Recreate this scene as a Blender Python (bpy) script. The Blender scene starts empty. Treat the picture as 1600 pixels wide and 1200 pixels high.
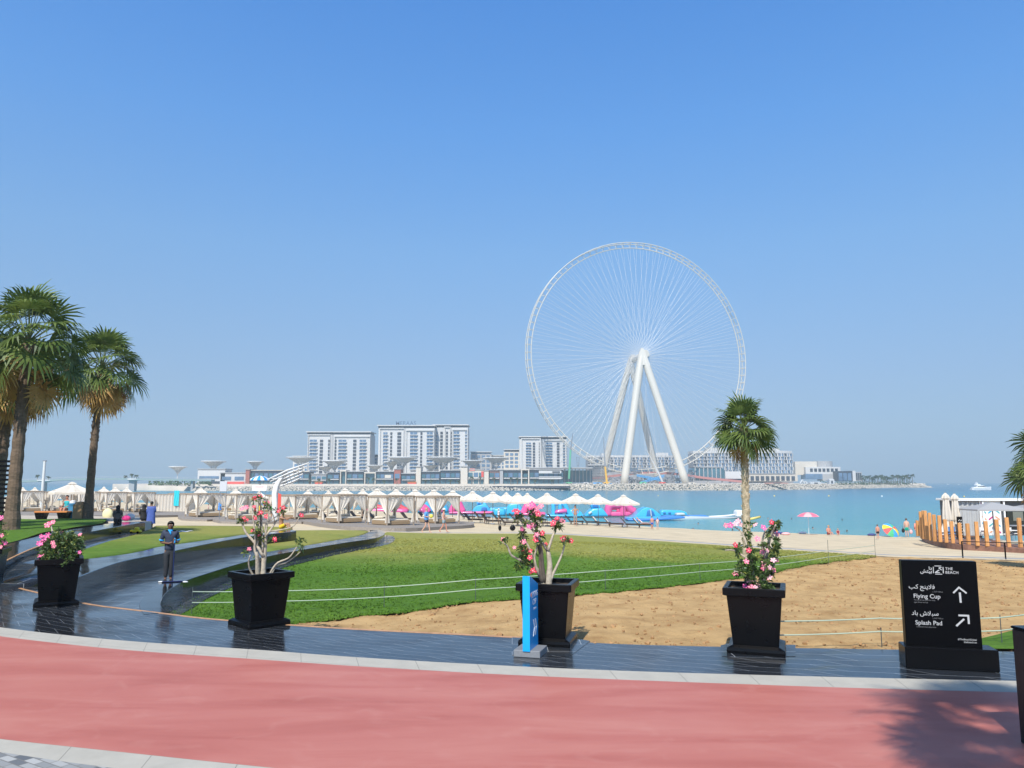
import bpy, bmesh, math, random
from math import sin, cos, pi, radians, sqrt, atan2
from mathutils import Vector, Matrix, noise
from mathutils.geometry import delaunay_2d_cdt
random.seed(7)
R = random.uniform
SC = bpy.context.scene
# ------------------------------------------------------------------ camera, sky, sun, exposure
CAMZ = 2.8; FPX = 1200.0; TH = math.atan(153/1200)
cd = bpy.data.cameras.new('camera'); cam = bpy.data.objects.new('camera', cd); SC.collection.objects.link(cam)
cam.location = (0, 0, CAMZ); cam.rotation_euler = (pi/2+TH, 0, 0)
cd.sensor_width = 36; cd.lens = 27.0; cd.clip_start = .1; cd.clip_end = 60000
SC.camera = cam
SUN_AZ = radians(-15); SUN_EL = radians(47)      # the sun stands behind the viewer, a little to the left
sd = Vector((sin(SUN_AZ)*cos(SUN_EL), -cos(SUN_AZ)*cos(SUN_EL), sin(SUN_EL)))
wd = bpy.data.worlds.new('World'); SC.world = wd; wd.use_nodes = True
nt = wd.node_tree; bg = nt.nodes['Background']
sky = nt.nodes.new('ShaderNodeTexSky'); sky.sky_type = 'NISHITA'; sky.sun_disc = False
sky.sun_elevation = SUN_EL; sky.sun_rotation = pi - SUN_AZ
sky.altitude = 0; sky.air_density = 1.0; sky.dust_density = 0.25; sky.ozone_density = 2.0
# the lowest degrees of the sky model are lifted so that the horizon stays blue, then graded by height
tcs = nt.nodes.new('ShaderNodeTexCoord'); sx = nt.nodes.new('ShaderNodeSeparateXYZ'); cx = nt.nodes.new('ShaderNodeCombineXYZ')
mz = nt.nodes.new('ShaderNodeMath'); mz.operation = 'MULTIPLY_ADD'; mz.inputs[1].default_value = .8; mz.inputs[2].default_value = .2
az = nt.nodes.new('ShaderNodeMath'); az.operation = 'MAXIMUM'; az.inputs[1].default_value = 0
nt.links.new(tcs.outputs['Generated'], sx.inputs[0]); nt.links.new(sx.outputs[2], az.inputs[0]); nt.links.new(az.outputs[0], mz.inputs[0])
nt.links.new(sx.outputs[0], cx.inputs[0]); nt.links.new(sx.outputs[1], cx.inputs[1]); nt.links.new(mz.outputs[0], cx.inputs[2]); nt.links.new(cx.outputs[0], sky.inputs[0])
GRADE = [(0, (1.05, 1.05, 1)), (1, (1.0, 1.05, 1.1)), (.06, (1.22, 1.2, 1.08)), (.13, (1.22, 1.3, 1.3)), (.29, (1.12, 1.58, 1.78)), (.43, (.78, 1.58, 2.14)), (.56, (.53, 1.45, 2.24)), (.68, (1, 1.1, 1.2))]
rampn = nt.nodes.new('ShaderNodeValToRGB'); er = rampn.color_ramp.elements
for i, (p_, c_) in enumerate(GRADE):
    e_ = er[i] if i < 2 else er.new(p_)
    e_.position = p_; e_.color = (*[k/3 for k in c_], 1)
rs = nt.nodes.new('ShaderNodeVectorMath'); rs.operation = 'SCALE'; rs.inputs['Scale'].default_value = 3
gm = nt.nodes.new('ShaderNodeVectorMath'); gm.operation = 'MULTIPLY'
nt.links.new(az.outputs[0], rampn.inputs[0]); nt.links.new(rampn.outputs[0], rs.inputs[0]); nt.links.new(rs.outputs[0], gm.inputs[0])
nt.links.new(sky.outputs[0], gm.inputs[1]); nt.links.new(gm.outputs[0], bg.inputs[0])
bg.inputs[1].default_value = 0.1
sl = bpy.data.lights.new('sun', 'SUN'); sl.energy = 4.6; sl.angle = radians(.53); sl.color = (1, .95, .87)
so = bpy.data.objects.new('sun', sl); SC.collection.objects.link(so)
so.rotation_euler = sd.to_track_quat('Z', 'Y').to_euler()
vs = SC.view_settings; vs.view_transform = 'Standard'; vs.look = 'None'; vs.gamma = 1; vs.exposure = 0.38
SC.cycles.max_bounces = 8; SC.cycles.transparent_max_bounces = 16; SC.cycles.volume_bounces = 1
SC.cycles.use_denoising = True
# ------------------------------------------------------------------ picture point -> place in the world
def ray(px, py):
    a = px-800; b = 600-py
    return Vector((a, FPX*cos(TH)-b*sin(TH), FPX*sin(TH)+b*cos(TH)))
def W(px, py, Y):
    d = ray(px, py); return Vector((d.x*Y/d.y, Y, CAMZ+d.z*Y/d.y))
def lerp(a, b, t): return a+(b-a)*t
PROF = [(-1e5, 0), (14, 0), (32, -.5), (46.5, -.65), (53, -.93), (102, -2.52), (106, -2.9), (114, -3.9), (140, -6), (1e6, -6)]
GY = [(-20, 26.0), (-13.6, 20.7), (-9.6, 17.5), (-6.3, 15.8), (-2.9, 14.6), (.2, 13.9), (8.5, 12.8)]
def T(x, y):
    u = y+.65*x
    if u > 60: u = 60+(u-60)*42/(42+min(40, .55*max(0, 24-x)))
    for (a, za), (b, zb) in zip(PROF, PROF[1:]):
        if u <= b: z = lerp(za, zb, (u-a)/(b-a)); break
    w = min(1, max(0, (3-x)/6))
    if w > 0 and u < 46:      # the bowl of the lawn falls off quickly beside the terraces
        gy = GY[0][1]
        for (a, ya), (b, yb) in zip(GY, GY[1:]):
            if x >= a: gy = lerp(ya, yb, min(1, (x-a)/(b-a)))
        s = min(1, max(0, (y-gy)/5)); z = min(z, -.55*w*s*(2-s))
    return z
def S0(x, y): return -.009*max(0, y-22)
def S1(x, y): return S0(x, y)+.47
def SA(x, y): return S0(x, y)+.5+.4*min(1, max(0, (y-22)/8))
def G(px, py, zf=T):
    """the point of the surface zf seen at the picture point"""
    if not callable(zf):
        z0 = zf; zf = lambda x, y: z0
    d = ray(px, py); d = d/d.y
    y = 2.0; st = .25
    while y < 900:
        p = Vector((d.x*y, y, CAMZ+d.z*y))
        if p.z <= zf(p.x, p.y): break
        y += st*(1+y*.02)
    lo, hi = y-st*(1+y*.02)*1.1, y
    for _ in range(30):
        m = (lo+hi)/2
        if CAMZ+d.z*m <= zf(d.x*m, m): hi = m
        else: lo = m
    return Vector((d.x*hi, hi, CAMZ+d.z*hi))
def smooth(pts, n=6, closed=False):
    out = []; L = len(pts)
    rng = range(L) if closed else range(L-1)
    for i in rng:
        p0 = pts[(i-1) % L] if closed or i > 0 else pts[i]*2-pts[i+1]
        p1 = pts[i]; p2 = pts[(i+1) % L]
        p3 = pts[(i+2) % L] if closed or i+2 < L else p2*2-p1
        for k in range(n):
            t = k/n
            out.append(.5*((2*p1)+(p2-p0)*t+(2*p0-5*p1+4*p2-p3)*t*t+(3*p1-p0-3*p2+p3)*t**3))
    if not closed: out.append(pts[-1].copy())
    return out
# ------------------------------------------------------------------ materials
MATS = {}
def mat(name, col, rough=.6, var=0.0, vscale=4.0, bump=0.0, bscale=30.0, metal=0.0, spec=.5, coat=0.0, col2=None, trans=0.0, stretch=None, detail=4, sub=0.0, sheen=0):
    if name in MATS: return MATS[name]
    m = bpy.data.materials.new(name); m.use_nodes = True; t = m.node_tree; N = t.nodes; b = N['Principled BSDF']
    b.inputs['Base Color'].default_value = (*col, 1); b.inputs['Roughness'].default_value = rough
    b.inputs['Metallic'].default_value = metal; b.inputs['Specular IOR Level'].default_value = spec
    b.inputs['Coat Weight'].default_value = coat; b.inputs['Coat Roughness'].default_value = .06
    b.inputs['Transmission Weight'].default_value = trans
    tc = N.new('ShaderNodeTexCoord'); src = tc.outputs['Object']
    if stretch:
        mp = N.new('ShaderNodeMapping'); mp.inputs['Scale'].default_value = stretch; t.links.new(src, mp.inputs[0]); src = mp.outputs[0]
    if var or col2:
        nz = N.new('ShaderNodeTexNoise'); nz.inputs['Scale'].default_value = vscale; nz.inputs['Detail'].default_value = detail
        t.links.new(src, nz.inputs['Vector'])
        mx = N.new('ShaderNodeMix'); mx.data_type = 'RGBA'
        rp = N.new('ShaderNodeMapRange'); rp.inputs[1].default_value = .3; rp.inputs[2].default_value = .7
        t.links.new(nz.outputs[0], rp.inputs[0]); t.links.new(rp.outputs[0], mx.inputs[0])
        c2 = col2 or tuple(min(1, c*(1+var)) for c in col); c1 = col if col2 else tuple(c*(1-var) for c in col)
        mx.inputs[6].default_value = (*c1, 1); mx.inputs[7].default_value = (*c2, 1)
        t.links.new(mx.outputs[2], b.inputs['Base Color'])
    if bump:
        n2 = N.new('ShaderNodeTexNoise'); n2.inputs['Scale'].default_value = bscale; n2.inputs['Detail'].default_value = 5
        t.links.new(src, n2.inputs['Vector'])
        bp = N.new('ShaderNodeBump'); bp.inputs['Strength'].default_value = bump; bp.inputs['Distance'].default_value = .02
        t.links.new(n2.outputs[0], bp.inputs['Height']); t.links.new(bp.outputs[0], b.inputs['Normal'])
    MATS[name] = m; return m
def leafmat(name, c1, c2, trans=.25, vscale=3.0, rough=.5):
    if name in MATS: return MATS[name]
    m = mat(name, c1, rough, col2=c2, vscale=vscale); t = m.node_tree; N = t.nodes; b = N['Principled BSDF']
    tr = N.new('ShaderNodeBsdfTranslucent'); ms = N.new('ShaderNodeMixShader'); ms.inputs[0].default_value = trans
    t.links.new(b.inputs['Base Color'].links[0].from_socket, tr.inputs[0])
    t.links.new(b.outputs[0], ms.inputs[1]); t.links.new(tr.outputs[0], ms.inputs[2]); t.links.new(ms.outputs[0], N['Material Output'].inputs[0])
    return m
# ------------------------------------------------------------------ mesh builder
class MB:
    def __init__(s): s.v = []; s.f = []; s.m = []; s.uv = {}; s.M = None; s.mi = 0
    def add(s, vs, fs, uvs=None):
        o = len(s.v)
        for p in vs:
            p = Vector(p); s.v.append(s.M @ p if s.M else p)
        for k, f in enumerate(fs):
            if uvs: s.uv[len(s.f)] = uvs[k]
            s.f.append([o+i for i in f]); s.m.append(s.mi)
        return s
    def box(s, c, d, rot=0, M=None):
        x, y, z = d[0]/2, d[1]/2, d[2]/2
        vs = [Vector((a*x, b*y, e*z)) for a in (-1, 1) for b in (-1, 1) for e in (-1, 1)]
        m = Matrix.Rotation(rot, 3, 'Z') if M is None else M
        s.add([m @ p+Vector(c) for p in vs], [(0, 1, 3, 2), (4, 6, 7, 5), (0, 4, 5, 1), (2, 3, 7, 6), (0, 2, 6, 4), (1, 5, 7, 3)]); return s
    def bbox(s, c, d, bev=.02, rot=0):
        """box with chamfered vertical and top edges"""
        x, y, z = d[0]/2, d[1]/2, d[2]/2; rings = []
        def ring(hx, hy, zz, b):
            return [Vector(p) for p in ((-hx+b, -hy, zz), (hx-b, -hy, zz), (hx, -hy+b, zz), (hx, hy-b, zz), (hx-b, hy, zz), (-hx+b, hy, zz), (-hx, hy-b, zz), (-hx, -hy+b, zz))]
        m = Matrix.Rotation(rot, 3, 'Z'); C = Vector(c)
        for rr in (ring(x-bev, y-bev, -z, bev), ring(x, y, -z+bev, bev), ring(x, y, z-bev, bev), ring(x-bev, y-bev, z, bev)): rings.append([m @ p+C for p in rr])
        s.loft(rings, True, True); return s
    def loft(s, rings, closed=True, caps=True, wrap=False):
        n = len(rings[0]); vs = [p for r in rings for p in r]; fs = []
        nr = len(rings)
        for i in range(nr if wrap else nr-1):
            a = i*n; b = ((i+1) % nr)*n
            for j in range(n if closed else n-1):
                k = (j+1) % n; fs.append((a+j, a+k, b+k, b+j))
        if caps and not wrap: fs.append(tuple(range(n))[::-1]); fs.append(tuple((nr-1)*n+j for j in range(n)))
        s.add(vs, fs); return s
    def tube(s, pts, r, n=8, caps=True, wrap=False, flat=1.0):
        pts = [Vector(p) for p in pts]; L = len(pts); rr = r if isinstance(r, (list, tuple)) else [r]*L
        rings = []; up = None
        for i, p in enumerate(pts):
            a = pts[(i-1) % L] if (wrap or i > 0) else p; b = pts[(i+1) % L] if (wrap or i < L-1) else p
            t = (b-a).normalized() if (b-a).length > 1e-9 else Vector((0, 0, 1))
            if up is None:
                up = Vector((0, 0, 1)) if abs(t.z) < .9 else Vector((0, 1, 0))
            e = t.cross(up)
            if e.length < 1e-4: e = t.cross(Vector((1, 0, .1)))
            e.normalize(); f = e.cross(t).normalized(); up = f
            rings.append([p+(e*cos(q)+f*sin(q)*flat)*rr[i] for q in (2*pi*k/n for k in range(n))])
        s.loft(rings, True, caps, wrap); return s
    def cyl(s, p, q, r, n=8, r2=None): return s.tube([p, q], [r, r if r2 is None else r2], n)
    def lathe(s, prof, n=12, c=(0, 0, 0), sx=1, sy=1, caps=True):
        c = Vector(c); s.loft([[c+Vector((r*cos(2*pi*k/n)*sx, r*sin(2*pi*k/n)*sy, z)) for k in range(n)] for r, z in prof], True, caps); return s
    def ball(s, c, r, n=8, m=6):
        rx, ry, rz = r if isinstance(r, (tuple, list)) else (r, r, r); c = Vector(c)
        s.loft([[c+Vector((rx*sin(a)*cos(2*pi*k/n), ry*sin(a)*sin(2*pi*k/n), -rz*cos(a))) for k in range(n)] for a in (pi*(i+.02)/(m+.04) for i in range(m+1))], True, True); return s
    def prism(s, poly, depth, axis='y', c=(0, 0, 0)):
        """2D outline (x,z) extruded along y by depth, centred"""
        c = Vector(c); n = len(poly)
        a = [c+Vector((p[0], -depth/2, p[1])) for p in poly]; b = [c+Vector((p[0], depth/2, p[1])) for p in poly]
        s.add(a+b, [tuple(range(n)), tuple(range(2*n-1, n-1, -1))]+[(i, i+n, (i+1) % n+n, (i+1) % n) for i in range(n)]); return s
    def mesh(s, name, mats, sm=False):
        me = bpy.data.meshes.new(name); me.from_pydata([tuple(v) for v in s.v], [], s.f)
        for m in (mats if isinstance(mats, (list, tuple)) else [mats]): me.materials.append(m)
        if any(s.m): me.polygons.foreach_set('material_index', s.m)
        if s.uv:
            l = me.uv_layers.new(name='UVMap').data
            for i, p in enumerate(me.polygons):
                if i in s.uv:
                    for k, li in enumerate(p.loop_indices): l[li].uv = s.uv[i][k]
        bm = bmesh.new(); bm.from_mesh(me)
        if not s.uv: bmesh.ops.recalc_face_normals(bm, faces=bm.faces)
        bm.to_mesh(me); bm.free()
        if sm: me.polygons.foreach_set('use_smooth', [True]*len(me.polygons))
        me.update(); return me
    def build(s, name, mats, parent=None, sm=False, loc=None, **kw):
        o = bpy.data.objects.new(name, s.mesh(name, mats, sm)); SC.collection.objects.link(o)
        if parent: o.parent = parent
        if loc is not None: o.location = loc
        if kw: tag(o, **kw)
        return o
def tag(o, label=None, cat=None, group=None, kind=None):
    if label: o['label'] = label
    if cat: o['category'] = cat
    if group: o['group'] = group
    if kind: o['kind'] = kind
    return o
def thing(name, loc, label, cat, group=None, rz=0, sc=None):
    o = bpy.data.objects.new(name, None); SC.collection.objects.link(o); o.location = loc; o.rotation_euler = (0, 0, rz); o.empty_display_size = .2
    if sc: o.scale = (sc, sc, sc) if not isinstance(sc, tuple) else sc
    return tag(o, label, cat, group)
def dup(root, loc, rz=0, label=None, sc=None, group=None):
    def cp(o, par):
        c = o.copy(); SC.collection.objects.link(c); c.parent = par
        for ch in list(KIDS.get(o.name, [])): KIDS.setdefault(c.name, []).append(cp(ch, c))
        return c
    if root.name not in KIDS: index(root)
    r = cp(root, None); r.location = loc; r.rotation_euler = (0, 0, rz)
    if label: r['label'] = label
    if group: r['group'] = group
    if sc: r.scale = (sc, sc, sc) if not isinstance(sc, tuple) else sc
    return r
KIDS = {}
def index(root):
    for ch in root.children: index(ch)
    KIDS[root.name] = list(root.children)
def sheet(name, poly, zf, mats, spacing=1.0, dz=0.0, rough=0.0, nsc=1.0, skirt=0, kind='structure', jit=.3):
    """ground sheet over a polygon, following zf; rough adds relief"""
    P = [Vector((p[0], p[1])) for p in poly]; n = len(P)
    xs = [p.x for p in P]; ys = [p.y for p in P]; pts = list(P)
    def inside(x, y):
        c = False; j = n-1
        for i in range(n):
            if (P[i].y > y) != (P[j].y > y) and x < (P[j].x-P[i].x)*(y-P[i].y)/(P[j].y-P[i].y)+P[i].x: c = not c
            j = i
        return c
    x = min(xs)
    while x < max(xs):
        y = min(ys)
        while y < max(ys):
            a, b = x+R(-jit, jit)*spacing, y+R(-jit, jit)*spacing
            if inside(a, b): pts.append(Vector((a, b)))
            y += spacing
        x += spacing
    vo, eo, fo, *_ = delaunay_2d_cdt(pts, [], [list(range(n))], 1, 1e-4)
    vs = []
    for p in vo:
        z = zf(p.x, p.y)+dz
        if rough: z += rough*(noise.fractal(Vector((p.x*nsc, p.y*nsc, 3.1)), 1, 2, 3))
        vs.append(Vector((p.x, p.y, z)))
    b = MB(); b.add(vs, fo)
    me = b.mesh(name, mats, sm=True)
    bm = bmesh.new(); bm.from_mesh(me)
    for f in bm.faces:
        if f.normal.z < 0: f.normal_flip()
    if skirt:
        ed = [e for e in bm.edges if len(e.link_faces) == 1]
        r = bmesh.ops.extrude_edge_only(bm, edges=ed)
        for v in r['geom']:
            if isinstance(v, bmesh.types.BMVert): v.co.z -= skirt
    bm.to_mesh(me); bm.free()
    o = bpy.data.objects.new(name, me); SC.collection.objects.link(o); o['kind'] = kind
    return o
def ribbon(name, A, B, mats, nv=1, dz=0, z=None, zf=None, kind='structure'):
    """strip between two polylines of equal length, uv in metres (along, across)"""
    b = MB(); n = len(A); s = 0; rows = []; ss = []
    for i in range(n):
        if i: s += ((A[i]+B[i])/2-(A[i-1]+B[i-1])/2).length
        ss.append(s); row = []
        for k in range(nv+1):
            p = A[i].lerp(B[i], k/nv); p.z = (zf(p.x, p.y) if zf else (z if z is not None else p.z))+dz
            row.append(p)
        rows.append(row)
    for i in range(n-1):
        for k in range(nv):
            q = [rows[i][k], rows[i+1][k], rows[i+1][k+1], rows[i][k+1]]
            w0 = (A[i]-B[i]).length; w1 = (A[i+1]-B[i+1]).length
            uv = [(ss[i], w0*k/nv), (ss[i+1], w1*k/nv), (ss[i+1], w1*(k+1)/nv), (ss[i], w0*(k+1)/nv)]
            if (q[1]-q[0]).cross(q[2]-q[0]).z < 0: q = q[::-1]; uv = uv[::-1]
            b.add(q, [(0, 1, 2, 3)], [uv])
    o = b.build(name, mats); o['kind'] = kind; return o
def resample(pts, n):
    d = [0]
    for a, c in zip(pts, pts[1:]): d.append(d[-1]+(c-a).length)
    out = []; j = 0
    for i in range(n):
        s = d[-1]*i/(n-1)
        while j < len(d)-2 and d[j+1] < s: j += 1
        out.append(pts[j].lerp(pts[j+1], (s-d[j])/max(1e-9, d[j+1]-d[j])))
    return out
ORD = 'first second third fourth fifth sixth seventh eighth ninth tenth eleventh twelfth thirteenth fourteenth fifteenth sixteenth seventeenth eighteenth nineteenth twentieth'.split()
ORD += ['twenty-'+w for w in ORD[:9]]+['thirtieth']+['thirty-'+w for w in ORD[:9]]+['fortieth']+['forty-'+w for w in ORD[:9]]+['fiftieth']
# ================================================================== setting: ground
def nodes(m): return m.node_tree, m.node_tree.nodes, m.node_tree.nodes['Principled BSDF']
# polished wet granite tiles
def granite(name, tiles=True, bw=1.2, rh=.6, mortar=(.33, .35, .37), uv=True, rough=.13):
    m = bpy.data.materials.new(name); m.use_nodes = True; t, N, b = nodes(m)
    tc = N.new('ShaderNodeTexCoord'); src = tc.outputs['UV' if uv else 'Object']
    nz = N.new('ShaderNodeTexNoise'); nz.inputs['Scale'].default_value = 1.1; nz.inputs['Detail'].default_value = 2; t.links.new(tc.outputs['Object'], nz.inputs[0])
    n3 = N.new('ShaderNodeTexNoise'); n3.inputs['Scale'].default_value = 30; t.links.new(tc.outputs['Object'], n3.inputs[0])
    r1 = N.new('ShaderNodeMapRange'); r1.inputs[1].default_value = .35; r1.inputs[2].default_value = .7; r1.inputs[3].default_value = rough*.7; r1.inputs[4].default_value = rough*2.0
    t.links.new(nz.outputs[0], r1.inputs[0]); t.links.new(r1.outputs[0], b.inputs['Roughness'])
    mx = N.new('ShaderNodeMix'); mx.data_type = 'RGBA'; mx.inputs[6].default_value = (.009, .011, .014, 1); mx.inputs[7].default_value = (.028, .032, .038, 1)
    t.links.new(n3.outputs[0], mx.inputs[0]); col = mx.outputs[2]
    bp = N.new('ShaderNodeBump'); bp.inputs['Strength'].default_value = .15; bp.inputs['Distance'].default_value = .004
    if tiles:
        br = N.new('ShaderNodeTexBrick'); br.inputs['Scale'].default_value = 1; br.inputs['Brick Width'].default_value = bw; br.inputs['Row Height'].default_value = rh
        br.inputs['Mortar Size'].default_value = .007; br.inputs['Mortar Smooth'].default_value = .1; br.inputs['Mortar'].default_value = (*mortar, 1)
        br.inputs['Color1'].default_value = (.9, .9, .9, 1); br.inputs['Color2'].default_value = (1.7, 1.7, 1.7, 1); br.inputs['Bias'].default_value = -.2
        t.links.new(src, br.inputs['Vector'])
        mu = N.new('ShaderNodeMix'); mu.data_type = 'RGBA'; mu.blend_type = 'MULTIPLY'; mu.inputs[0].default_value = 1
        t.links.new(col, mu.inputs[6]); t.links.new(br.outputs['Color'], mu.inputs[7])
        m2 = N.new('ShaderNodeMix'); m2.data_type = 'RGBA'; m2.inputs[7].default_value = (*mortar, 1)
        t.links.new(br.outputs['Fac'], m2.inputs[0]); t.links.new(mu.outputs[2], m2.inputs[6]); col = m2.outputs[2]
        t.links.new(nz.outputs[0], bp.inputs['Height'])
    else: t.links.new(nz.outputs[0], bp.inputs['Height'])
    t.links.new(bp.outputs[0], b.inputs['Normal']); t.links.new(col, b.inputs['Base Color']); return m
M_gran = granite('granite_tiles'); M_gran2 = granite('granite_paving_obj', uv=False); M_granw = granite('granite_wall', False, rough=.09)
for e_ in M_granw.node_tree.nodes:
    if e_.type == 'MIX': e_.inputs[6].default_value = (.005, .007, .008, 1); e_.inputs[7].default_value = (.013, .017, .019, 1)
M_granw.node_tree.nodes['Principled BSDF'].inputs['Specular IOR Level'].default_value = .35
def conc(name, c, joint=True, bw=1.0, rh=.6):
    m = bpy.data.materials.new(name); m.use_nodes = True; t, N, b = nodes(m); tc = N.new('ShaderNodeTexCoord')
    nz = N.new('ShaderNodeTexNoise'); nz.inputs['Scale'].default_value = 2.2; nz.inputs['Detail'].default_value = 8; nz.inputs['Roughness'].default_value = .65; t.links.new(tc.outputs['Object'], nz.inputs[0])
    mx = N.new('ShaderNodeMix'); mx.data_type = 'RGBA'; mx.inputs[6].default_value = (*[k*.72 for k in c], 1); mx.inputs[7].default_value = (*[k*1.15 for k in c], 1)
    t.links.new(nz.outputs[0], mx.inputs[0]); col = mx.outputs[2]
    if joint:
        br = N.new('ShaderNodeTexBrick'); br.inputs['Scale'].default_value = 1; br.inputs['Brick Width'].default_value = bw; br.inputs['Row Height'].default_value = rh; br.offset = 0
        br.inputs['Mortar Size'].default_value = .005; t.links.new(tc.outputs['UV'], br.inputs['Vector'])
        m2 = N.new('ShaderNodeMix'); m2.data_type = 'RGBA'; m2.inputs[7].default_value = (*[k*.45 for k in c], 1); t.links.new(br.outputs['Fac'], m2.inputs[0]); t.links.new(col, m2.inputs[6]); col = m2.outputs[2]
    t.links.new(col, b.inputs['Base Color']); b.inputs['Roughness'].default_value = .7
    bp = N.new('ShaderNodeBump'); bp.inputs['Strength'].default_value = .3; bp.inputs['Distance'].default_value = .004; t.links.new(nz.outputs[0], bp.inputs['Height']); t.links.new(bp.outputs[0], b.inputs['Normal']); return m
M_kerb = conc('grey_kerb', (.47,.44,.37))
# the rubber track: worn red with darker swept streaks
M_track = bpy.data.materials.new('red_track'); M_track.use_nodes = True
t, N, b = nodes(M_track); tc = N.new('ShaderNodeTexCoord'); mp = N.new('ShaderNodeMapping'); mp.inputs['Scale'].default_value = (.35, 1.6, 1); mp.inputs['Rotation'].default_value = (0, 0, .12)
t.links.new(tc.outputs['Object'], mp.inputs[0])
n1 = N.new('ShaderNodeTexNoise'); n1.inputs['Scale'].default_value = .9; n1.inputs['Detail'].default_value = 7; n1.inputs['Roughness'].default_value = .6; n1.inputs['Distortion'].default_value = .6; t.links.new(mp.outputs[0], n1.inputs[0])
cr = N.new('ShaderNodeValToRGB'); e = cr.color_ramp.elements; e[0].position = .3; e[0].color = (.40, .115, .085, 1); e[1].position = .72; e[1].color = (.52, .20, .155, 1)
k = cr.color_ramp.elements.new(.48); k.color = (.465, .15, .115, 1); t.links.new(n1.outputs[0], cr.inputs[0])
n2 = N.new('ShaderNodeTexNoise'); n2.inputs['Scale'].default_value = 240; t.links.new(tc.outputs['Object'], n2.inputs[0])
mu = N.new('ShaderNodeMix'); mu.data_type = 'RGBA'; mu.blend_type = 'OVERLAY'; mu.inputs[0].default_value = .35; t.links.new(cr.outputs[0], mu.inputs[6]); t.links.new(n2.outputs[0], mu.inputs[7])
n4 = N.new('ShaderNodeTexNoise'); n4.inputs['Scale'].default_value = 5; n4.inputs['Detail'].default_value = 10; n4.inputs['Roughness'].default_value = .75; mp4 = N.new('ShaderNodeMapping'); mp4.inputs['Scale'].default_value = (.3, 1.4, 1); mp4.inputs['Rotation'].default_value = (0, 0, -.35); t.links.new(tc.outputs['Object'], mp4.inputs[0]); t.links.new(mp4.outputs[0], n4.inputs[0])
r4 = N.new('ShaderNodeMapRange'); r4.inputs[1].default_value = .58; r4.inputs[2].default_value = .72; r4.inputs[4].default_value = .38; t.links.new(n4.outputs[0], r4.inputs[0])
m4 = N.new('ShaderNodeMix'); m4.data_type = 'RGBA'; m4.inputs[7].default_value = (.34, .115, .09, 1); t.links.new(r4.outputs[0], m4.inputs[0]); t.links.new(mu.outputs[2], m4.inputs[6])
n5 = N.new('ShaderNodeTexNoise'); n5.inputs['Scale'].default_value = 1.7; n5.inputs['Detail'].default_value = 8; n5.inputs['Distortion'].default_value = 1.5; t.links.new(tc.outputs['Object'], n5.inputs[0]); r5 = N.new('ShaderNodeMapRange'); r5.inputs[1].default_value = .56; r5.inputs[2].default_value = .75; r5.inputs[4].default_value = .22; t.links.new(n5.outputs[0], r5.inputs[0])
m5 = N.new('ShaderNodeMix'); m5.data_type = 'RGBA'; m5.inputs[7].default_value = (.60, .30, .24, 1); t.links.new(r5.outputs[0], m5.inputs[0]); t.links.new(m4.outputs[2], m5.inputs[6])
t.links.new(m5.outputs[2], b.inputs['Base Color']); b.inputs['Roughness'].default_value = .55; b.inputs['Specular IOR Level'].default_value = .4
bp = N.new('ShaderNodeBump'); bp.inputs['Strength'].default_value = .5; bp.inputs['Distance'].default_value = .003; t.links.new(n2.outputs[0], bp.inputs['Height']); t.links.new(bp.outputs[0], b.inputs['Normal'])
# cobbles
M_cob = bpy.data.materials.new('cobbles'); M_cob.use_nodes = True
t, N, b = nodes(M_cob); tc = N.new('ShaderNodeTexCoord'); mp = N.new('ShaderNodeMapping'); mp.inputs['Rotation'].default_value = (0, 0, .55); t.links.new(tc.outputs['Object'], mp.inputs[0])
br = N.new('ShaderNodeTexBrick'); br.inputs['Scale'].default_value = 1; br.inputs['Brick Width'].default_value = .2; br.inputs['Row Height'].default_value = .1; br.inputs['Mortar Size'].default_value = .006
br.inputs['Color1'].default_value = (.11, .12, .13, 1); br.inputs['Color2'].default_value = (.42, .42, .40, 1); br.inputs['Mortar'].default_value = (.2, .19, .17, 1); t.links.new(mp.outputs[0], br.inputs[0]); t.links.new(br.outputs[0], b.inputs['Base Color']); b.inputs['Roughness'].default_value = .7
bp = N.new('ShaderNodeBump'); bp.invert = True; bp.inputs['Distance'].default_value = .006; t.links.new(br.outputs['Fac'], bp.inputs['Height']); t.links.new(bp.outputs[0], b.inputs['Normal'])
M_gold = mat('sandstone_edging', (.50, .27, .13), .5, var=.2, vscale=8)
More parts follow.
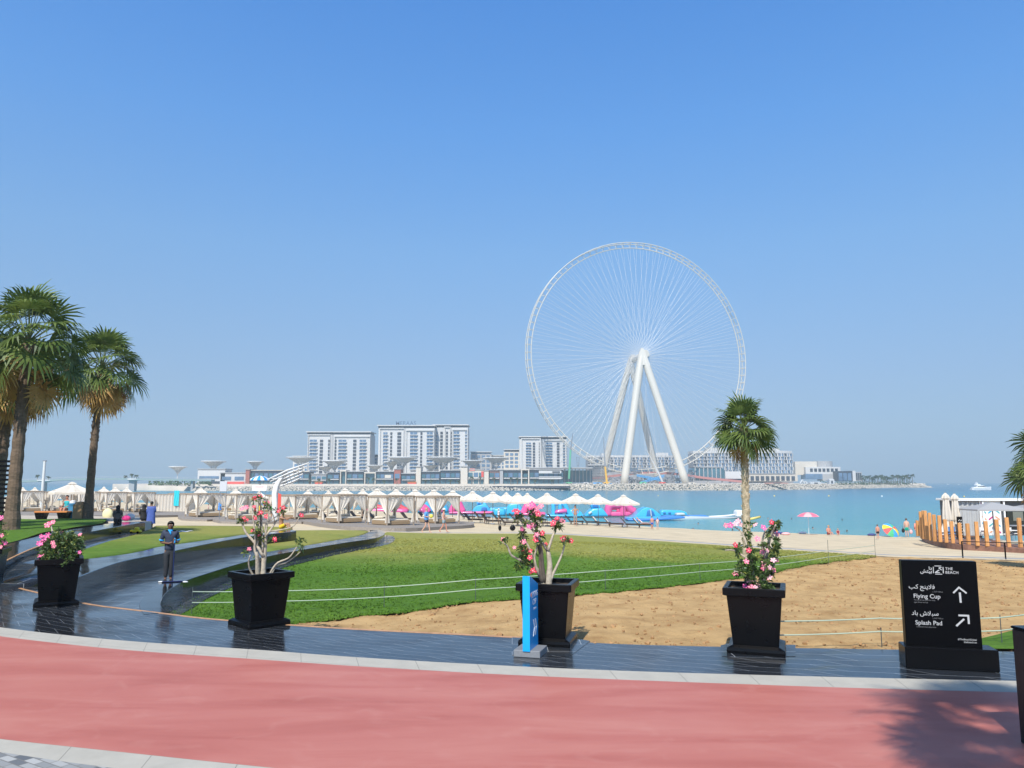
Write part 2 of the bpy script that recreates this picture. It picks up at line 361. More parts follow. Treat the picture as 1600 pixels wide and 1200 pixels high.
# lawn: mown green in the middle, dry and yellow towards the beach and in patches
def grassmat(name, dry):
    m = bpy.data.materials.new(name); m.use_nodes = True; t, N, b = nodes(m); tc = N.new('ShaderNodeTexCoord'); g = tc.outputs['Object']
    n1 = N.new('ShaderNodeTexNoise'); n1.inputs['Scale'].default_value = .16; n1.inputs['Detail'].default_value = 6; n1.inputs['Distortion'].default_value = .8; t.links.new(g, n1.inputs[0])
    # distance across the slope, u = y + .65 x
    dt = N.new('ShaderNodeVectorMath'); dt.operation = 'DOT_PRODUCT'; dt.inputs[1].default_value = (.12, 1, 0); t.links.new(g, dt.inputs[0])
    mr = N.new('ShaderNodeMapRange'); mr.inputs[1].default_value = dry[0]; mr.inputs[2].default_value = dry[1]; t.links.new(dt.outputs['Value'], mr.inputs[0])
    ad = N.new('ShaderNodeMath'); ad.operation = 'ADD'; t.links.new(mr.outputs[0], ad.inputs[0]); 
    sc = N.new('ShaderNodeMath'); sc.operation = 'MULTIPLY_ADD'; sc.inputs[1].default_value = 1.3; sc.inputs[2].default_value = -.6; t.links.new(n1.outputs[0], sc.inputs[0]); t.links.new(sc.outputs[0], ad.inputs[1])
    cr = N.new('ShaderNodeValToRGB'); e = cr.color_ramp.elements; e[0].position = .0; e[0].color = (.085, .185, .020, 1); e[1].position = .95; e[1].color = (.30, .30, .075, 1)
    k = cr.color_ramp.elements.new(.42); k.color = (.115, .215, .028, 1); t.links.new(ad.outputs[0], cr.inputs[0])
    mp = N.new('ShaderNodeMapping'); mp.inputs['Scale'].default_value = (1, 3.5, 1); t.links.new(g, mp.inputs[0])
    n2 = N.new('ShaderNodeTexNoise'); n2.inputs['Scale'].default_value = 3.2; n2.inputs['Detail'].default_value = 9; n2.inputs['Roughness'].default_value = .75; t.links.new(mp.outputs[0], n2.inputs[0])
    mr2 = N.new('ShaderNodeMapRange'); mr2.inputs[1].default_value = .3; mr2.inputs[2].default_value = .7; mr2.inputs[3].default_value = .6; mr2.inputs[4].default_value = 1.4; t.links.new(n2.outputs[0], mr2.inputs[0])
    mu = N.new('ShaderNodeMix'); mu.data_type = 'RGBA'; mu.blend_type = 'MULTIPLY'; mu.inputs[0].default_value = 1; t.links.new(cr.outputs[0], mu.inputs[6]); t.links.new(mr2.outputs[0], mu.inputs[7])
    t.links.new(mu.outputs[2], b.inputs['Base Color']); b.inputs['Roughness'].default_value = .9; b.inputs['Specular IOR Level'].default_value = .15
    n3 = N.new('ShaderNodeTexNoise'); n3.inputs['Scale'].default_value = 22; n3.inputs['Detail'].default_value = 6; t.links.new(mp.outputs[0], n3.inputs[0])
    bp = N.new('ShaderNodeBump'); bp.inputs['Strength'].default_value = .8; bp.inputs['Distance'].default_value = .05; t.links.new(n3.outputs[0], bp.inputs['Height']); t.links.new(bp.outputs[0], b.inputs['Normal']); return m
M_grass = grassmat('lawn_grass', (28, 40)); M_grass1 = grassmat('terrace_grass', (14, 42)); M_grassA = grassmat('palm_bed_grass', (20, 90))
M_soil = bpy.data.materials.new('bare_soil'); M_soil.use_nodes = True
t, N, b = nodes(M_soil); tc = N.new('ShaderNodeTexCoord')
n1 = N.new('ShaderNodeTexNoise'); n1.inputs['Scale'].default_value = 1.1; n1.inputs['Detail'].default_value = 10; n1.inputs['Roughness'].default_value = .7; t.links.new(tc.outputs['Object'], n1.inputs[0])
cr = N.new('ShaderNodeValToRGB'); e = cr.color_ramp.elements; e[0].position = .30; e[0].color = (.34, .20, .085, 1); e[1].position = .58; e[1].color = (.56, .37, .17, 1); t.links.new(n1.outputs[0], cr.inputs[0]); t.links.new(cr.outputs[0], b.inputs['Base Color'])
b.inputs['Roughness'].default_value = .95; b.inputs['Specular IOR Level'].default_value = .1
n2 = N.new('ShaderNodeTexNoise'); n2.inputs['Scale'].default_value = 14; n2.inputs['Detail'].default_value = 8; n2.inputs['Roughness'].default_value = .7; t.links.new(tc.outputs['Object'], n2.inputs[0])
bp = N.new('ShaderNodeBump'); bp.inputs['Strength'].default_value = .9; bp.inputs['Distance'].default_value = .05; t.links.new(n2.outputs[0], bp.inputs['Height']); t.links.new(bp.outputs[0], b.inputs['Normal'])
M_sand = mat('beach_sand', (.59, .49, .335), .95, var=.12, vscale=.6, bump=.5, bscale=4, spec=.1, detail=8)
M_path = mat('beach_path_paving', (.22, .25, .30), .5, var=.15, vscale=2)
M_white = mat('white_paint', (.8, .8, .78), .5); M_black = mat('black_gloss', (.004, .004, .0045), .25, spec=.15, bump=.05, bscale=3)

def line(px, zf=0.0, n=6): return smooth([G(x, y, zf) for x, y in px], n)
def extend(P, a, b):
    return [P[0]+(P[0]-P[2]).normalized()*a]+P+[P[-1]+(P[-1]-P[-3]).normalized()*b]
Lgold = extend(line([(-60, 888), (14, 915), (75, 930.5), (140, 945), (200, 952.5), (262, 960), (320, 967), (430, 975.5), (560, 984), (690, 990.5), (815, 997), (950, 1006), (1125, 1011), (1240, 1013), (1410, 1015.5), (1600, 1019), (1750, 1020)]), 9, 9)
Lk1 = extend(line([(-60, 970), (0, 980), (100, 992), (220, 1003), (400, 1015), (560, 1027), (780, 1039.5), (1000, 1049), (1340, 1058.5), (1600, 1064), (1750, 1066)]), 9, 9)
Lk2 = extend(line([(-60, 984), (0, 994), (100, 1006), (220, 1017.5), (400, 1030), (560, 1041), (780, 1053.5), (1000, 1063), (1340, 1075), (1600, 1082), (1750, 1085)]), 9, 9)
Lt = extend(line([(-120, 1138), (0, 1154.5), (200, 1176), (400, 1197), (560, 1212), (800, 1230), (1100, 1246), (1400, 1256), (1700, 1262)]), 12, 9)
Lc = extend(line([(-120, 1160), (0, 1175), (100, 1190), (230, 1206), (400, 1224), (560, 1238), (800, 1256), (1100, 1272), (1400, 1282), (1700, 1288)]), 12, 9)
Lback = [Vector((p.x, -14, 0)) for p in resample(Lc, 90)]
NR = 90
Lgold, Lk1, Lk2, Lt, Lc = [resample(p, NR) for p in (Lgold, Lk1, Lk2, Lt, Lc)]
ribbon('promenade_paving', Lgold, Lk1, M_gran, 4, z=0)
ribbon('pale_kerb_band', Lk1, Lk2, M_kerb, 1, z=0)
ribbon('running_track', Lk2, Lt, M_track, 3, z=0)
ribbon('near_kerb_band', Lt, Lc, M_kerb, 1, z=0)
ribbon('cobbled_pavement', Lc, Lback, M_cob, 6, z=0)
# edging strip along the promenade
eg = [p for p in Lgold if p.x < .9]
e2 = []
for i, p in enumerate(eg):
    q = eg[min(i+1, len(eg)-1)]-eg[max(i-1, 0)]; nrm = Vector((-q.y, q.x, 0)).normalized(); e2.append(p+nrm*.07)
bb = MB(); bb.loft([[Vector((a.x, a.y, .007)), Vector((c.x, c.y, .007)), Vector((c.x, c.y, -.25)), Vector((a.x, a.y, -.25))] for a, c in zip(eg, e2)])
bb.build('edging_strip', M_gold, kind='structure')
# vertical fascia of the promenade on the soil side
fr = [p for p in Lgold if p.x > .8]
bb = MB(); bb.loft([[Vector((a.x, a.y, -.003)), Vector((a.x, a.y+.04, -.003)), Vector((a.x, a.y+.04, -.6)), Vector((a.x, a.y, -.6))] for a in fr]); bb.build('promenade_edge', M_granw, kind='structure')
# ---- terraces at the left
Cedge = [(262, 959.5), (254, 951), (251, 944), (253, 936), (258, 928), (268, 919.5), (282, 911), (300, 904), (320, 897.5), (360, 885), (416, 870), (480, 858), (540, 848), (575, 843), (592, 839.5), (601, 834), (599, 829.5), (588, 828)]
Cw = line(Cedge, S0, 4)
Lg2 = line([(-60, 888), (14, 915), (75, 930.5), (140, 945), (200, 952.5), (262, 960)], 0.0, 4)
poly0 = Lg2+Cw[1:]+[G(x, y, S0) for x, y in ((580, 830), (566, 836), (530, 842.5), (500, 848), (460, 855), (416, 862), (413, 851), (300, 862), (130, 880), (60, 872), (-60, 880))]+[Vector((-24, 22, 0)), Vector((-24, 19, 0))]
sheet('terrace_paving', poly0, S0, M_gran2, 1.2, dz=.001)
def wall(name, P, th, top, bottom, material, side=1, **kw):
    """solid wall: outer line P, thickness th to its left (side 1) or right"""
    rings = []; n = len(P)
    for i in range(n):
        q = P[min(i+1, n-1)]-P[max(i-1, 0)]; nr = Vector((-q.y, q.x, 0)).normalized()*th*side
        a = P[i]; c = a+nr; zt = top(a.x, a.y); zb = bottom(a.x, a.y)
        rings.append([Vector((a.x, a.y, zt-.012)), Vector((a.x+nr.x*.03, a.y+nr.y*.03, zt)), Vector((c.x-nr.x*.03, c.y-nr.y*.03, zt)), Vector((c.x, c.y, zt-.012)), Vector((c.x, c.y, zb)), Vector((a.x, a.y, zb))])
    return MB().loft(rings).build(name, material, **kw)
wall('retaining_wall', Cw[1:], .45, lambda x, y: S0(x, y)+.006, lambda x, y: T(x, y)-.3, M_granw, 1, label='lowest curved black granite retaining wall rising behind the lawn, third terrace edge', cat='retaining wall')
# apron at its foot
ap = []; ap2 = []
for i, p in enumerate(Cw):
    q = Cw[min(i+1, len(Cw)-1)]-Cw[max(i-1, 0)]; nr = Vector((q.y, -q.x, 0)).normalized(); ap.append(p); ap2.append(p+nr*(.25+.35*min(1, i/20)))
ribbon('wall_foot_paving', ap, ap2, M_gran2, 1, zf=T, dz=.045)
Bo = [(92, 917), (110, 907), (139, 895), (184, 879), (220, 871), (253, 864.5), (320, 850.5), (380, 839.5), (420, 834.5), (450, 831.5), (463, 829.5)]
Bi = [(90, 888), (100, 880), (121, 875), (178, 868), (220, 861), (251, 854), (320, 844), (380, 835.5), (420, 831), (445, 828.7), (455, 827.4)]
bo = resample(line(Bo, S1, 4), 60); bi = resample(line(Bi, S1, 4), 60)
MB().loft([[Vector((a.x, a.y, S1(a.x, a.y)-.01)), a.lerp(c, .03), c, Vector((c.x, c.y, -.6)), Vector((a.x, a.y, -.6))] for a, c in zip(bo, bi)]).build('granite_seat_wall', M_granw, label='middle curved black granite seat wall behind the worker with the squeegee', cat='seat wall', group='curved granite terrace walls')
lawn1 = [Vector((p.x, p.y, 0)) for p in bi]+[G(x, y, S1) for x, y in ((457, 824), (380, 822), (300, 821.7), (244, 821.7), (232, 828), (206, 837), (173, 845), (130, 859), (104, 871))]
sheet('terrace_lawn', lawn1, lambda x, y: S1(x, y)+.012+.02*noise.noise(Vector((x*.7, y*.7, 0))), M_grass1, .8, skirt=.5)
sheet('lawn_corner', [G(x, y, S0) for x, y in ((412, 863), (440, 858.6), (470, 853.5), (500, 848.5), (530, 843), (560, 837.5), (576, 831), (572, 829), (520, 828.6), (465, 829), (440, 829), (412, 850))], S0, M_grass1, .8, dz=.014, skirt=.4)
# upper wall and the palm bed behind it
Ao = [(-70, 935), (-20, 893), (15, 874), (60, 854), (110, 838.5), (165, 826), (200, 820), (227, 816)]
ao = resample(line(Ao, SA, 4), 50)
ai = []
for i, p in enumerate(ao):
    q = ao[min(i+1, 49)]-ao[max(i-1, 0)]; nr = Vector((-q.y, q.x, 0)).normalized(); ai.append(p+nr*1.35)
MB().loft([[Vector((a.x, a.y, SA(a.x, a.y)-.01)), a.lerp(c, .02)+Vector((0, 0, 0)), Vector((c.x, c.y, SA(c.x, c.y))), Vector((c.x, c.y, -.6)), Vector((a.x, a.y, -.6))] for a, c in zip(ao, ai)]).build('granite_seat_wall', M_granw, label='uppermost curved granite seat wall under the two seated women and their bags', cat='seat wall', group='curved granite terrace walls')
# its edging line
bb = MB(); bb.loft([[Vector((a.x, a.y, SA(a.x, a.y)+.004)), a.lerp(c, .05)+Vector((0, 0, .004)), a.lerp(c, .05)+Vector((0, 0, -.02)), Vector((a.x, a.y, SA(a.x, a.y)-.03))] for a, c in zip(ao[:26], ai[:26])]); bb.build('wall_edging_strip', M_gold, kind='structure')
# path between the upper wall and the terrace lawn
def P1(x, y): return S0(x, y)+.455*min(1, max(0, (y-20)/4.5))
path = [Vector((p.x, p.y, 0)) for p in ao[6:]]+[G(x, y, S1) for x, y in ((244, 822), (232, 828), (206, 837), (173, 845), (130, 859), (104, 871), (90, 885))]+[Vector((-13.5, 20, 0)), Vector((-16, 20, 0))]
sheet('terrace_path', path, P1, M_gran2, 1.0, dz=.006, skirt=.7)
# palm bed grass and the pale plaza behind
bed = [Vector((p.x, p.y, 0)) for p in ai[:46]]+[G(x, y, SA) for x, y in ((168, 812), (120, 811), (60, 813), (0, 812), (-120, 812))]+[Vector((-30, 26, 0))]
def bedz(x, y): return SA(x, y)+.05+.10*noise.noise(Vector((x*.25, y*.25, 4)))
sheet('palm_bed_lawn', bed, bedz, M_grassA, .8)
plz = [G(x, y, SA) for x, y in ((236, 814.5), (200, 818), (168, 814), (120, 812.5), (60, 814.5), (0, 813.5), (-150, 813.5), (-200, 804.5), (0, 804.5), (120, 805), (215, 806.5), (238, 812))]
sheet('plaza_paving', plz, lambda x, y: SA(x, y)-.02, mat('pale_plaza', (.5, .43, .34), .7, var=.1), 1.5, skirt=1.5)
# ---- big lawn and bare soil
Lsoil = line([(455, 976.5), (470, 974), (505, 971.5), (560, 964), (610, 960), (640, 957), (665, 953), (690, 949), (725, 943), (760, 940.5), (800, 937.5), (860, 933), (904, 930), (960, 926), (1000, 922), (1060, 915.5), (1120, 908), (1170, 901), (1204, 896), (1250, 886), (1290, 880), (1340, 874.5), (1366, 870.5)], T, 5)
Lsoil = [p+Vector((0, R(-.05, .05)*(p.y-10)/6, 0)) for p in Lsoil]
Lfar = line([(1368, 869), (1300, 864.5), (1250, 861.5), (1180, 857), (1100, 851), (1040, 846.5), (940, 840), (860, 835.5), (780, 834), (700, 834), (640, 833), (605, 832)], T, 4)
foot = [p for p in reversed(ap)]
kk = min(range(len(foot)), key=lambda i: (foot[i]-Vector(G(602, 842))).length)
gl = [p for p in Lgold if G(262, 960, 0.0).x < p.x < Lsoil[0].x]
lawn2 = Lsoil+Lfar+foot[max(0, kk-6):]+[Vector((p.x, p.y+.07, 0)) for p in gl]
sheet('lawn', lawn2, lambda x, y: T(x, y)+.025+.03*noise.noise(Vector((x*.35, y*.35, 0))), M_grass, .7)
gr = [p for p in Lgold if p.x > Lsoil[0].x-.02]
Lf2 = line([(1368, 869), (1400, 870.5), (1500, 873), (1600, 876), (1750, 880)], T, 4)
soil = [Vector((p.x, p.y+.045, 0)) for p in gr if p.x < 17]+[Lf2[-1]+Vector((3, 0, 0))]+Lf2[::-1]+[Vector((p.x, p.y+.12, 0)) for p in reversed(Lsoil)]
sheet('bare_soil', soil, lambda x, y: T(x, y)+.01, M_soil, .28, rough=.055, nsc=1.5, dz=-.02)
sheet('soil_corner_grass', [G(x, y) for x, y in ((1531, 1018), (1531, 1003), (1560, 996), (1600, 985), (1680, 975), (1700, 1021))], lambda x, y: T(x, y)+.06, M_grassA, .3, rough=.03, nsc=2)
# paved path along the sand
Lp = line([(605, 831), (640, 832.3), (700, 833.3), (780, 833.3), (860, 834.9), (940, 839.3), (1040, 845.6), (1100, 850), (1180, 856), (1250, 860.3), (1300, 863.2), (1368, 867.5), (1400, 869.3), (1500, 872), (1600, 875), (1750, 879)], T, 4)
Lp2 = [p+Vector((.35, .7, 0)) for p in Lp]
ribbon('beach_kerb_path', Lp, Lp2, M_path, 1, zf=T, dz=.05)
# beach: a sheet that runs down under the sea
gx = []; bb = MB()
us = [9, 20, 30, 40, 46, 49, 53, 60, 68, 76, 84, 92, 97, 100, 102, 104, 106, 109, 113, 117, 121, 126, 132, 140, 150, 165, 185, 240]
xs = [-420+i*14 for i in range(27)]+[-36+i*4 for i in range(40)]
rows = [[Vector((x, u-.65*x, T(x, u-.65*x)-.06)) for x in xs] for u in us]
for r_ in rows:
    for p in r_: p.z += .05*noise.noise(Vector((p.x*.15, p.y*.15, 1)))-(.35 if p.y+.65*p.x < 45 else 0)
bb.loft(rows, False, False); o = bb.build('beach_sand', M_sand, sm=True); o['kind'] = 'structure'
# base ground far around, behind and beside the viewer
bb = MB(); bb.add([(-400, -200, -.35), (300, -200, -.35), (300, 12, -.35), (-400, 12, -.35), (-17.5, 12, -.36), (-17.5, 40, -.6), (-400, 40, -.6)], [(0, 1, 2, 3), (3, 4, 5, 6)]); bb.build('ground', mat('town_ground', (.3, .28, .25), .8, var=.1), kind='structure')
# ---- sea
M_sea = bpy.data.materials.new('sea_water'); M_sea.use_nodes = True
t, N, b = nodes(M_sea); tc = N.new('ShaderNodeTexCoord')
dt = N.new('ShaderNodeVectorMath'); dt.operation = 'DOT_PRODUCT'; dt.inputs[1].default_value = (.65, 1, 0); t.links.new(tc.outputs['Object'], dt.inputs[0])
nb = N.new('ShaderNodeTexNoise'); nb.inputs['Scale'].default_value = .012; nb.inputs['Detail'].default_value = 5; mpb = N.new('ShaderNodeMapping'); mpb.inputs['Scale'].default_value = (1, 3, 1); t.links.new(tc.outputs['Object'], mpb.inputs[0]); t.links.new(mpb.outputs[0], nb.inputs[0])
ma = N.new('ShaderNodeMath'); ma.operation = 'MULTIPLY_ADD'; ma.inputs[1].default_value = 150; t.links.new(nb.outputs[0], ma.inputs[0]); t.links.new(dt.outputs['Value'], ma.inputs[2])
mr = N.new('ShaderNodeMapRange'); mr.inputs[1].default_value = 130; mr.inputs[2].default_value = 900; t.links.new(ma.outputs[0], mr.inputs[0])
cr = N.new('ShaderNodeValToRGB'); e = cr.color_ramp.elements; e[0].color = (.15, .36, .33, 1); e[1].color = (.02, .13, .21, 1)
k = cr.color_ramp.elements.new(.12); k.color = (.075, .29, .31, 1); k = cr.color_ramp.elements.new(.45); k.color = (.045, .22, .30, 1); t.links.new(mr.outputs[0], cr.inputs[0])
t.links.new(cr.outputs[0], b.inputs['Base Color']); b.inputs['Roughness'].default_value = .18; b.inputs['IOR'].default_value = 1.33; b.inputs['Specular IOR Level'].default_value = .35
wv = N.new('ShaderNodeMapping'); wv.inputs['Scale'].default_value = (.25, 1, 1); wv.inputs['Rotation'].default_value = (0, 0, -.3); t.links.new(tc.outputs['Object'], wv.inputs[0])
n2 = N.new('ShaderNodeTexNoise'); n2.inputs['Scale'].default_value = .9; n2.inputs['Detail'].default_value = 6; n2.inputs['Roughness'].default_value = .6; t.links.new(wv.outputs[0], n2.inputs[0])
bp = N.new('ShaderNodeBump'); bp.inputs['Strength'].default_value = 1.0; bp.inputs['Distance'].default_value = .35; t.links.new(n2.outputs[0], bp.inputs['Height']); t.links.new(bp.outputs[0], b.inputs['Normal'])
ZS = -3.8
bb = MB(); bb.add([(-9500, 60, ZS), (9500, 60, ZS), (9500, 12000, ZS), (-9500, 12000, ZS)], [(0, 1, 2, 3)]); bb.v[0].y = 60; bb.build('sea', M_sea, kind='structure')

# ---- sea air
M_haze = bpy.data.materials.new('haze'); M_haze.use_nodes = True; t = M_haze.node_tree; t.nodes.clear()
pv = t.nodes.new('ShaderNodeVolumePrincipled'); pv.inputs['Color'].default_value = (.60, .68, .71, 1); pv.inputs['Density'].default_value = 0.00036; pv.inputs['Anisotropy'].default_value = .0
ov = t.nodes.new('ShaderNodeOutputMaterial'); t.links.new(pv.outputs[0], ov.inputs['Volume'])
bb = MB(); bb.box((0, 5900, 112), (19200, 12400, 240)); bb.build('haze', M_haze, kind='stuff')
# ================================================================== the island across the water
def pbox(b, x0, x1, y0, y1, Y, depth, dy=0):
    """box whose front face fills the picture rectangle at distance Y"""
    a = W(x0, y1, Y); c = W(x1, y0, Y)
    b.box(((a.x+c.x)/2, Y+depth/2+dy, (a.z+c.z)/2), (abs(c.x-a.x), depth, abs(c.z-a.z)))
def root(name, px, Y, z, label, cat, group=None): 
    o = thing(name, (W(px, 700, Y).x, Y, z), label, cat, group); return o
def local(o, b):
    L = o.location
    for v in b.v: v -= L
def part(o, name, b, m, sm=False, **k):
    local(o, b); r = b.build(name, m, o, sm); 
    if k: tag(r, **k)
    return r
m_cream = mat('cream_render', (.58, .53, .45), .8, var=.06, vscale=.05); m_wht = mat('white_render', (.54, .535, .52), .7, var=.04, vscale=.05)
m_grey = mat('grey_render', (.36, .36, .36), .7, var=.08, vscale=.05); m_dk = mat('dark_cladding', (.035, .042, .06), .4, var=.2, vscale=.1)
m_glass = mat('blue_glass', (.10, .17, .27), .12, spec=.8, var=.35, vscale=.12); m_glass2 = mat('teal_glass', (.05, .13, .17), .12, spec=.8, var=.4, vscale=.1)
m_red = mat('rust_red_cladding', (.33, .1, .07), .6, var=.15, vscale=.1); m_redp = mat('red_hoarding', (.65, .08, .06), .6, var=.2, vscale=.3); m_or = mat('orange_sign', (.75, .3, .05), .6)
m_steel = mat('site_steel', (.22, .24, .27), .6, var=.2, vscale=.2); m_wheel = mat('wheel_white', (.60, .56, .48), .45, var=.04, vscale=.03)
m_crn = mat('canopy_white', (.58, .58, .56), .6, var=.08, vscale=.3)
def isz(Y): return .9+.8*min(1, max(0, (Y-630)/40))
# land: flat plateau with a rock shore
def shore(px):
    if px < 880: return 768-.0012*(px-0)*1.5, 763
    return (766.3 if px < 1150 else lerp(766.3, 764.6, min(1, (px-1150)/120)) if px < 1270 else lerp(764.6, 760.3, ((px-1270)/182)**1.3)), 757.5+(px-880)*.0008
front = []; top = []
pxs = [300, 340, 400]+list(range(450, 1452, 25))+[1452]
for px in pxs:
    f, t_ = shore(px); q = G(px, f, ZS); front.append(q)
    Yt = q.y+9; zt = W(px, t_, Yt).z; top.append(Vector((px, Yt, zt)))
front.append(front[-1]+Vector((9, 8, 0)))
back = [front[-1]+Vector((4, 25, 0)), front[-1]+Vector((-30, 40, 0)), Vector((330, 1010, 0)), Vector((200, 1000, 0)), Vector((-330, 930, 0)), Vector((-330, 640, 0))]
def isl(x, y):
    return -.4 if x < 45 and y < 640 else lerp(-.4, 1.5, min(1, (y-640)/8)) if x < 45 and y < 648 else 1.45
shore_in = []
for i, q in enumerate(front):
    n_ = (front[min(i+1, len(front)-1)]-front[max(i-1, 0)]); n_ = Vector((-n_.y, n_.x, 0)).normalized(); shore_in.append(q+n_*8.5)
sheet('island_ground', [Vector((p.x, p.y)) for p in shore_in]+back, lambda x, y: -.7 if (x < 45 and y < 618) else (.55 if y < 640 else 1.2 if y < 690 else 1.45 if y < 800 else 1.1), mat('island_sand', (.56, .5, .42), .9, var=.12, vscale=.05), 14, skirt=6)
m_rock = mat('breakwater_rock', (.40, .36, .30), .9, var=.3, vscale=.35, col2=(.54, .49, .41))
bb = MB(); rnd = random.Random(3)
def rock(b, c, r, rn):
    vs = []; 
    for k in range(12):
        z = 1-2*(k+.5)/12; a = k*2.4; h = sqrt(1-z*z); s = r*rn.uniform(.7, 1.2); vs.append(Vector((h*cos(a)*s, h*sin(a)*s, z*s*.8)))
    return vs
# one convex hull pattern reused
def hullfaces(vs):
    bm = bmesh.new(); vv = [bm.verts.new(v) for v in vs]; bmesh.ops.convex_hull(bm, input=vv); bm.verts.index_update()
    fs = [[v.index for v in f.verts] for f in bm.faces]; co = [v.co.copy() for v in bm.verts]; bm.free(); return co, fs
pats = [hullfaces(rock(None, None, 1, rnd)) for _ in range(8)]
def rockat(b, c, r):
    co, fs = rnd.choice(pats); m = Matrix.Rotation(rnd.uniform(0, 6.3), 3, 'Z') @ Matrix.Rotation(rnd.uniform(0, 1), 3, 'X')
    b.add([m @ v*r+c for v in co], fs)
fp = resample(front, 640); tp = resample(shore_in, 640)
for i in range(640):
    d_ = (tp[i]-fp[i]); zt = -1.0 if fp[i].x < 45 else (.9 if i < 600 else lerp(.9, -1.5, (i-600)/40))
    for k in range(6):
        t_ = (k+rnd.uniform(-.3, .3))/5; c = fp[i]+d_*t_; c.z = lerp(ZS-.3, zt, t_)+rnd.uniform(-.25, .25); c.x += rnd.uniform(-.8, .8); rockat(bb, c, rnd.uniform(.55, 1.15))
tag(bb.build('breakwater_rocks', m_rock), 'pale boulders of the long breakwater along the island shore', kind='stuff')
# dark boardwalk along the left shore
b = MB(); a0 = W(440, 763, 596); a1 = W(891, 763, 600)
b.box(((a0.x+a1.x)/2, 604, -1.6), (a1.x-a0.x, 8, .5)); b.box(((a0.x+a1.x)/2, 600.3, -.75), (a1.x-a0.x, .1, .9))
tag(b.build('boardwalk', m_dk), 'long dark boardwalk above the boulders at the foot of the island shops', 'boardwalk')
b = MB(); a0 = W(300, 759, 612); a1 = W(880, 759, 612); b.box(((a0.x+a1.x)/2, 613, 0.0), (a1.x-a0.x, .8, 1.8)); tag(b.build('quay_wall', m_cream), 'pale quay wall between the dark boardwalk and the row of shops', 'quay wall')
# ---- towers
def tower(px0, px1, ytop, ybot, Y, depth, floors, y0, pitch, glass, narrow, frames, label, nm='apartment_tower', crown=(.13, 4), balc=True):
    t_ = root(nm, (px0+px1)/2, Y, 1.4, label, 'apartment block')
    b = MB(); pbox(b, px0, px1, ytop+5, ybot, Y, depth); wl = part(t_, 'wall', b, m_wht)
    b = MB(); pbox(b, px0+1, px1-1, ytop+1.2, ytop+5, Y+.8, depth-1.6); part(t_, 'rooftop_storey', b, m_dk)
    b = MB(); pbox(b, px0-1, px1+1, ytop, ytop+1.4, Y-1, depth+2); part(t_, 'roof', b, m_wht)
    for (fx0, fx1, fy) in frames:     # raised white portal frames
        b = MB(); pbox(b, fx0, fx0+1.6, fy, ybot, Y-1.3, 1.3); pbox(b, fx1-1.6, fx1, fy, ybot, Y-1.3, 1.3); pbox(b, fx0, fx1, fy-1.4, fy, Y-1.3, 1.3); part(t_, 'portal_frame', b, m_wht)
    if len(frames) > 1:
        b = MB(); pbox(b, frames[0][1]+.5, frames[1][0]-.5, ytop+5, ybot, Y-.15, .3); part(t_, 'grey_bay', b, m_grey)
    wm = {}
    for f in range(floors):
        yy = y0+f*pitch
        for (g0, g1) in list(glass)+list(narrow):
            nr = (g0, g1) in narrow; key = (g0, g1)
            hgt = pitch*.62 if not nr else pitch*.7
            if key not in wm:
                b = MB(); a = W(g0, yy+hgt, Y); c = W(g1, yy, Y); w_ = c.x-a.x; h_ = c.z-a.z
                b.box((0, 0, 0), (w_, .5, h_))
                if not nr: b.mi = 1; b.box((0, -.28, 0), (.25, .1, h_))
                wm[key] = (b.mesh('window', [m_glass if not nr else m_dk, m_wht]), (a.x+c.x)/2)
            a = W(g0, yy+hgt/2, Y)
            o = bpy.data.objects.new('window', wm[key][0]); SC.collection.objects.link(o); o.parent = t_; o.location = Vector((wm[key][1], Y-.2, a.z))-t_.location
        if balc:
            for (g0, g1) in glass: b = MB(); pbox(b, g0-.6, g1+.6, yy+pitch*.66, yy+pitch*.84, Y-1.6, 1.6); part(t_, 'balcony', b, m_wht)
    return t_
tower(479, 579, 674, 742, 760, 26, 10, 687, 5.4, [(484, 495), (529, 541), (562, 572)], [(500, 505), (513, 515.5), (523, 526), (552, 557)], [(480, 516, 680), (522, 578.5, 682.5)], 'wide white apartment block with blue glass bays, leftmost on the island')
tA = tower(590, 679, 664, 742, 740, 28, 11, 675.5, 5.45, [(599, 605.5), (641, 652), (667, 676)], [(610, 613), (621, 627), (657, 660)], [(593, 631, 670), (634, 678, 673)], 'tallest white apartment block with rooftop letters and dark top storey')
tower(677, 731, 663, 742, 752, 28, 11, 674.5, 5.45, [(680, 684), (709, 717.5), (727, 730.5)], [(688, 692), (697, 700), (704, 706)], [(694, 704, 668), (706, 731, 672)], 'narrow white apartment tower joined to the right of the tallest block')
tower(811.5, 886, 681.5, 733, 760, 26, 9, 691.5, 4.35, [(822, 829.5), (853, 862.5), (880, 885.5)], [(832.5, 836), (842, 845), (870, 874)], [(814, 845, 686), (848, 885, 688.5)], 'white apartment block with dark roof storey left of the big wheel')
def lowblock(px0, px1, ytop, ybot, Y, label, cols, rows_, wallm=m_wht, crownm=m_dk):
    t_ = root('apartment_block', (px0+px1)/2, Y, 1.4, label, 'apartment block')
    b = MB(); pbox(b, px0, px1, ytop+4, ybot, Y, 20); part(t_, 'wall', b, wallm)
    b = MB(); pbox(b, px0+1, px1-1, ytop+.8, ytop+4, Y+1, 18); part(t_, 'rooftop_storey', b, crownm)
    b = MB(); pbox(b, px0-.5, px1+.5, ytop, ytop+1, Y-.6, 21); part(t_, 'roof', b, m_wht)
    w = (px1-px0)/(cols+.4)
    for r_ in range(rows_):
        for c_ in range(cols):
            b = MB(); yy = ytop+6+r_*(ybot-ytop-8)/rows_; pbox(b, px0+w*(c_+.35), px0+w*(c_+1.05), yy, yy+(ybot-ytop-8)/rows_*.6, Y-.3, .6); part(t_, 'window', b, m_glass)
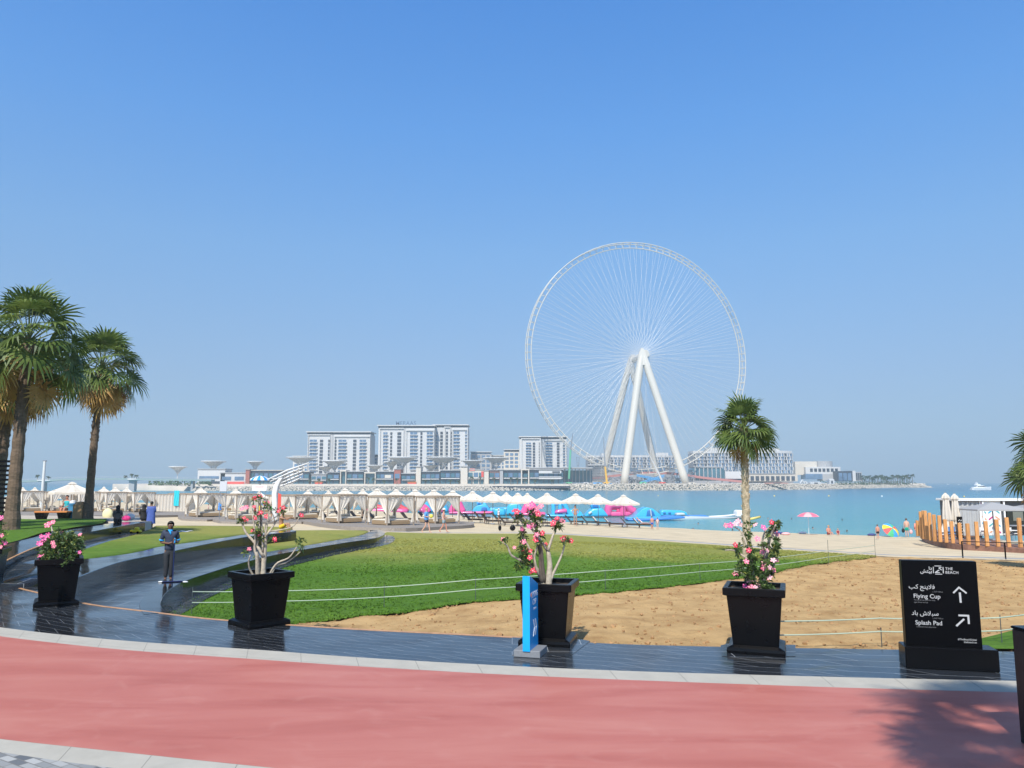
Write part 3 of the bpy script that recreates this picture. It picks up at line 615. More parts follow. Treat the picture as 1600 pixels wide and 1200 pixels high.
lowblock(457, 484, 712, 741, 790, 'low white block peeping out left of the wide apartment block', 3, 3)
lowblock(580, 592, 710, 741, 800, 'narrow grey block in the gap between the two largest apartment blocks', 1, 4, m_grey)
lowblock(735, 768, 705.5, 741, 790, 'low block with blue glass top right of the narrow tower', 4, 4, m_grey, m_glass)
lowblock(767, 792, 711, 741, 800, 'pale low block set back behind the round white canopies', 3, 4, m_wht, m_wht)
lowblock(787, 812, 702, 735, 775, 'small cream block leaning against the left side of the wheel side block', 3, 4, m_cream)
# rooftop letters
def text(s_, size, m, name='lettering', parent=None, ext=.02, align='CENTER', bold=0.0, sp=1.0):
    cu = bpy.data.curves.new(name, 'FONT'); cu.body = s_; cu.size = size; cu.extrude = ext; cu.align_x = align; cu.offset = bold; cu.resolution_u = 3; cu.space_character = sp
    o = bpy.data.objects.new('tmp', cu); SC.collection.objects.link(o); dg = bpy.context.evaluated_depsgraph_get(); me = bpy.data.meshes.new_from_object(o.evaluated_get(dg)); bpy.data.objects.remove(o)
    me.name = name; me.materials.clear(); me.materials.append(m); r = bpy.data.objects.new(name, me); SC.collection.objects.link(r); r.parent = parent; return r
tx = text('MERAAS', 5.4, mat('letter_blue_grey', (.10, .16, .25), .6), 'rooftop_letters', tA, .3, bold=.06); pos = W(634, 664.2, 741); tx.location = pos-tA.location; tx.rotation_euler = (pi/2, 0, 0)
# ---- shops along the water
SHOPS = [  # x0,x1,ytop,ybot,wall,kind,label
 (308, 352, 733, 757.5, m_wht, 'band', 'low white building with dark window band, leftmost on the island quay'),
 (344, 384, 739, 758, m_wht, 'two', 'white shop unit with two dark windows above a red hoarding'),
 (383, 390, 733.5, 757.5, m_red, 'plain', 'slim rust red pylon beside the white shop unit with the red hoarding'),
 (390, 441, 735, 758, m_dk, 'glass', 'dark blue glass shop with cream roof behind the winged shade'),
 (458, 483, 737, 758, m_dk, 'glass', 'dark shop unit below the low white block at the left end'),
 (486, 510, 741, 758, m_grey, 'glass', 'grey shop unit with a small red kiosk at its foot'),
 (511, 530, 738, 758, m_dk, 'glass', 'dark shop unit left of the white portal frame'),
 (531, 541, 734.5, 757.5, m_cream, 'portal', 'tall cream portal frame standing proud of the dark shops below the wide block'),
 (541, 568, 737, 758, m_dk, 'glass', 'dark shop with white balcony line below the wide block'),
 (569, 587, 737.5, 758, m_cream, 'portal', 'cream framed shop with young palms in front'),
 (587, 615, 737, 758, m_dk, 'sign', 'dark shop with pale square sign left of the red unit'),
 (615.5, 626, 733, 757, m_red, 'two', 'tall rust red shop unit with one dark window'),
 (627, 649, 740, 758, m_dk, 'glass', 'dark shop with an orange and red ground floor'),
 (649.5, 657.5, 729.5, 757, m_cream, 'plain', 'tall cream pylon between dark shops below the tallest block'),
 (658, 687, 737, 758, m_dk, 'glass', 'teal glass shop right of the first tall cream pylon'),
 (688, 719, 735, 758, m_dk, 'glass', 'dark shop with a white terrace rail and green bush'),
 (719.5, 730.5, 729, 757.5, m_cream, 'plain', 'broad cream pylon left of the pink topped shop'),
 (731, 756, 733.5, 758, m_cream, 'pink', 'cream shop with pink roof panel and red side panel'),
 (756.5, 763.5, 735, 757.5, m_cream, 'plain', 'short cream pylon right of the pink topped shop'),
 (764, 781, 734.5, 757.5, m_red, 'dark', 'dark brown shop below the small cream block'),
 (781, 786, 734, 757, m_grey, 'plain', 'slim grey pylon right of the dark brown shop'),
 (786, 825, 734.5, 757.5, m_dk, 'glass', 'blue glass shop left of the cream gate'),
 (814, 827, 732.5, 756.5, m_cream, 'portal', 'cream gate frame in front of the blue glass shop'),
 (827, 880, 734, 757.5, m_dk, 'signs', 'long dark shop with three white horizontal bands below the wheel side block'),
]
for (x0, x1, yt, yb, wm_, kd, lb) in SHOPS:
    Y = 655 if kd in ('portal', 'plain') else 658
    t_ = root('shop_building', (x0+x1)/2, Y, 1.2, lb, 'shop')
    b = MB()
    if kd == 'portal':
        pbox(b, x0, x0+1.8, yt, yb, Y, 14); pbox(b, x1-1.8, x1, yt, yb, Y, 14); pbox(b, x0, x1, yt-.01, yt+2.2, Y-.2, 14.4); part(t_, 'frame', b, wm_)
        b = MB(); pbox(b, x0+1.8, x1-1.8, yt+2.2, yb, Y+3, 10); part(t_, 'glazing', b, m_glass2); continue
    pbox(b, x0, x1, yt, yb, Y, 16); part(t_, 'wall', b, wm_ if kd != 'dark' else mat('brown_cladding', (.16, .09, .08), .6, var=.2))
    b = MB(); pbox(b, x0-.4, x1+.4, yt-.8, yt+.3, Y-.8, 17.6); part(t_, 'roof', b, m_cream if kd == 'glass' and x0 < 460 else m_grey)
    if kd == 'plain': continue
    w = x1-x0; n = max(1, int(w/7)); h = yb-yt
    if kd in ('glass', 'sign', 'signs', 'dark', 'pink'):
        for i in range(n):
            b = MB(); pbox(b, x0+w*(i+.08)/n, x0+w*(i+.92)/n, yt+h*.2, yt+h*.48, Y-.25, .5); part(t_, 'window', b, m_glass if i % 2 else m_glass2)
            b = MB(); pbox(b, x0+w*(i+.08)/n, x0+w*(i+.92)/n, yt+h*.66, yb-1, Y-.25, .5); part(t_, 'shop_window', b, m_glass2)
        b = MB(); pbox(b, x0+1, x1-1, yt+h*.52, yt+h*.58, Y-2.6, 2.6); part(t_, 'balcony', b, m_wht)
    if kd == 'band': b = MB(); pbox(b, x0+3, x1-10, yt+11, yt+15, Y-.3, .6); part(t_, 'window_band', b, m_glass); b = MB(); pbox(b, x0+3, x1-8, yt+19, yb, Y-.3, .6); part(t_, 'shop_window', b, m_dk)
    if kd == 'two':
        k = 2 if w > 20 else 1
        for i in range(k): b = MB(); pbox(b, x0+w*(i+.12)/k, x0+w*(i+.85)/k, yt+h*.3, yt+h*.6, Y-.3, .6); part(t_, 'window', b, m_glass)
        if w > 20: b = MB(); pbox(b, 353, 382, 752.5, 759.5, Y-9, .5); part(t_, 'hoarding', b, m_redp)
    if kd == 'sign': b = MB(); pbox(b, 601, 611, 742, 747, Y-.5, .3); part(t_, 'sign_panel', b, m_cream)
    if kd == 'signs':
        for (ya, yb2) in ((735.4, 739.6), (744.5, 745.6), (746.8, 748.6)): b = MB(); pbox(b, 842, 877, ya, yb2, Y-3, .6); part(t_, 'sign_panel', b, m_wht)
        b = MB(); pbox(b, 863, 875, 736.4, 738.6, Y-3.3, .2); part(t_, 'sign_plate', b, m_dk)
    if kd == 'pink': b = MB(); pbox(b, x0+3, x0+11, 732, 735.5, Y-.6, .4); part(t_, 'roof_panel', b, mat('pink_panel', (.75, .25, .2), .6)); b = MB(); pbox(b, x1-4, x1-.5, 736.5, 745.5, Y-.6, .4); part(t_, 'side_panel', b, m_redp)
for x0, x1, c, lb in ((492, 503, m_redp, 'small red kiosk on the island quay below the grey shop'), (637, 650, m_redp, 'orange and red kiosk at the foot of the tall cream pylon')):
    t_ = root('kiosk', (x0+x1)/2, 648, 1.2, lb, 'kiosk'); b = MB(); pbox(b, x0, x1, 753.5, 758, 648, 4); part(t_, 'wall', b, c); b = MB(); pbox(b, x0-.5, x1+.5, 752.9, 753.6, 647.5, 5); part(t_, 'roof', b, m_or)
t_ = root('glass_pavilion', 900, 690, 1.3, 'long low teal glass building between the shops and the wheel', 'pavilion')
b = MB(); pbox(b, 880, 925, 735, 754, 690, 14); part(t_, 'glazing', b, m_glass2); b = MB(); pbox(b, 826, 926, 730.3, 732, 676, 34); part(t_, 'roof', b, m_grey)
for i in range(8): b = MB(); pbox(b, 882+i*5.7, 883+i*5.7, 732, 754, 689, .8); part(t_, 'column', b, m_grey)
# ---- funnel canopies
CAN = [(278, 729, 13, 757), (334, 720.5, 18, 757), (399, 721, 12, 757), (471, 714.5, 23, 757), (523, 720, 19, 757), (509, 729, 13, 757), (586, 727, 13, 757), (629, 714.5, 23, 757), (612, 721, 12, 757), (692, 714.5, 26, 757), (673, 727, 12, 757), (738, 719.5, 17, 757), (775, 715, 20, 757)]
def canopy(px, yt, hw, yb, Y, label):
    z0 = W(px, yb, Y).z; zt = W(px, yt, Y).z; h = zt-z0; r = hw*Y/1200
    t_ = thing('funnel_canopy', (W(px, yt, Y).x, Y, z0), label, 'canopy', 'round white funnel canopies on the island')
    b = MB(); b.lathe([(.45, 0), (.4, h*.55), (.6, h*.62)], 8); part2 = b.build('column', m_crn, t_)
    b = MB()
    for k in range(10):
        a = 2*pi*k/10; b.tube([(0, 0, h*.55), (r*.3*cos(a), r*.3*sin(a), h*.78), (r*.85*cos(a), r*.85*sin(a), h*.955)], [.35, .28, .2], 5)
    b.build('branch_struts', m_crn, t_)
    b = MB()
    for rr, zz in ((1, .985), (.75, .95), (.5, .88), (.28, .76)):
        n = 24; pts = [(r*rr*cos(2*pi*k/n), r*rr*sin(2*pi*k/n), h*zz) for k in range(n)]; b.tube(pts, .28 if rr < 1 else .5, 5, wrap=True)
    b.lathe([(r*.35, h*.80), (r*.62, h*.915), (r, h*.975), (r, h*1.0), (r*.6, h*.99), (.1, h*.985)], 24, caps=False); b.build('shade_dish', m_crn, t_)
for i, (px, yt, hw, yb) in enumerate(CAN):
    lbs = ['smallest white funnel canopy, alone over the bridge end at far left', 'wide white funnel canopy above the leftmost low white building', 'narrow white funnel canopy above the rust red pylon', 'broad white funnel canopy at the left edge of the wide apartment block', 'upper white funnel canopy in front of the wide apartment block', 'lower small white funnel canopy in front of the wide apartment block', 'small white funnel canopy at the left corner of the tallest block', 'broad white funnel canopy in front of the middle of the tallest block', 'white funnel canopy half behind the broad one before the tallest block', 'broadest white funnel canopy in front of the narrow tower', 'small low white funnel canopy left of the broadest one', 'white funnel canopy right of the narrow tower', 'rightmost white funnel canopy, above the dark brown shop']
    canopy(px, yt, hw, yb, 690 if i not in (5, 6, 8, 10) else 700, lbs[i])
# ---- hotels with panelled facades
def hotel(px0, px1, ytop, y0, y1, floors, cols, Y, bulge, label, pent, nm='hotel_building', maxw=96):
    t_ = root(nm, (px0+px1)/2, Y, 1.4, label, 'hotel')
    xa = W(px0, 720, Y).x; xb = W(px1, 720, Y).x; n = cols
    def fy(u): return Y+bulge*(2*u-1)**4*8+(0)
    def zz(py): return W(800, py, Y).z
    b = MB()
    rg = []
    for i in range(n+1):
        u = i/n; x = lerp(xa, xb, u); y = fy(u); rg.append([Vector((x, y, 1.2)), Vector((x, y, zz(y0-.5))), Vector((x, y+22, zz(y0-.5))), Vector((x, y+22, 1.2))])
    b.loft(rg); part(t_, 'wall', b, mat('hotel_grey', (.30, .30, .31), .6, var=.1, vscale=.1))
    b = MB(); b.loft([[Vector((r_[0].x, r_[0].y-.7, zz(y0-.4))), Vector((r_[0].x, r_[0].y-.7, zz(ytop))), Vector((r_[0].x, r_[0].y+22, zz(ytop))), Vector((r_[0].x, r_[0].y+22, zz(y0-.4)))] for r_ in rg]); part(t_, 'roof', b, m_wht)
    for (p0, p1, pt) in pent: b = MB(); pbox(b, p0, p1, pt, ytop+.2, Y+5, 12); part(t_, 'penthouse', b, m_wht)
    ph = (y1-y0)/floors; me = {}; cw = (xb-xa)/n; hh = zz(y0)-zz(y0+ph)
    def wmesh(k):
        if k not in me:
            q = MB(); q.box((0, -.2, 0), (cw*.40, .5, hh*.9)); q.mi = 1; q.box((cw*.38, -.3, 0), (cw*.25, .7, hh*.9)); q.box((0, -.45, -hh*.45), (cw*.98, 1.0, hh*.1)); me[k] = q.mesh('window', [m_glass if k else m_dk, m_wht if k != 2 else m_grey])
        return me[k]
    cnt = 0; ex = MB()
    for f in range(floors):
        for i in range(n):
            u = (i+.5)/n; y = fy(u)-.3; z = zz(y0+ph*(f+.5)); off = cw*.2*((f+i) % 2-.5)
            if cnt < maxw:
                o = bpy.data.objects.new('window', wmesh((i*7+f*3) % 3)); SC.collection.objects.link(o); o.parent = t_; o.location = Vector((lerp(xa, xb, u)+off, y, z))-t_.location
                cnt += 1
            else:
                ex.mi = 0; ex.box((lerp(xa, xb, u)+off, y-.2, z), (cw*.4, .5, hh*.9)); ex.mi = 1; ex.box((lerp(xa, xb, u)+off+cw*.38, y-.3, z), (cw*.25, .7, hh*.9))
    if ex.v: part(t_, 'lower_windows', ex, [m_glass, m_wht]).__setitem__('kind', 'stuff')
    b = MB()
    for f in range(floors+1):
        z = zz(y0+ph*f); b.loft([[Vector((r_[0].x, r_[0].y-.9, z-.25)), Vector((r_[0].x, r_[0].y-.9, z+.25)), Vector((r_[0].x, r_[0].y+.3, z+.25)), Vector((r_[0].x, r_[0].y+.3, z-.25))] for r_ in rg])
    part(t_, 'floor_bands', b, m_grey); return t_
h1 = hotel(919, 1057, 711.5, 714.5, 731, 4, 24, 860, 1, 'long low hotel with panelled front seen through the legs of the big wheel', [(940, 950, 708), (1025, 1044, 707.3)])
b = MB(); 
for i in range(20): pbox(b, 948+i*4.6, 951.6+i*4.6, 731.5, 736, 859.2, .6)
part(h1, 'arcade_windows', b, m_glass)
h2 = hotel(1086, 1243, 704, 708, 740, 6, 30, 800, 1.2, 'large hotel with grey vertical panels right of the wheel, curved at its right end', [(1110, 1128, 699.5), (1176, 1218, 700.5)])
t_ = root('podium_building', 1106, 740, 1.4, 'blue glass pavilion with sloped roof in front of the large hotel', 'pavilion'); b = MB()
a = [W(x, y, 740) for x, y in ((1082, 751), (1082, 733.5), (1086, 730), (1127, 730), (1133, 736), (1133, 751))]; b.add(a+[p+Vector((0, 18, 0)) for p in a], [(0, 1, 2, 3, 4, 5), (11, 10, 9, 8, 7, 6)]+[(i, i+6, (i+1) % 6+6, (i+1) % 6) for i in range(6)]); part(t_, 'glazing', b, m_glass2)
b = MB(); pbox(b, 1085, 1128, 729.2, 730.4, 739, 20); part(t_, 'roof', b, m_grey)
for i in range(7): b = MB(); pbox(b, 1086+i*6.6, 1086.8+i*6.6, 731, 751, 739.2, .8); part(t_, 'mullion', b, m_grey)
t_ = root('podium_building', 1148, 738, 1.4, 'plain white box building left of the tall single palm', 'pavilion'); b = MB(); pbox(b, 1133.5, 1164, 736.5, 748, 738, 16); part(t_, 'wall', b, m_wht); b = MB(); pbox(b, 1135, 1163, 748, 751.5, 739, 14); part(t_, 'glazing', b, m_dk)
t_ = root('podium_building', 1205, 790, 1.4, 'beige base of shops under the large hotel', 'podium'); b = MB(); pbox(b, 1170, 1246, 741.5, 752, 790, 6); part(t_, 'wall', b, mat('beige_stone', (.5, .45, .38), .8, var=.1, vscale=.1))
for i in range(9): b = MB(); pbox(b, 1173+i*8, 1178+i*8, 744, 751, 789.6, .5); part(t_, 'shop_window', b, m_dk)
t_ = root('white_building', 1278, 830, 1.4, 'stepped white building with a row of square windows near the island tip', 'building')
b = MB(); pbox(b, 1243, 1276, 721, 742, 835, 20); part(t_, 'wall', b, m_cream); b = MB(); pbox(b, 1259, 1313, 729.5, 740.5, 830, 18); part(t_, 'wing', b, m_wht)
b = MB(); c0 = W(1285, 733, 846); b.lathe([(10.5, 14), (10.5, c0.z+8.5), (9.5, c0.z+8.6)], 16, (c0.x, 846, 0)); part(t_, 'round_tower', b, m_grey)
for i in range(7): b = MB(); pbox(b, 1266+i*6.5, 1270+i*6.5, 732, 737, 829.6, .6); part(t_, 'window', b, m_dk)
b = MB(); pbox(b, 1259, 1285, 740.5, 749, 829, 14); part(t_, 'glazing', b, m_glass); b = MB(); pbox(b, 1285, 1308, 740.5, 751, 829.5, 14); part(t_, 'base_wall', b, m_grey)
t_ = root('dark_building', 1325, 820, 1.4, 'dark blue cube building right of the stepped white one', 'building'); b = MB(); pbox(b, 1308, 1333, 736, 752, 820, 18); part(t_, 'wall', b, m_dk)
b = MB(); pbox(b, 1333, 1336.5, 735.5, 752, 819, 19); part(t_, 'end_wall', b, m_wht)
for i in range(3): b = MB(); pbox(b, 1311+i*7, 1316+i*7, 739, 751, 819.6, .5); part(t_, 'window', b, m_glass)
t_ = root('grey_building', 1341, 830, 1.4, 'small grey drum building at the edge of the island palms', 'building'); b = MB(); pbox(b, 1337, 1346.5, 737.5, 752, 830, 12); part(t_, 'wall', b, m_grey)
for i in range(3): b = MB(); pbox(b, 1338+i*3, 1339.6+i*3, 739, 750, 829.6, .5); part(t_, 'window', b, m_dk)
# ---- the giant wheel
YW = 720; hub = W(998.5, 557.5, YW); psi = radians(14)
ax = Vector((sin(psi), -cos(psi), 0)); rt = Vector((cos(psi), sin(psi), 0)); up = Vector((0, 0, 1)); Rw = 110.8
whl = thing('observation_wheel', (hub.x, YW, 1.5), 'giant white observation wheel without cabins standing on the island', 'observation wheel')
L0 = whl.location; HC = hub-L0
def rimp(a, r, s): return HC+rt*r*cos(a)+up*r*sin(a)+ax*s
b = MB(); n = 192
for r_, s, th in ((Rw, 3.2, .42), (Rw, -3.2, .42), (Rw-4.6, 0, .5)): b.tube([rimp(2*pi*k/n, r_, s) for k in range(n)], th, 6, wrap=True)
b.build('rim', m_wheel, whl, sm=True)
b = MB()
for k in range(96):
    a = 2*pi*k/96; a2 = 2*pi*(k+.5)/96; b.cyl(rimp(a, Rw, 3.2), rimp(a, Rw, -3.2), .32, 5); b.cyl(rimp(a, Rw, 3.2), rimp(a, Rw-4.6, 0), .26, 5); b.cyl(rimp(a, Rw, -3.2), rimp(a, Rw-4.6, 0), .26, 5)
    b.cyl(rimp(a, Rw, 3.2), rimp(a2, Rw, -3.2), .16, 4)
b.build('rim_lattice', m_wheel, whl)
m_cable = mat('spoke_cable', (.7, .7, .7), .4); ex = MB()
for k in range(192):
    a = 2*pi*k/192; s = 13 if k % 2 else -13; q0 = rimp(a+(.9 if k % 4 < 2 else -.9)*.35, 3.0, s); q1 = rimp(a, Rw-4.6, 0)
    if k < 96: pass
    bb2 = ex if k % 2 else MB(); bb2.cyl(q0, q1, .078, 4)
    if not k % 2: bb2.build('spoke', m_cable, whl)
ex.build('rear_spokes', m_cable, whl).__setitem__('kind', 'stuff')
b = MB(); b.tube([HC+ax*s for s in (-17, -16.9, -12, -11.9, 11.9, 12, 17)], [2.2, 3.0, 3.0, 2.6, 2.6, 3.0, 3.0], 16)
for s in (-14, 14): b.tube([HC+ax*(s-.5), HC+ax*(s+.5)], 4.4, 20)
b.build('hub', m_wheel, whl, sm=False)
def leg(p, q, r0, r1, nm='support_leg'):
    b = MB(); d = q-p; b.tube([p, p+d*.04, p+d*.15, p+d*.5, p+d*.93, q], [r0*.6, r0*.8, r1, r1, r1, r1*.92], 12); return b.build(nm, m_wheel, whl, sm=True)
Af = W(1003, 548.5, YW-17)-L0; Ff = [W(975, 755.3, 690)-L0, W(1072, 754.5, 690)-L0]
Ar = W(985, 562, YW+17)-L0; Fr = [W(938, 748, 770)-L0, W(1029, 748, 770)-L0]
for q in Ff: q.z = -.3
for q in Fr: q.z = -.3
for q in Ff: leg(Af, q, 3.6, 3.5)
for q in Fr: leg(Ar, q, 3.4, 3.3)
for A_, F_ in ((Af, Ff), (Ar, Fr)):    # the crown plate joining each pair of legs
    b = MB(); pts = [A_+Vector((-1.3, 0, 2.2)), A_+Vector((1.3, 0, 2.2)), A_.lerp(F_[1], .12)+Vector((2.9, 0, 0)), A_.lerp(F_[1], .12)+Vector((-3.3, 0, 1)), A_.lerp(F_[0], .12)+Vector((3.2, 0, 1)), A_.lerp(F_[0], .12)+Vector((-2.7, 0, 0))]
    b.add([p+Vector((0, -2.6, 0)) for p in pts]+[p+Vector((0, 2.6, 0)) for p in pts], [(0, 1, 2, 3, 4, 5), (11, 10, 9, 8, 7, 6)]+[(i, i+6, (i+1) % 6+6, (i+1) % 6) for i in range(6)]); b.build('leg_crown', m_wheel, whl)
# ---- building site around the feet of the wheel
rs_ = random.Random(11); m_blue = mat('crane_blue', (.05, .3, .6), .5); m_yel = mat('crane_yellow', (.75, .42, .03), .5); m_green = mat('crane_green', (.12, .42, .25), .5)
t_ = root('scaffold_tower', 933, 700, 1.3, 'grey steel scaffold tower left of the near wheel leg', 'scaffold'); b = MB()
for lv in range(6):
    for i in range(7):
        x = 921+i*4; pbox(b, x, x+.7, 727+lv*4.2, 731.2+lv*4.2, 700, .6); pbox(b, 921, 946, 727+lv*4.2, 727.8+lv*4.2, 700, .5)
        p = W(x, 731+lv*4.2, 699.5); q = W(x+4, 727+lv*4.2, 699.5); b.cyl(p, q, .22, 4); b.cyl(W(x, 727+lv*4.2, 706), W(x+4, 731+lv*4.2, 706), .25, 4)
part(t_, 'scaffolding', b, m_steel); b = MB(); pbox(b, 919, 948, 725.5, 727.4, 698, 10); part(t_, 'deck', b, m_grey)
for (cx0, cx1, ct, lb) in ((1050, 1082, 738, 'dark steel platform structure beside the right wheel foot'), (955, 1045, 745, 'tangle of dark steelwork stored between the wheel feet')):
    t_ = root('steel_structure', (cx0+cx1)/2, 712, 1.3, lb, 'steelwork'); b = MB()
    for i in range(int((cx1-cx0)*1.3)):
        x = rs_.uniform(cx0, cx1); y = rs_.uniform(ct, 754); b.cyl(W(x, y, 705+rs_.uniform(0, 14)), W(x+rs_.uniform(-9, 9), min(756, y+rs_.uniform(-4, 6)), 705+rs_.uniform(0, 14)), rs_.uniform(.2, .6), 4)
    for x in range(cx0, cx1, 8): b.cyl(W(x, ct+1, 712), W(x, 756, 712), .35, 5)
    part(t_, 'beams', b, m_steel)
t_ = root('boarding_ramp', 1000, 735, 1.3, 'long curved red boarding ramp passing behind the wheel legs', 'ramp'); b = MB()
rp_ = [W(x, y, 735) for x, y in ((905, 749), (925, 747.3), (955, 744), (985, 740.5), (1010, 739), (1040, 739), (1070, 742), (1100, 746.5), (1130, 749.5), (1165, 753))]
b.loft([[p+Vector((0, 0, -1.1)), p+Vector((0, 0, 1.0)), p+Vector((0, 4, 1.0)), p+Vector((0, 4, -1.1))] for p in smooth(rp_, 3)]); part(t_, 'deck', b, mat('ramp_red', (.42, .17, .15), .6))
for x in range(930, 1150, 22):
    b = MB(); y = 744; p = W(x, 746, 737); b.cyl((p.x, p.y, 1.3), (p.x, p.y, W(x, 744 if x < 1090 else 749, 737).z), .6, 6); part(t_, 'pier', b, m_grey)
t_ = root('lattice_boom', 1015, 705, 1.3, 'light blue lattice boom lying low between the wheel feet', 'crane boom'); b = MB()
for (x0, y0_, x1, y1_) in ((995, 744, 1036, 752), (1000, 756, 1038, 745)):
    p, q = W(x0, y0_, 700), W(x1, y1_, 700)
    for o in (Vector((0, 0, 0)), Vector((0, 0, 1.6)), Vector((0, 1.6, .8))): b.cyl(p+o, q+o, .3, 5)
    for i in range(9): b.cyl(p.lerp(q, i/9)+Vector((0, 0, 0)), p.lerp(q, (i+1)/9)+Vector((0, 0, 1.6)), .2, 4)
part(t_, 'boom', b, m_blue)
def crane(nm, x0, y0_, x1, y1_, xm, ym, mA, mB, Y, lb, base=None):
    t_ = thing(nm, W(x0, y0_, Y), lb, 'crane'); b = MB(); b.cyl(W(x0, y0_, Y), W(xm, ym, Y), .95, 8, .8); part(t_, 'lower_boom', b, mA)
    b = MB(); b.cyl(W(xm, ym, Y), W(x1, y1_, Y), .6, 6, .25); part(t_, 'upper_boom', b, mB)
    b = MB(); p = W(x0, y0_, Y); b.bbox((p.x, Y+1, 1.9), (5.5, 3, 1.4), .3); part(t_, 'body', b, base or mA)
    for s in (-1.6, 1.6): b = MB(); b.cyl((p.x+s, Y-.9, 1.4), (p.x+s, Y-.4, 1.4), .6, 10); part(t_, 'wheel', b, M_black)
crane('mobile_crane', 948.5, 756, 943, 683, 945.5, 729, m_yel, m_steel, 668, 'yellow crane with thin grey raised boom left of the wheel legs')
crane('mobile_crane', 889, 748, 895, 677, 891.5, 703, m_green, m_steel, 672, 'green crane boom standing upright right of the wheel side block')
crane('mobile_crane', 1035, 753, 1010, 702.5, 1027, 735, m_wht, m_wht, 672, 'white boom crane leaning left on a red body between the wheel feet', m_redp)
t_ = root('roof_antenna', 903, 760, 1.3, 'small dark lattice mast right of the green crane', 'mast'); b = MB()
for s in (-1, 1): b.cyl(W(903+s*.5, 735, 760), W(903+s*2.3, 714, 760), .2, 4)
for k in range(5): b.cyl(W(901, 714+k*4, 760), W(905, 716+k*4, 760), .12, 4)
part(t_, 'frame', b, m_steel)
# site clutter: cabins and stores
CL = [(912, 920, 753.5, m_wht, 'white site cabin', 'white site cabin left of the blue sheeted stack'), (927, 941, 753.8, m_blue, 'sheeted_stack', 'blue sheeted stack left of the yellow crane'), (952, 956, 754.6, m_blue, 'skip', 'small blue skip right of the yellow crane'), (962, 968, 752, m_grey, 'cabin', 'grey site cabin touching the left near wheel foot'), (1000, 1010, 752.6, m_green, 'crate', 'green container between the near wheel feet'), (1076, 1086, 753.6, m_cream, 'cabin', 'cream hut right of the right near wheel foot'), (1174, 1190, 754.5, m_grey, 'barge', 'grey flat stack on the shore right of the single palm'), (1196, 1232, 754, mat('brick_stack', (.45, .25, .2), .8, var=.2), 'pallets', 'row of brownish pallets on the shore below the large hotel'), (1252, 1262, 752, m_wht, 'boat_store', 'white tent on the shore left of the beige hut'), (1266, 1284, 752.8, m_wht, 'tent', 'long white tent below the stepped white building'), (1296, 1304, 748, m_wht, 'hut', 'small white gatehouse below the dark cube building')]
for (x0, x1, yt, m_, nm, lb) in CL:
    nm = nm.replace(' ', '_'); t_ = root(nm, (x0+x1)/2, 652, 1.2, lb, nm.replace('_', ' ')); b = MB(); a = W(x0, 757, 652); c = W(x1, yt, 652); w_ = c.x-a.x; h_ = c.z-1.2
    b.add([(a.x, 652, 1.2), (c.x, 652, 1.2), (c.x, 657, 1.2), (a.x, 657, 1.2), (a.x+.2, 652, 1.2+h_*.8), (c.x-.2, 652, 1.2+h_*.8), (c.x-.2, 657, 1.2+h_*.8), (a.x+.2, 657, 1.2+h_*.8), (a.x+w_*.1, 654.5, 1.2+h_), (c.x-w_*.1, 654.5, 1.2+h_)], [(0, 1, 5, 4), (1, 2, 6, 5), (2, 3, 7, 6), (3, 0, 4, 7), (4, 5, 9, 8), (6, 7, 8, 9), (5, 6, 9), (7, 4, 8)]); part(t_, 'shell', b, m_)
    b = MB(); b.box(((a.x+c.x)/2, 651.9, 1.2+h_*.35), (w_*.3, .2, h_*.5)); part(t_, 'opening', b, m_dk)
t_ = root('sailing_pylon', 1255, 652, 1.0, 'white and dark slanted V shaped shade below the white tent', 'shade'); b = MB(); b.cyl(W(1250, 756, 652), W(1254, 749.5, 652), .8, 6); b.cyl(W(1257, 756, 652), W(1253, 750, 652), .8, 6); part(t_, 'frame', b, m_wht)
# ---- distant palms and greenery on the island
m_pt = mat('far_trunk', (.16, .12, .09), .9); m_pl = leafmat('far_frond', (.035, .06, .025), (.08, .11, .05), .2, .5); m_bush = leafmat('far_bush', (.04, .08, .03), (.09, .15, .05), .2, .5)
def farpalm(px, ytop, ybot, Y, label, group, nm='date_palm', spread=3.2, mini=False):
    z0 = W(px, ybot, Y).z; h = W(px, ytop, Y).z-z0; rn = random.Random(int(px*7))
    t_ = thing(nm, (W(px, ybot, Y).x, Y, z0), label, 'palm tree', group)
    b = MB(); b.tube([(0, 0, -.5), (.15, 0, h*.4), (0, 0, h*.8)], [.38, .3, .28], 6); b.build('trunk', m_pt, t_)
    b = MB()
    for k in range(18):
        a = rn.uniform(0, 6.28); e = rn.uniform(-.3, 1.3); L = spread*rn.uniform(.8, 1.15); d = Vector((cos(a), sin(a), 0)); p = Vector((0, 0, h*.8)); pts = []
        for s in range(6):
            u = s/5; pts.append(p+d*L*u*cos(e*.7)+Vector((0, 0, L*(sin(e)*u-.75*u*u))))
        sd_ = d.cross(Vector((0, 0, 1)))
        for s in range(5):
            w0 = .55*(1-abs(2*(s/5)-.8)*.6); w1 = .5*(1-abs(2*((s+1)/5)-.8)*.6)
            for sg in (-1, 1): b.add([pts[s], pts[s+1], pts[s+1]+sd_*sg*w1-Vector((0, 0, w1*.7)), pts[s]+sd_*sg*w0*.9-Vector((0, 0, w0*.7))], [(0, 1, 2, 3)])
    b.build('crown', m_pl, t_)
    return t_
rp = random.Random(5); xs_ = [1347+i*2.9+rp.uniform(-.8, .8) for i in range(28)]
for i, x in enumerate(xs_):
    farpalm(x, 741+rp.uniform(-1, 5)-(1.5 if i > 22 else 0), 755.5, 770+rp.uniform(-20, 20), '%s palm from the left in the grove at the island tip' % ORD[i], 'palms at the island tip')
b = MB(); rg_ = random.Random(2)
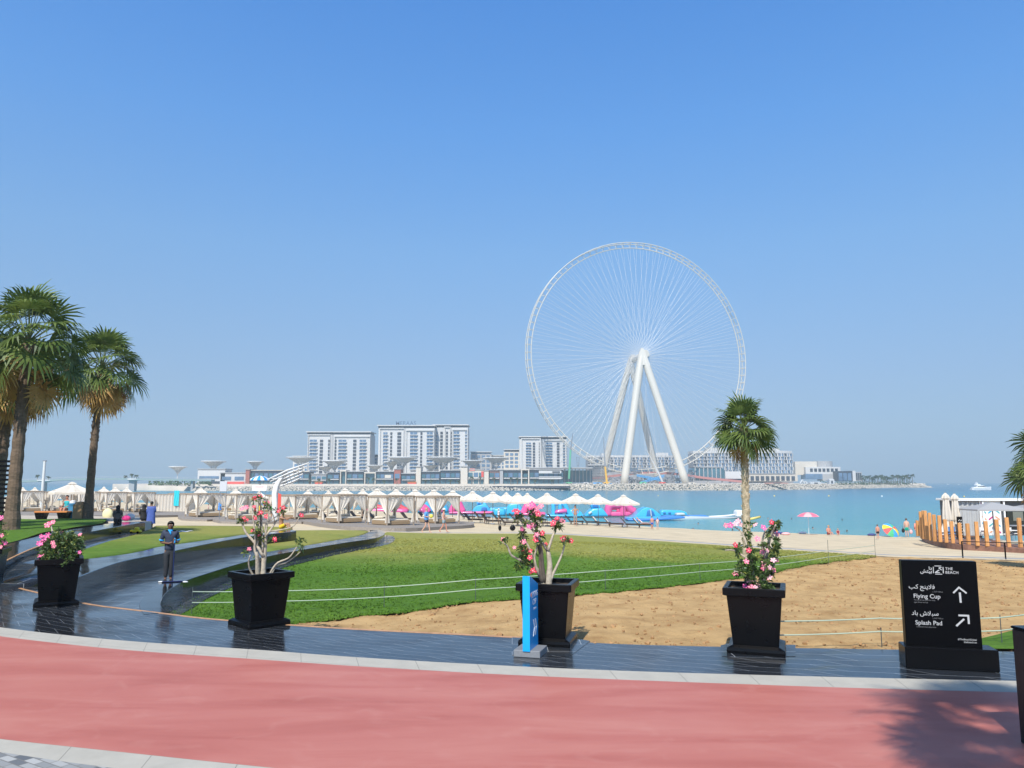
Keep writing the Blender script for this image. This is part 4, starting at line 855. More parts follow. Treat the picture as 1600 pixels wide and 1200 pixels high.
for i in range(900):
    x = rg_.uniform(1300, 1436); y = W(x, 755, 745); c = Vector((y.x, 745+rg_.uniform(0, 40), rg_.uniform(.8, 4.2)*(.6+.4*sin(x*.3)))); s = rg_.uniform(.5, 1.3)
    v = [c+Vector((rg_.uniform(-s, s), rg_.uniform(-s, s), rg_.uniform(-s, s)*.7)) for _ in range(4)]; b.add(v, [(0, 1, 2), (0, 2, 3)])
tag(b.build('shore_bushes', m_bush), kind='stuff')
sh = [(452, 747), (484, 748), (498, 746), (514, 747), (545, 748), (575, 744), (583, 745), (600, 750), (620, 746), (664, 749), (674, 748), (704, 748), (717, 750), (737, 742), (750, 742), (772, 745), (798, 744), (808, 745), (820, 747), (836, 748), (862, 748)]
for i, (x, y) in enumerate(sh):
    farpalm(x, y, 758, 640, '%s small palm from the left along the island shops' % ORD[i], 'young palms in front of the island shops', 'young_palm', 2.2)
# ---- bridge, far left
t_ = thing('causeway_bridge', W(160, 755, 560), 'low grey green bridge reaching the island at far left', 'bridge')
b = MB(); dp = smooth([W(x, y, 560) for x, y in ((-60, 756), (30, 752), (80, 749.8), (112, 748.4), (160, 747.9), (200, 748), (250, 748.8), (330, 750))], 4)
b.loft([[p+Vector((0, 0, -.9)), p+Vector((0, 0, .35)), p+Vector((0, 7, .35)), p+Vector((0, 7, -.9))] for p in dp]); part(t_, 'deck', b, mat('bridge_green', (.25, .33, .32), .6))
b = MB()
for p, q in zip(dp, dp[1:]): b.cyl(p+Vector((0, 0, 1.2)), q+Vector((0, 0, 1.2)), .1, 4); b.cyl(p+Vector((0, 0, .3)), p+Vector((0, 0, 1.2)), .08, 4)
part(t_, 'railing', b, m_wht)
for x, w_ in ((68, 1.2), (206, 4), (300, 1.5)):
    p = W(x, 750, 562); b = MB(); b.box((p.x, 564, (p.z+ZS)/2-.5), (w_, 4, p.z-ZS+.3)); part(t_, 'pier', b, m_grey)
for x0, x1, y in ((53, 83, 750.5), (193, 219, 748.6)):
    p = W(x0, y, 560); q = W(x1, y, 560); b = MB(); b.lathe([(0.5, -1.6), ((q.x-p.x)/2, -.5), ((q.x-p.x)/2, .5), (.5, .5)], 20, ((p.x+q.x)/2, 563, p.z), sy=.6); part(t_, 'viewing_platform', b, m_crn)
for i, (x, yt, yb, lb) in enumerate(((58, 741, 750.3, 'left of two small palms on the first bridge platform'), (75, 744, 750.3, 'right of two small palms on the first bridge platform'), (196, 743, 748.3, 'lowest small palm, left on the second bridge platform'), (206, 739.5, 748.3, 'tallest small palm on the second bridge platform'), (213, 741.5, 748.3, 'rightmost small palm on the second bridge platform'))): farpalm(x, yt, yb, 563, lb, 'palms on the bridge platforms', 'bridge_palm', 2.0)
b = MB()
for i in range(260):
    x = rg_.uniform(232, 330); c = W(x, rg_.uniform(752, 759), 610+rg_.uniform(0, 20)); s = rg_.uniform(.8, 2); b.add([c+Vector((rg_.uniform(-s, s), rg_.uniform(-s, s), rg_.uniform(-s, s))) for _ in range(4)], [(0, 1, 2), (0, 2, 3)])
tag(b.build('causeway_bushes', m_bush), kind='stuff')
b = MB(); p = W(232, 759, 605); q = W(330, 759, 605); b.box(((p.x+q.x)/2, 612, ZS+.9), (q.x-p.x, 14, 3.2)); b.build('causeway_bank', mat('island_sand', (.5, .5, .5)), kind='structure')
# ---- boats and buoys
def at_sea(px, py): return G(px, py, ZS)
p = at_sea(1533, 765.5); t_ = thing('motor_yacht', p, 'white motor yacht with raised bridge cruising at the right', 'yacht'); s = 32/1200*p.y/15   # 15 m model
t_.scale = (s, s, s)
b = MB(); rings = []
for x, w_, zt in ((-7.3, 1.5, 1.5), (-6, 2.1, 1.5), (-2, 2.3, 1.6), (2, 2.1, 1.8), (5, 1.2, 2.1), (7.4, .1, 2.4)): rings.append([Vector((x, -w_, zt)), Vector((x-.1, -w_*.8, .0)), Vector((x-.2, 0, -.5)), Vector((x-.1, w_*.8, 0)), Vector((x, w_, zt))])
b.loft(rings); b.build('hull', M_white, t_)
b = MB(); b.prism([(-6, 1.5), (4.2, 1.8), (2.6, 2.5), (1.2, 3.2), (-3, 3.4), (-3.6, 2.2), (-6, 2)], 3.0); b.build('cabin', M_white, t_)
b = MB(); b.prism([(-3.3, 2.2), (3.2, 2.1), (1.6, 2.8), (-3, 2.8)], 3.06); b.build('cabin_windows', m_dk, t_)
b = MB(); b.prism([(-4.2, 3.4), (-.2, 3.4), (-1.2, 4.2), (-2.4, 4.2), (-2.9, 5.3), (-3.4, 5.4), (-3.6, 4.4)], 2.2); b.cyl((-3, 0, 5.2), (-3, 0, 6), .08); b.build('flybridge', M_white, t_)
for i, (x, y, w_, lb) in enumerate(((1481.5, 757.2, 4, 'left of two tiny white boats on the horizon'), (1498, 757.8, 3.4, 'right of two tiny white boats on the horizon'))):
    p = at_sea(x, y); s = w_/1200*p.y/8; t_ = thing('small_boat', p, lb, 'boat', 'tiny boats on the horizon'); t_.scale = (s, s, s); b = MB(); b.loft([[Vector((x_, -w2, .9)), Vector((x_, 0, -.3)), Vector((x_, w2, .9))] for x_, w2 in ((-4, 1), (0, 1.3), (3, .8), (4, .1))]); b.build('hull', M_white, t_); b = MB(); b.prism([(-2, .8), (1.5, .8), (.5, 2), (-1.6, 2)], 1.4); b.build('cabin', M_white, t_)
m_buoy = mat('buoy_yellow', (.8, .55, .12), .5)
for (x, y, w_, m_, lb) in ((1028.5, 774, 1.6, m_buoy, 'small yellow buoy between the inflatables and the wheel'), (1210, 774.5, 2.2, m_buoy, 'cream buoy just right of the single palm'), (1295, 774.5, 2.2, m_buoy, 'cream buoy in the middle of the line of three'), (1378, 775, 2.2, M_white, 'white buoy at the right end of the line of three'), (1506.5, 775.5, 2.2, m_buoy, 'yellow buoy right of the folded parasols')):
    p = at_sea(x, y+1); r = w_/1200*p.y*.55; t_ = thing('buoy', p, lb, 'buoy', 'swimming zone buoys'); b = MB(); b.ball((0, 0, r*.5), r, 10, 7); b.build('float', m_, t_, sm=True); b = MB(); b.cyl((0, 0, r), (0, 0, r*1.9), r*.15); b.build('eyelet', m_steel, t_)
# ================================================================== promenade: planters, desert roses, signs, ropes, palms
M_plant = bpy.data.materials.new('planter_black'); M_plant.use_nodes = True; t, N, b_ = nodes(M_plant)
b_.inputs['Base Color'].default_value = (.003, .003, .0035, 1); b_.inputs['Specular IOR Level'].default_value = .16
tc = N.new('ShaderNodeTexCoord'); nz = N.new('ShaderNodeTexNoise'); nz.inputs['Scale'].default_value = 6; nz.inputs['Detail'].default_value = 6; t.links.new(tc.outputs['Object'], nz.inputs[0]); mr = N.new('ShaderNodeMapRange'); mr.inputs[3].default_value = .18; mr.inputs[4].default_value = .42; t.links.new(nz.outputs[0], mr.inputs[0]); t.links.new(mr.outputs[0], b_.inputs['Roughness'])
M_earth = mat('planter_soil', (.06, .045, .03), .95, var=.4, vscale=20, bump=1, bscale=40)
def sq(h, z, r=.012): return [Vector(p) for p in ((-h+r, -h, z), (h-r, -h, z), (h, -h+r, z), (h, h-r, z), (h-r, h, z), (-h+r, h, z), (-h, h-r, z), (-h, -h+r, z))]
def planter(loc, rz, label, s=1.0):
    t_ = thing('planter', loc, label, 'planter', 'black square planters along the promenade', rz, s)
    MB().loft([sq(.345, .075), sq(.425, .94)], True, True).build('body', M_plant, t_)
    MB().loft([sq(.44, 0), sq(.445, .05), sq(.435, .095), sq(.38, .12), sq(.35, .13)], True, True).build('plinth', M_plant, t_)
    MB().loft([sq(.44, .90), sq(.478, .915), sq(.478, 1.02), sq(.47, 1.03), sq(.40, 1.03), sq(.395, .95)], True, False).build('rim', M_plant, t_)
    MB().add([(-.4, -.4, .955), (.4, -.4, .955), (.4, .4, .955), (-.4, .4, .955)], [(0, 1, 2, 3)]).build('earth', M_earth, t_)
    return t_
P0 = G(-26, 918, 0.0); P1_ = G(88, 943.5, 0.0); P2 = G(405, 975.5, 0.0); P3 = G(857, 1003, 0.0); P4 = G(1183, 1015.5, 0.0)
planter(P0, radians(20), 'black planter cut off by the left edge of the photo')
planter(P1_, radians(30), 'black planter with a round leafy bush of pink flowers', 1.02)
planter(P2, radians(45), 'black planter turned corner first, holding the bare branched pink desert rose')
planter(P3, radians(-13), 'black planter standing directly behind the bright blue arrow sign', 1.02)
planter(P4, radians(-20), 'black planter in front of the tall single palm', 1.03)
# raised granite slabs they stand on
def slabbox(nm, pts, zt, m, **k):
    n = len(pts); b = MB(); b.add([Vector((p.x, p.y, zt)) for p in pts]+[Vector((p.x, p.y, -.5)) for p in pts], [tuple(range(n)), tuple(range(2*n-1, n-1, -1))]+[(i, i+n, (i+1) % n+n, (i+1) % n) for i in range(n)])
    o = b.build(nm, m); o['kind'] = 'structure'; return o
slabbox('paving_step', [G(x, y, 0.0) for x, y in ((800, 1024), (893, 1024), (922, 1002), (912, 1000), (800, 996))], .006, M_gran2)
slabbox('paving_step', [G(x, y, 0.0) for x, y in ((1128, 1026), (1243, 1026), (1243, 1008), (1137, 1006), (1126, 1009))], .006, M_gran2)
M_bark = mat('desert_rose_bark', (.42, .36, .27), .7, var=.25, vscale=14, bump=.4, bscale=30); M_barkd = mat('dark_bark', (.10, .08, .06), .8, var=.3, vscale=10)
M_leaf = leafmat('desert_rose_leaf', (.035, .085, .02), (.12, .19, .05), .3, 6); M_leafy = leafmat('yellow_leaf', (.25, .3, .05), (.4, .38, .08), .3)
def petal_mat(name, c1, c2):
    m = mat(name, c1, .5, col2=c2, vscale=25); return m
M_red = petal_mat('petal_crimson', (.62, .02, .05), (.80, .07, .13)); M_pink = petal_mat('petal_pink', (.78, .12, .22), (.85, .3, .38)); M_pale = petal_mat('petal_pale', (.82, .32, .38), (.86, .55, .56)); M_mag = petal_mat('petal_magenta', (.75, .04, .28), (.85, .2, .4)); M_thr = mat('flower_throat', (.85, .7, .6), .5)
rf = random.Random(21)
def flower_mesh(r, m):
    b = MB()
    for k in range(5):
        a = 2*pi*k/5; pr = []
        for rr, w, z in ((.12, .10, -.05), (.5, .30, .10), (.85, .36, .18), (1.05, .14, .12)):
            c_, s_ = cos(a), sin(a)
            pr.append([Vector((r*(rr*c_-w*s_*q), r*(rr*s_+w*c_*q), r*(z-.08*abs(q)))) for q in (-1, 0, 1)])
        b.loft(pr, False, False)
    b.mi = 1; b.tube([(0, 0, -.5*r), (0, 0, -.1*r), (0, 0, .02*r)], [.10*r, .18*r, .24*r], 6)
    return b.mesh('flower', [m, M_thr], True)
def leafcluster(b, c, n, L, up_=.4, rn=rf):
    for _ in range(n):
        d = Vector((rn.gauss(0, 1), rn.gauss(0, 1), rn.gauss(up_, .8))).normalized(); s = d.cross(Vector((rn.uniform(-1, 1), rn.uniform(-1, 1), 1))).normalized(); l = L*rn.uniform(.6, 1.2); w = l*.17
        p = c+d*l*.08; q = c+d*l*.6+s*w-Vector((0, 0, .03*l)); e = c+d*l-Vector((0, 0, .18*l)); f = c+d*l*.6-s*w-Vector((0, 0, .03*l))
        b.mi = 0 if rn.random() < .9 else 1; b.add([p, q, e, f], [(0, 1, 2, 3)])
    b.mi = 0
def desert_rose(pl, label, ox, oy, sc, branches, flowers, leaves, leafL=.09, depth=.22, nper=14):
    """branches [(r0, r1, dark, [(cx,cy)...])], flowers [(cx,cy,r,mat)], leaves [(cx,cy,n)] in crop coordinates of the photo"""
    t_ = thing('desert_rose', pl+Vector((0, 0, .95)), label, 'flowering shrub', 'flowering shrubs in the black planters')
    O = t_.location; Y = pl.y
    def P(cx, cy, d=0): return W(ox+cx*sc, oy+cy*sc, Y+d)-O
    bL = MB(); bD = MB(); tips = []
    for (r0, r1, dk, pts) in branches:
        n = len(pts); d1 = rf.uniform(-depth, depth); pp = [P(x, y, d1*i/(n-1)) for i, (x, y) in enumerate(pts)]; pp = smooth(pp, 3); k = len(pp)
        (bD if dk else bL).tube(pp, [lerp(r0, r1, i/(k-1)) for i in range(k)], 7); tips.append((pts, d1))
    bL.build('stem', M_bark, t_, True)
    if bD.v: bD.build('dark_stem', M_barkd, t_, True)
    b = MB()
    for (x, y, n) in leaves:
        for _ in range(max(1, n)): leafcluster(b, P(x+rf.gauss(0, 9), y+rf.gauss(0, 9), rf.uniform(-depth, depth)), nper, leafL)
    b.build('foliage', [M_leaf, M_leafy], t_)
    fm = {}
    for (x, y, r, m) in flowers:
        for j in range(2 if r > .055 else 1):
            k = (round(r, 3), m.name)
            if k not in fm: fm[k] = flower_mesh(r if r <= .055 else r*.72, m)
            o = bpy.data.objects.new('flower', fm[k]); SC.collection.objects.link(o); o.parent = t_
            o.location = P(x+(rf.uniform(-1, 1)*12 if j else 0), y+(rf.uniform(-1, 1)*12 if j else 0), rf.uniform(-depth*1.1, depth*.3)); o.rotation_euler = (radians(rf.uniform(25, 95)), radians(rf.uniform(-35, 35)), rf.uniform(-.6, .6))
    return t_
s2 = 200/857
desert_rose(P2, 'sparse pale branched desert rose with scattered red flowers, in the corner first planter', 320, 760, s2,
 [(.06, .028, 0, [(362, 620), (354, 570), (352, 515), (345, 440)]), (.07, .035, 0, [(390, 620), (388, 550), (396, 480), (402, 400), (408, 325)]), (.06, .03, 0, [(380, 620), (372, 560), (366, 510), (345, 440)]),
  (.034, .014, 0, [(392, 470), (345, 390), (280, 315), (258, 270), (248, 235)]), (.03, .012, 0, [(368, 500), (335, 430), (338, 350), (330, 260), (318, 185)]), (.022, .01, 0, [(350, 400), (362, 300), (352, 240), (305, 180)]),
  (.026, .012, 0, [(406, 330), (440, 290), (480, 230), (500, 180)]), (.022, .010, 0, [(404, 330), (415, 270), (425, 200), (430, 130)]), (.02, .01, 0, [(388, 440), (386, 330), (380, 220), (374, 100)]), (.016, .008, 0, [(470, 240), (455, 190), (425, 130)]),
  (.022, .012, 0, [(330, 605), (300, 550), (294, 500), (305, 460)]), (.024, .01, 0, [(430, 605), (450, 560), (490, 510), (560, 480), (600, 430), (615, 405)]), (.022, .010, 0, [(445, 590), (480, 530), (540, 512), (590, 480), (640, 438)]),
  (.016, .008, 0, [(440, 300), (540, 285), (600, 260), (632, 205)]), (.014, .007, 0, [(400, 300), (410, 250), (480, 200), (520, 150)]), (.014, .007, 1, [(372, 300), (374, 180), (372, 80)])],
 [(330, 82, .06, M_red), (372, 68, .05, M_red), (270, 140, .065, M_pink), (250, 150, .05, M_pink), (375, 175, .065, M_red), (355, 185, .05, M_red), (425, 112, .05, M_pink), (402, 112, .045, M_red), (490, 155, .06, M_red), (525, 142, .045, M_red), (335, 212, .05, M_red), (412, 200, .05, M_red), (280, 225, .06, M_red), (262, 212, .045, M_red), (320, 295, .045, M_red), (366, 298, .045, M_red), (362, 322, .04, M_red), (297, 420, .06, M_pink), (468, 350, .06, M_red), (647, 193, .05, M_red), (330, 135, .04, M_red)],
 [(330, 90, 2), (370, 80, 2), (262, 235, 3), (240, 230, 2), (375, 190, 3), (410, 120, 2), (500, 170, 3), (525, 165, 2), (330, 230, 1), (350, 300, 6), (345, 325, 4), (440, 355, 2), (470, 360, 1), (285, 430, 2), (630, 365, 3), (650, 415, 3), (645, 355, 2), (385, 350, 2), (380, 420, 1), (345, 470, 1), (425, 150, 2), (300, 440, 1)], .10)
s3 = .25
desert_rose(P3, 'branched desert rose with clusters of deep pink flowers, behind the blue sign', 760, 760, s3,
 [(.07, .03, 0, [(385, 625), (392, 560), (396, 490), (388, 420), (380, 395)]), (.03, .014, 0, [(385, 400), (408, 330), (422, 290), (430, 255)]), (.03, .011, 0, [(400, 590), (425, 530), (458, 460), (480, 400), (488, 360)]),
  (.05, .03, 0, [(360, 620), (340, 560), (310, 515), (280, 495), (230, 470)]), (.024, .012, 0, [(232, 470), (180, 445), (152, 425), (130, 372), (100, 350)]), (.045, .02, 1, [(350, 600), (340, 500), (338, 420), (322, 340), (312, 260), (300, 180)]), (.04, .02, 1, [(365, 600), (352, 500), (345, 400), (330, 350)]),
  (.025, .011, 0, [(315, 530), (292, 440), (250, 350), (222, 300), (215, 245)]), (.026, .012, 0, [(375, 395), (335, 330), (270, 250), (235, 200), (205, 180)]), (.024, .01, 0, [(330, 560), (300, 450), (320, 370), (330, 300)])],
 [(188, 160, .08, M_red), (185, 180, .065, M_pink), (172, 150, .05, M_red), (270, 122, .075, M_pink), (300, 145, .065, M_pink), (285, 110, .05, M_mag), (325, 172, .055, M_red), (343, 120, .065, M_pink), (418, 228, .075, M_red), (440, 205, .06, M_red), (480, 218, .06, M_pink), (268, 258, .065, M_mag), (295, 242, .055, M_pink), (228, 275, .06, M_mag), (308, 310, .065, M_pink), (308, 335, .055, M_red), (350, 292, .05, M_red), (227, 350, .07, M_pink), (275, 405, .065, M_red), (235, 408, .05, M_red), (272, 445, .05, M_red), (290, 525, .065, M_red), (275, 535, .045, M_red), (305, 515, .045, M_red), (105, 332, .045, M_pink), (485, 325, .055, M_red), (470, 330, .05, M_red), (530, 340, .045, M_red), (370, 362, .04, M_red), (175, 382, .035, M_pink)],
 [(205, 200, 3), (280, 160, 4), (310, 200, 6), (300, 240, 4), (320, 270, 3), (250, 230, 3), (440, 240, 4), (455, 260, 3), (425, 250, 2), (340, 300, 4), (330, 350, 3), (225, 320, 4), (215, 380, 6), (230, 430, 8), (240, 470, 8), (215, 490, 5), (260, 490, 5), (200, 505, 4), (245, 400, 4), (300, 420, 2), (490, 350, 3), (510, 355, 2), (100, 350, 2), (125, 340, 1), (240, 275, 3), (335, 185, 2), (205, 180, 2), (300, 180, 3)], .095)
s4 = 180/470
desert_rose(P4, 'bushy desert rose with pale pink flowers growing in front of the tall single palm', 1080, 590, s4,
 [(.05, .03, 0, [(280, 868), (286, 820), (298, 760), (312, 700)]), (.03, .012, 0, [(310, 700), (322, 650), (335, 620), (345, 600)]), (.045, .02, 0, [(265, 868), (255, 820), (246, 760), (240, 700)]), (.022, .01, 0, [(240, 720), (225, 680), (205, 630), (170, 605)]), (.022, .009, 0, [(246, 750), (215, 730), (175, 705), (138, 704)]), (.025, .012, 0, [(258, 840), (225, 810), (195, 795), (175, 790)]), (.03, .014, 0, [(285, 850), (310, 800), (335, 770), (345, 730)]), (.02, .01, 0, [(300, 740), (290, 680), (300, 630), (330, 600)])],
 [(180, 597, .065, M_pale), (160, 602, .05, M_mag), (142, 603, .045, M_pink), (200, 598, .05, M_pale), (262, 600, .045, M_pale), (295, 612, .055, M_mag), (328, 590, .045, M_red), (345, 624, .05, M_pink), (330, 636, .055, M_pale), (350, 640, .045, M_pink), (270, 658, .055, M_pink), (180, 683, .05, M_red), (235, 705, .045, M_red), (290, 712, .05, M_pink), (297, 755, .05, M_pale), (225, 750, .05, M_pink), (295, 775, .055, M_pink), (335, 745, .05, M_pale), (348, 745, .045, M_pink), (320, 775, .045, M_pale), (335, 786, .045, M_pink), (320, 816, .05, M_pale), (180, 803, .055, M_pink), (235, 825, .055, M_pale), (258, 823, .06, M_pale), (220, 850, .05, M_mag), (250, 848, .06, M_pink), (262, 857, .06, M_pale), (245, 860, .055, M_pink), (310, 705, .04, M_pale)],
 [(235, 700, 6), (245, 740, 8), (250, 780, 10), (240, 820, 8), (260, 850, 6), (300, 690, 5), (330, 620, 5), (345, 600, 5), (310, 640, 4), (350, 660, 4), (340, 700, 6), (330, 740, 6), (345, 690, 4), (310, 760, 6), (330, 800, 6), (300, 830, 8), (310, 860, 6), (205, 760, 6), (190, 790, 6), (215, 800, 5), (180, 690, 2), (195, 700, 3), (230, 660, 3), (225, 630, 2), (240, 600, 3), (280, 740, 6), (280, 790, 6), (345, 595, 4), (290, 850, 5)], .09, .24, 19)
s1 = .15
lv = []
for _ in range(300):
    a = rf.uniform(0, 6.28); r = sqrt(rf.uniform(0, 1)); lv.append((655+215*r*cos(a), 365+175*r*sin(a), 1))
for _ in range(40): lv.append((rf.uniform(400, 620), rf.uniform(350, 500), 1))
desert_rose(P1_, 'dense round green shrub with magenta flowers in the left planter', 0, 800, s1,
 [(.05, .02, 0, [(650, 560), (640, 480), (610, 400), (570, 300)]), (.04, .015, 0, [(660, 560), (700, 450), (750, 330)]), (.03, .012, 0, [(580, 330), (550, 220), (530, 130)]), (.035, .015, 0, [(640, 550), (560, 460), (450, 400)]), (.03, .012, 0, [(600, 420), (500, 330), (460, 270)])],
 [(495, 135, .10, M_pink), (545, 108, .10, M_pink), (520, 120, .08, M_red), (455, 262, .09, M_mag), (500, 238, .08, M_mag), (430, 250, .06, M_mag), (420, 335, .085, M_mag), (460, 298, .06, M_mag), (550, 320, .07, M_pink), (560, 355, .07, M_pink), (640, 215, .06, M_pink), (832, 236, .07, M_pink), (680, 300, .045, M_pink), (405, 460, .06, M_mag), (440, 455, .055, M_pink), (830, 420, .06, M_mag)], lv, .10, .42, 13)
lv = [(rf.uniform(-260, 60), rf.uniform(20, 420), 1) for _ in range(110)]
desert_rose(P0, 'pink flowered shrub cut off by the left edge of the photo', 0, 800, s1, [(.05, .02, 0, [(-170, 440), (-150, 300), (-80, 150)]), (.04, .02, 0, [(-160, 440), (-60, 300), (0, 220)])],
 [(12, 60, .09, M_mag), (-20, 50, .08, M_pink), (12, 236, .08, M_pink), (50, 325, .075, M_mag), (8, 368, .07, M_pink), (-40, 300, .07, M_pink), (25, 310, .05, M_mag)], lv, .095, .4, 11)
# ---- black information pillar
S5 = [G(1419, 1045, 0.0), G(1541, 1049, 0.0)]
u_ = (S5[1]-S5[0]); wS = 1.28; an = radians(-13)
sgn = thing('sign_pillar', G(1482, 1043, 0.0), 'black sign pillar with white Arabic and English directions and arrows', 'sign', rz=an)
b = MB(); b.bbox((0.0, 0, .16), (1.28, .40, .32), .012); b.build('base', M_black, sgn)
M_panel = mat('sign_black', (.002, .002, .0025), .35, spec=.1); 
b = MB(); b.bbox((-.045, .06, .945), (1.06, .16, 1.29), .008); b.build('panel', M_panel, sgn)
M_txt = mat('sign_white_lettering', (.45, .45, .44), .5); M_txtd = mat('sign_grey_lettering', (.16, .16, .16), .5)
def sx_(px): return (px-1411)/(1527-1411)*1.25-.625
# local coordinates on the panel face from the sign crop (1340,860,x.2)
def onface(o, cx, cy, front=-.0245):
    u = (cx-352)/(930-352); v = (cy-82)/(850-82); # cx shifts with the lean of the pillar
    o.location = ((u-.5)*1.06-.045, front, 1.59-v*1.33); o.rotation_euler = (pi/2, 0, 0)
def ar(s): return s[::-1]
FE = {'f_flying': '\ufed3\ufefc\ufef3\ufee8\ufe9e', 'cup': '\ufedb\ufe90'}
# words in joined letter forms, written from right to left
w_fly = ar('\ufed3\ufefc\ufef3\ufee8\ufe9e')+' '; w_cup = ar('\ufedb\ufe90')
w_spl = ar('\ufeb3\ufe92\ufefc\ufeb5'); w_pad = ar('\ufe91\ufe8e\ufea9'); w_the = ar('\ufea9\ufe8d'); w_bea = ar('\ufe91\ufef4\ufe98\ufeb6')
def sgtext(s, cx, cy, size, m=M_txt, align='LEFT', bold=0.0, sp=1.0):
    o = text(s, size*.86, m, 'lettering', sgn, .001, align, bold, sp); onface(o, cx, cy); return o
def leanx(cy): return (cy-82)/(850-82)*30      # the pillar leans in the picture; undo it on the face
def tx_(s, cx, cy, size, **k): return sgtext(s, cx-leanx(cy), cy, size, **k)
tx_('THE', 692, 160, .066, bold=.0004, sp=1.05); tx_('BEACH', 692, 192, .066, bold=.0004, sp=1.05)
tx_(w_the, 590, 160, .075, align='RIGHT', bold=.0015); tx_(w_bea, 590, 188, .085, align='RIGHT', bold=.0015)
tx_(w_cup+' '+ar('\ufed3\ufefc\ufef3\ufee8\ufe9e'), 610, 328, .105, align='RIGHT', bold=.0006)
tx_('Flying Cup', 442, 410, .105, bold=.0006); tx_(w_pad+' '+w_spl, 634, 558, .105, align='RIGHT', bold=.0006); tx_('Splash Pad', 453, 640, .105, bold=.0006)
tx_('#TheBeachDubai', 915, 760, .043, align='RIGHT'); tx_('thebeach.ae', 915, 782, .043, align='RIGHT')
tx_('Fun aerial carousel for kids', 446, 432, .032, m=M_txtd); tx_('ages three and up', 446, 452, .032, m=M_txtd); tx_("Children's fun play area", 460, 664, .034, m=M_txtd)
for cx, cy in ((670, 356), (668, 586)): tx_(ar('\ufee3\ufee8\ufec4\ufed8\ufe94 \ufe8d\ufedf\ufecc\ufe8e\ufe8f'), cx, cy, .034, m=M_txtd, align='RIGHT')
# emblem between the names, and the two arrows
def faceprism(nm, polys, m):
    b = MB()
    for pl_ in polys:
        a = []
        for cx, cy in pl_:
            cx -= leanx(cy); a.append(Vector((((cx-352)/578-.5)*1.06-.045, 0, 1.59-(cy-82)/768*1.33)))
        n = len(a); b.add([p+Vector((0, -.0225, 0)) for p in a]+[p+Vector((0, -.015, 0)) for p in a], [tuple(range(n)), tuple(range(2*n-1, n-1, -1))]+[(i, i+n, (i+1) % n+n, (i+1) % n) for i in range(n)])
    return b.build(nm, m, sgn)
faceprism('emblem', [[(598, 135), (604, 135), (604, 190), (598, 190)], [(672, 135), (679, 135), (681, 190), (674, 190)], [(610, 124), (662, 124), (662, 130), (610, 130)], [(615, 195), (668, 195), (668, 201), (615, 201)], [(645, 138), (665, 138), (665, 143), (650, 146), (668, 160), (662, 164), (640, 146)], [(612, 182), (640, 160), (650, 163), (628, 180), (650, 182), (652, 188), (612, 188)]], M_txt)
faceprism('arrow', [[(790, 352), (806, 352), (811, 440), (796, 440)], [(792, 300), (853, 352), (846, 363), (793, 318), (754, 363), (744, 354)]], M_txt)
faceprism('arrow', [[(760, 636), (820, 574), (831, 584), (771, 647)], [(783, 542), (864, 542), (868, 620), (853, 620), (850, 557), (784, 557)]], M_txt)
# ---- bright blue wayfinding sign
bs = thing('arrow_sign', G(829, 1022.5, 0.0), 'bright blue upright sign with white double arrow on a grey block', 'sign', rz=radians(74))
M_blu = mat('sign_blue', (.0, .36, .80), .35, var=.05); M_blk = mat('sign_foot_grey', (.20, .21, .22), .6, var=.1, vscale=20)
b = MB(); b.bbox((0, 0, .055), (.44, .50, .11), .008); o = b.build('foot', M_blk, bs); o.rotation_euler = (0, 0, radians(-76-14))
b = MB(); pr = [(-.27, .10), (.27, .10), (.27, 1.10), (-.24, 1.28), (-.27, 1.28)]
b.prism([(x, z) for x, z in pr], .12, c=(0, 0, 0)); b.build('panel', M_blu, bs)
M_wl = mat('sign_lettering_white', (.8, .85, .9), .5)
def bstext(s, x, z, size, m=M_wl, bold=.001): o = text(s, size, m, 'lettering', bs, .001, 'CENTER', bold); o.location = (x, -.0625, z); o.rotation_euler = (pi/2, 0, 0)
bstext('FLYING', .03, .92, .13); bstext('CUP', .03, .80, .13); bstext('flyingcup', .06, .72, .05)
b = MB()
for x0 in (-.06, .06): b.prism([(x0, .56), (x0+.045, .56), (x0+.125, .43), (x0+.045, .30), (x0, .30), (x0+.08, .43)], .004, c=(0, -.0625, 0))
b.build('double_arrow', M_wl, bs)
b = MB(); b.prism([(-.2, .95), (-.16, .95), (-.16, 1.0), (-.2, 1.0)], .004, c=(0, -.0625, 0)); b.build('logo', mat('logo_orange', (.8, .25, .08), .5), bs)
# dark bollard cut by the right edge
bo_ = thing('bollard', G(1627, 1165, 0.0), 'tall black square bollard cut off by the right edge of the photo', 'bollard', rz=.1); MB().bbox((0, 0, .60), (.30, .22, 1.2), .01).build('post', mat('bollard_black', (.012, .011, .010), .5, bump=.3, bscale=20), bo_); MB().bbox((0, 0, 1.215), (.32, .24, .03), .01).build('cap', M_black, bo_)
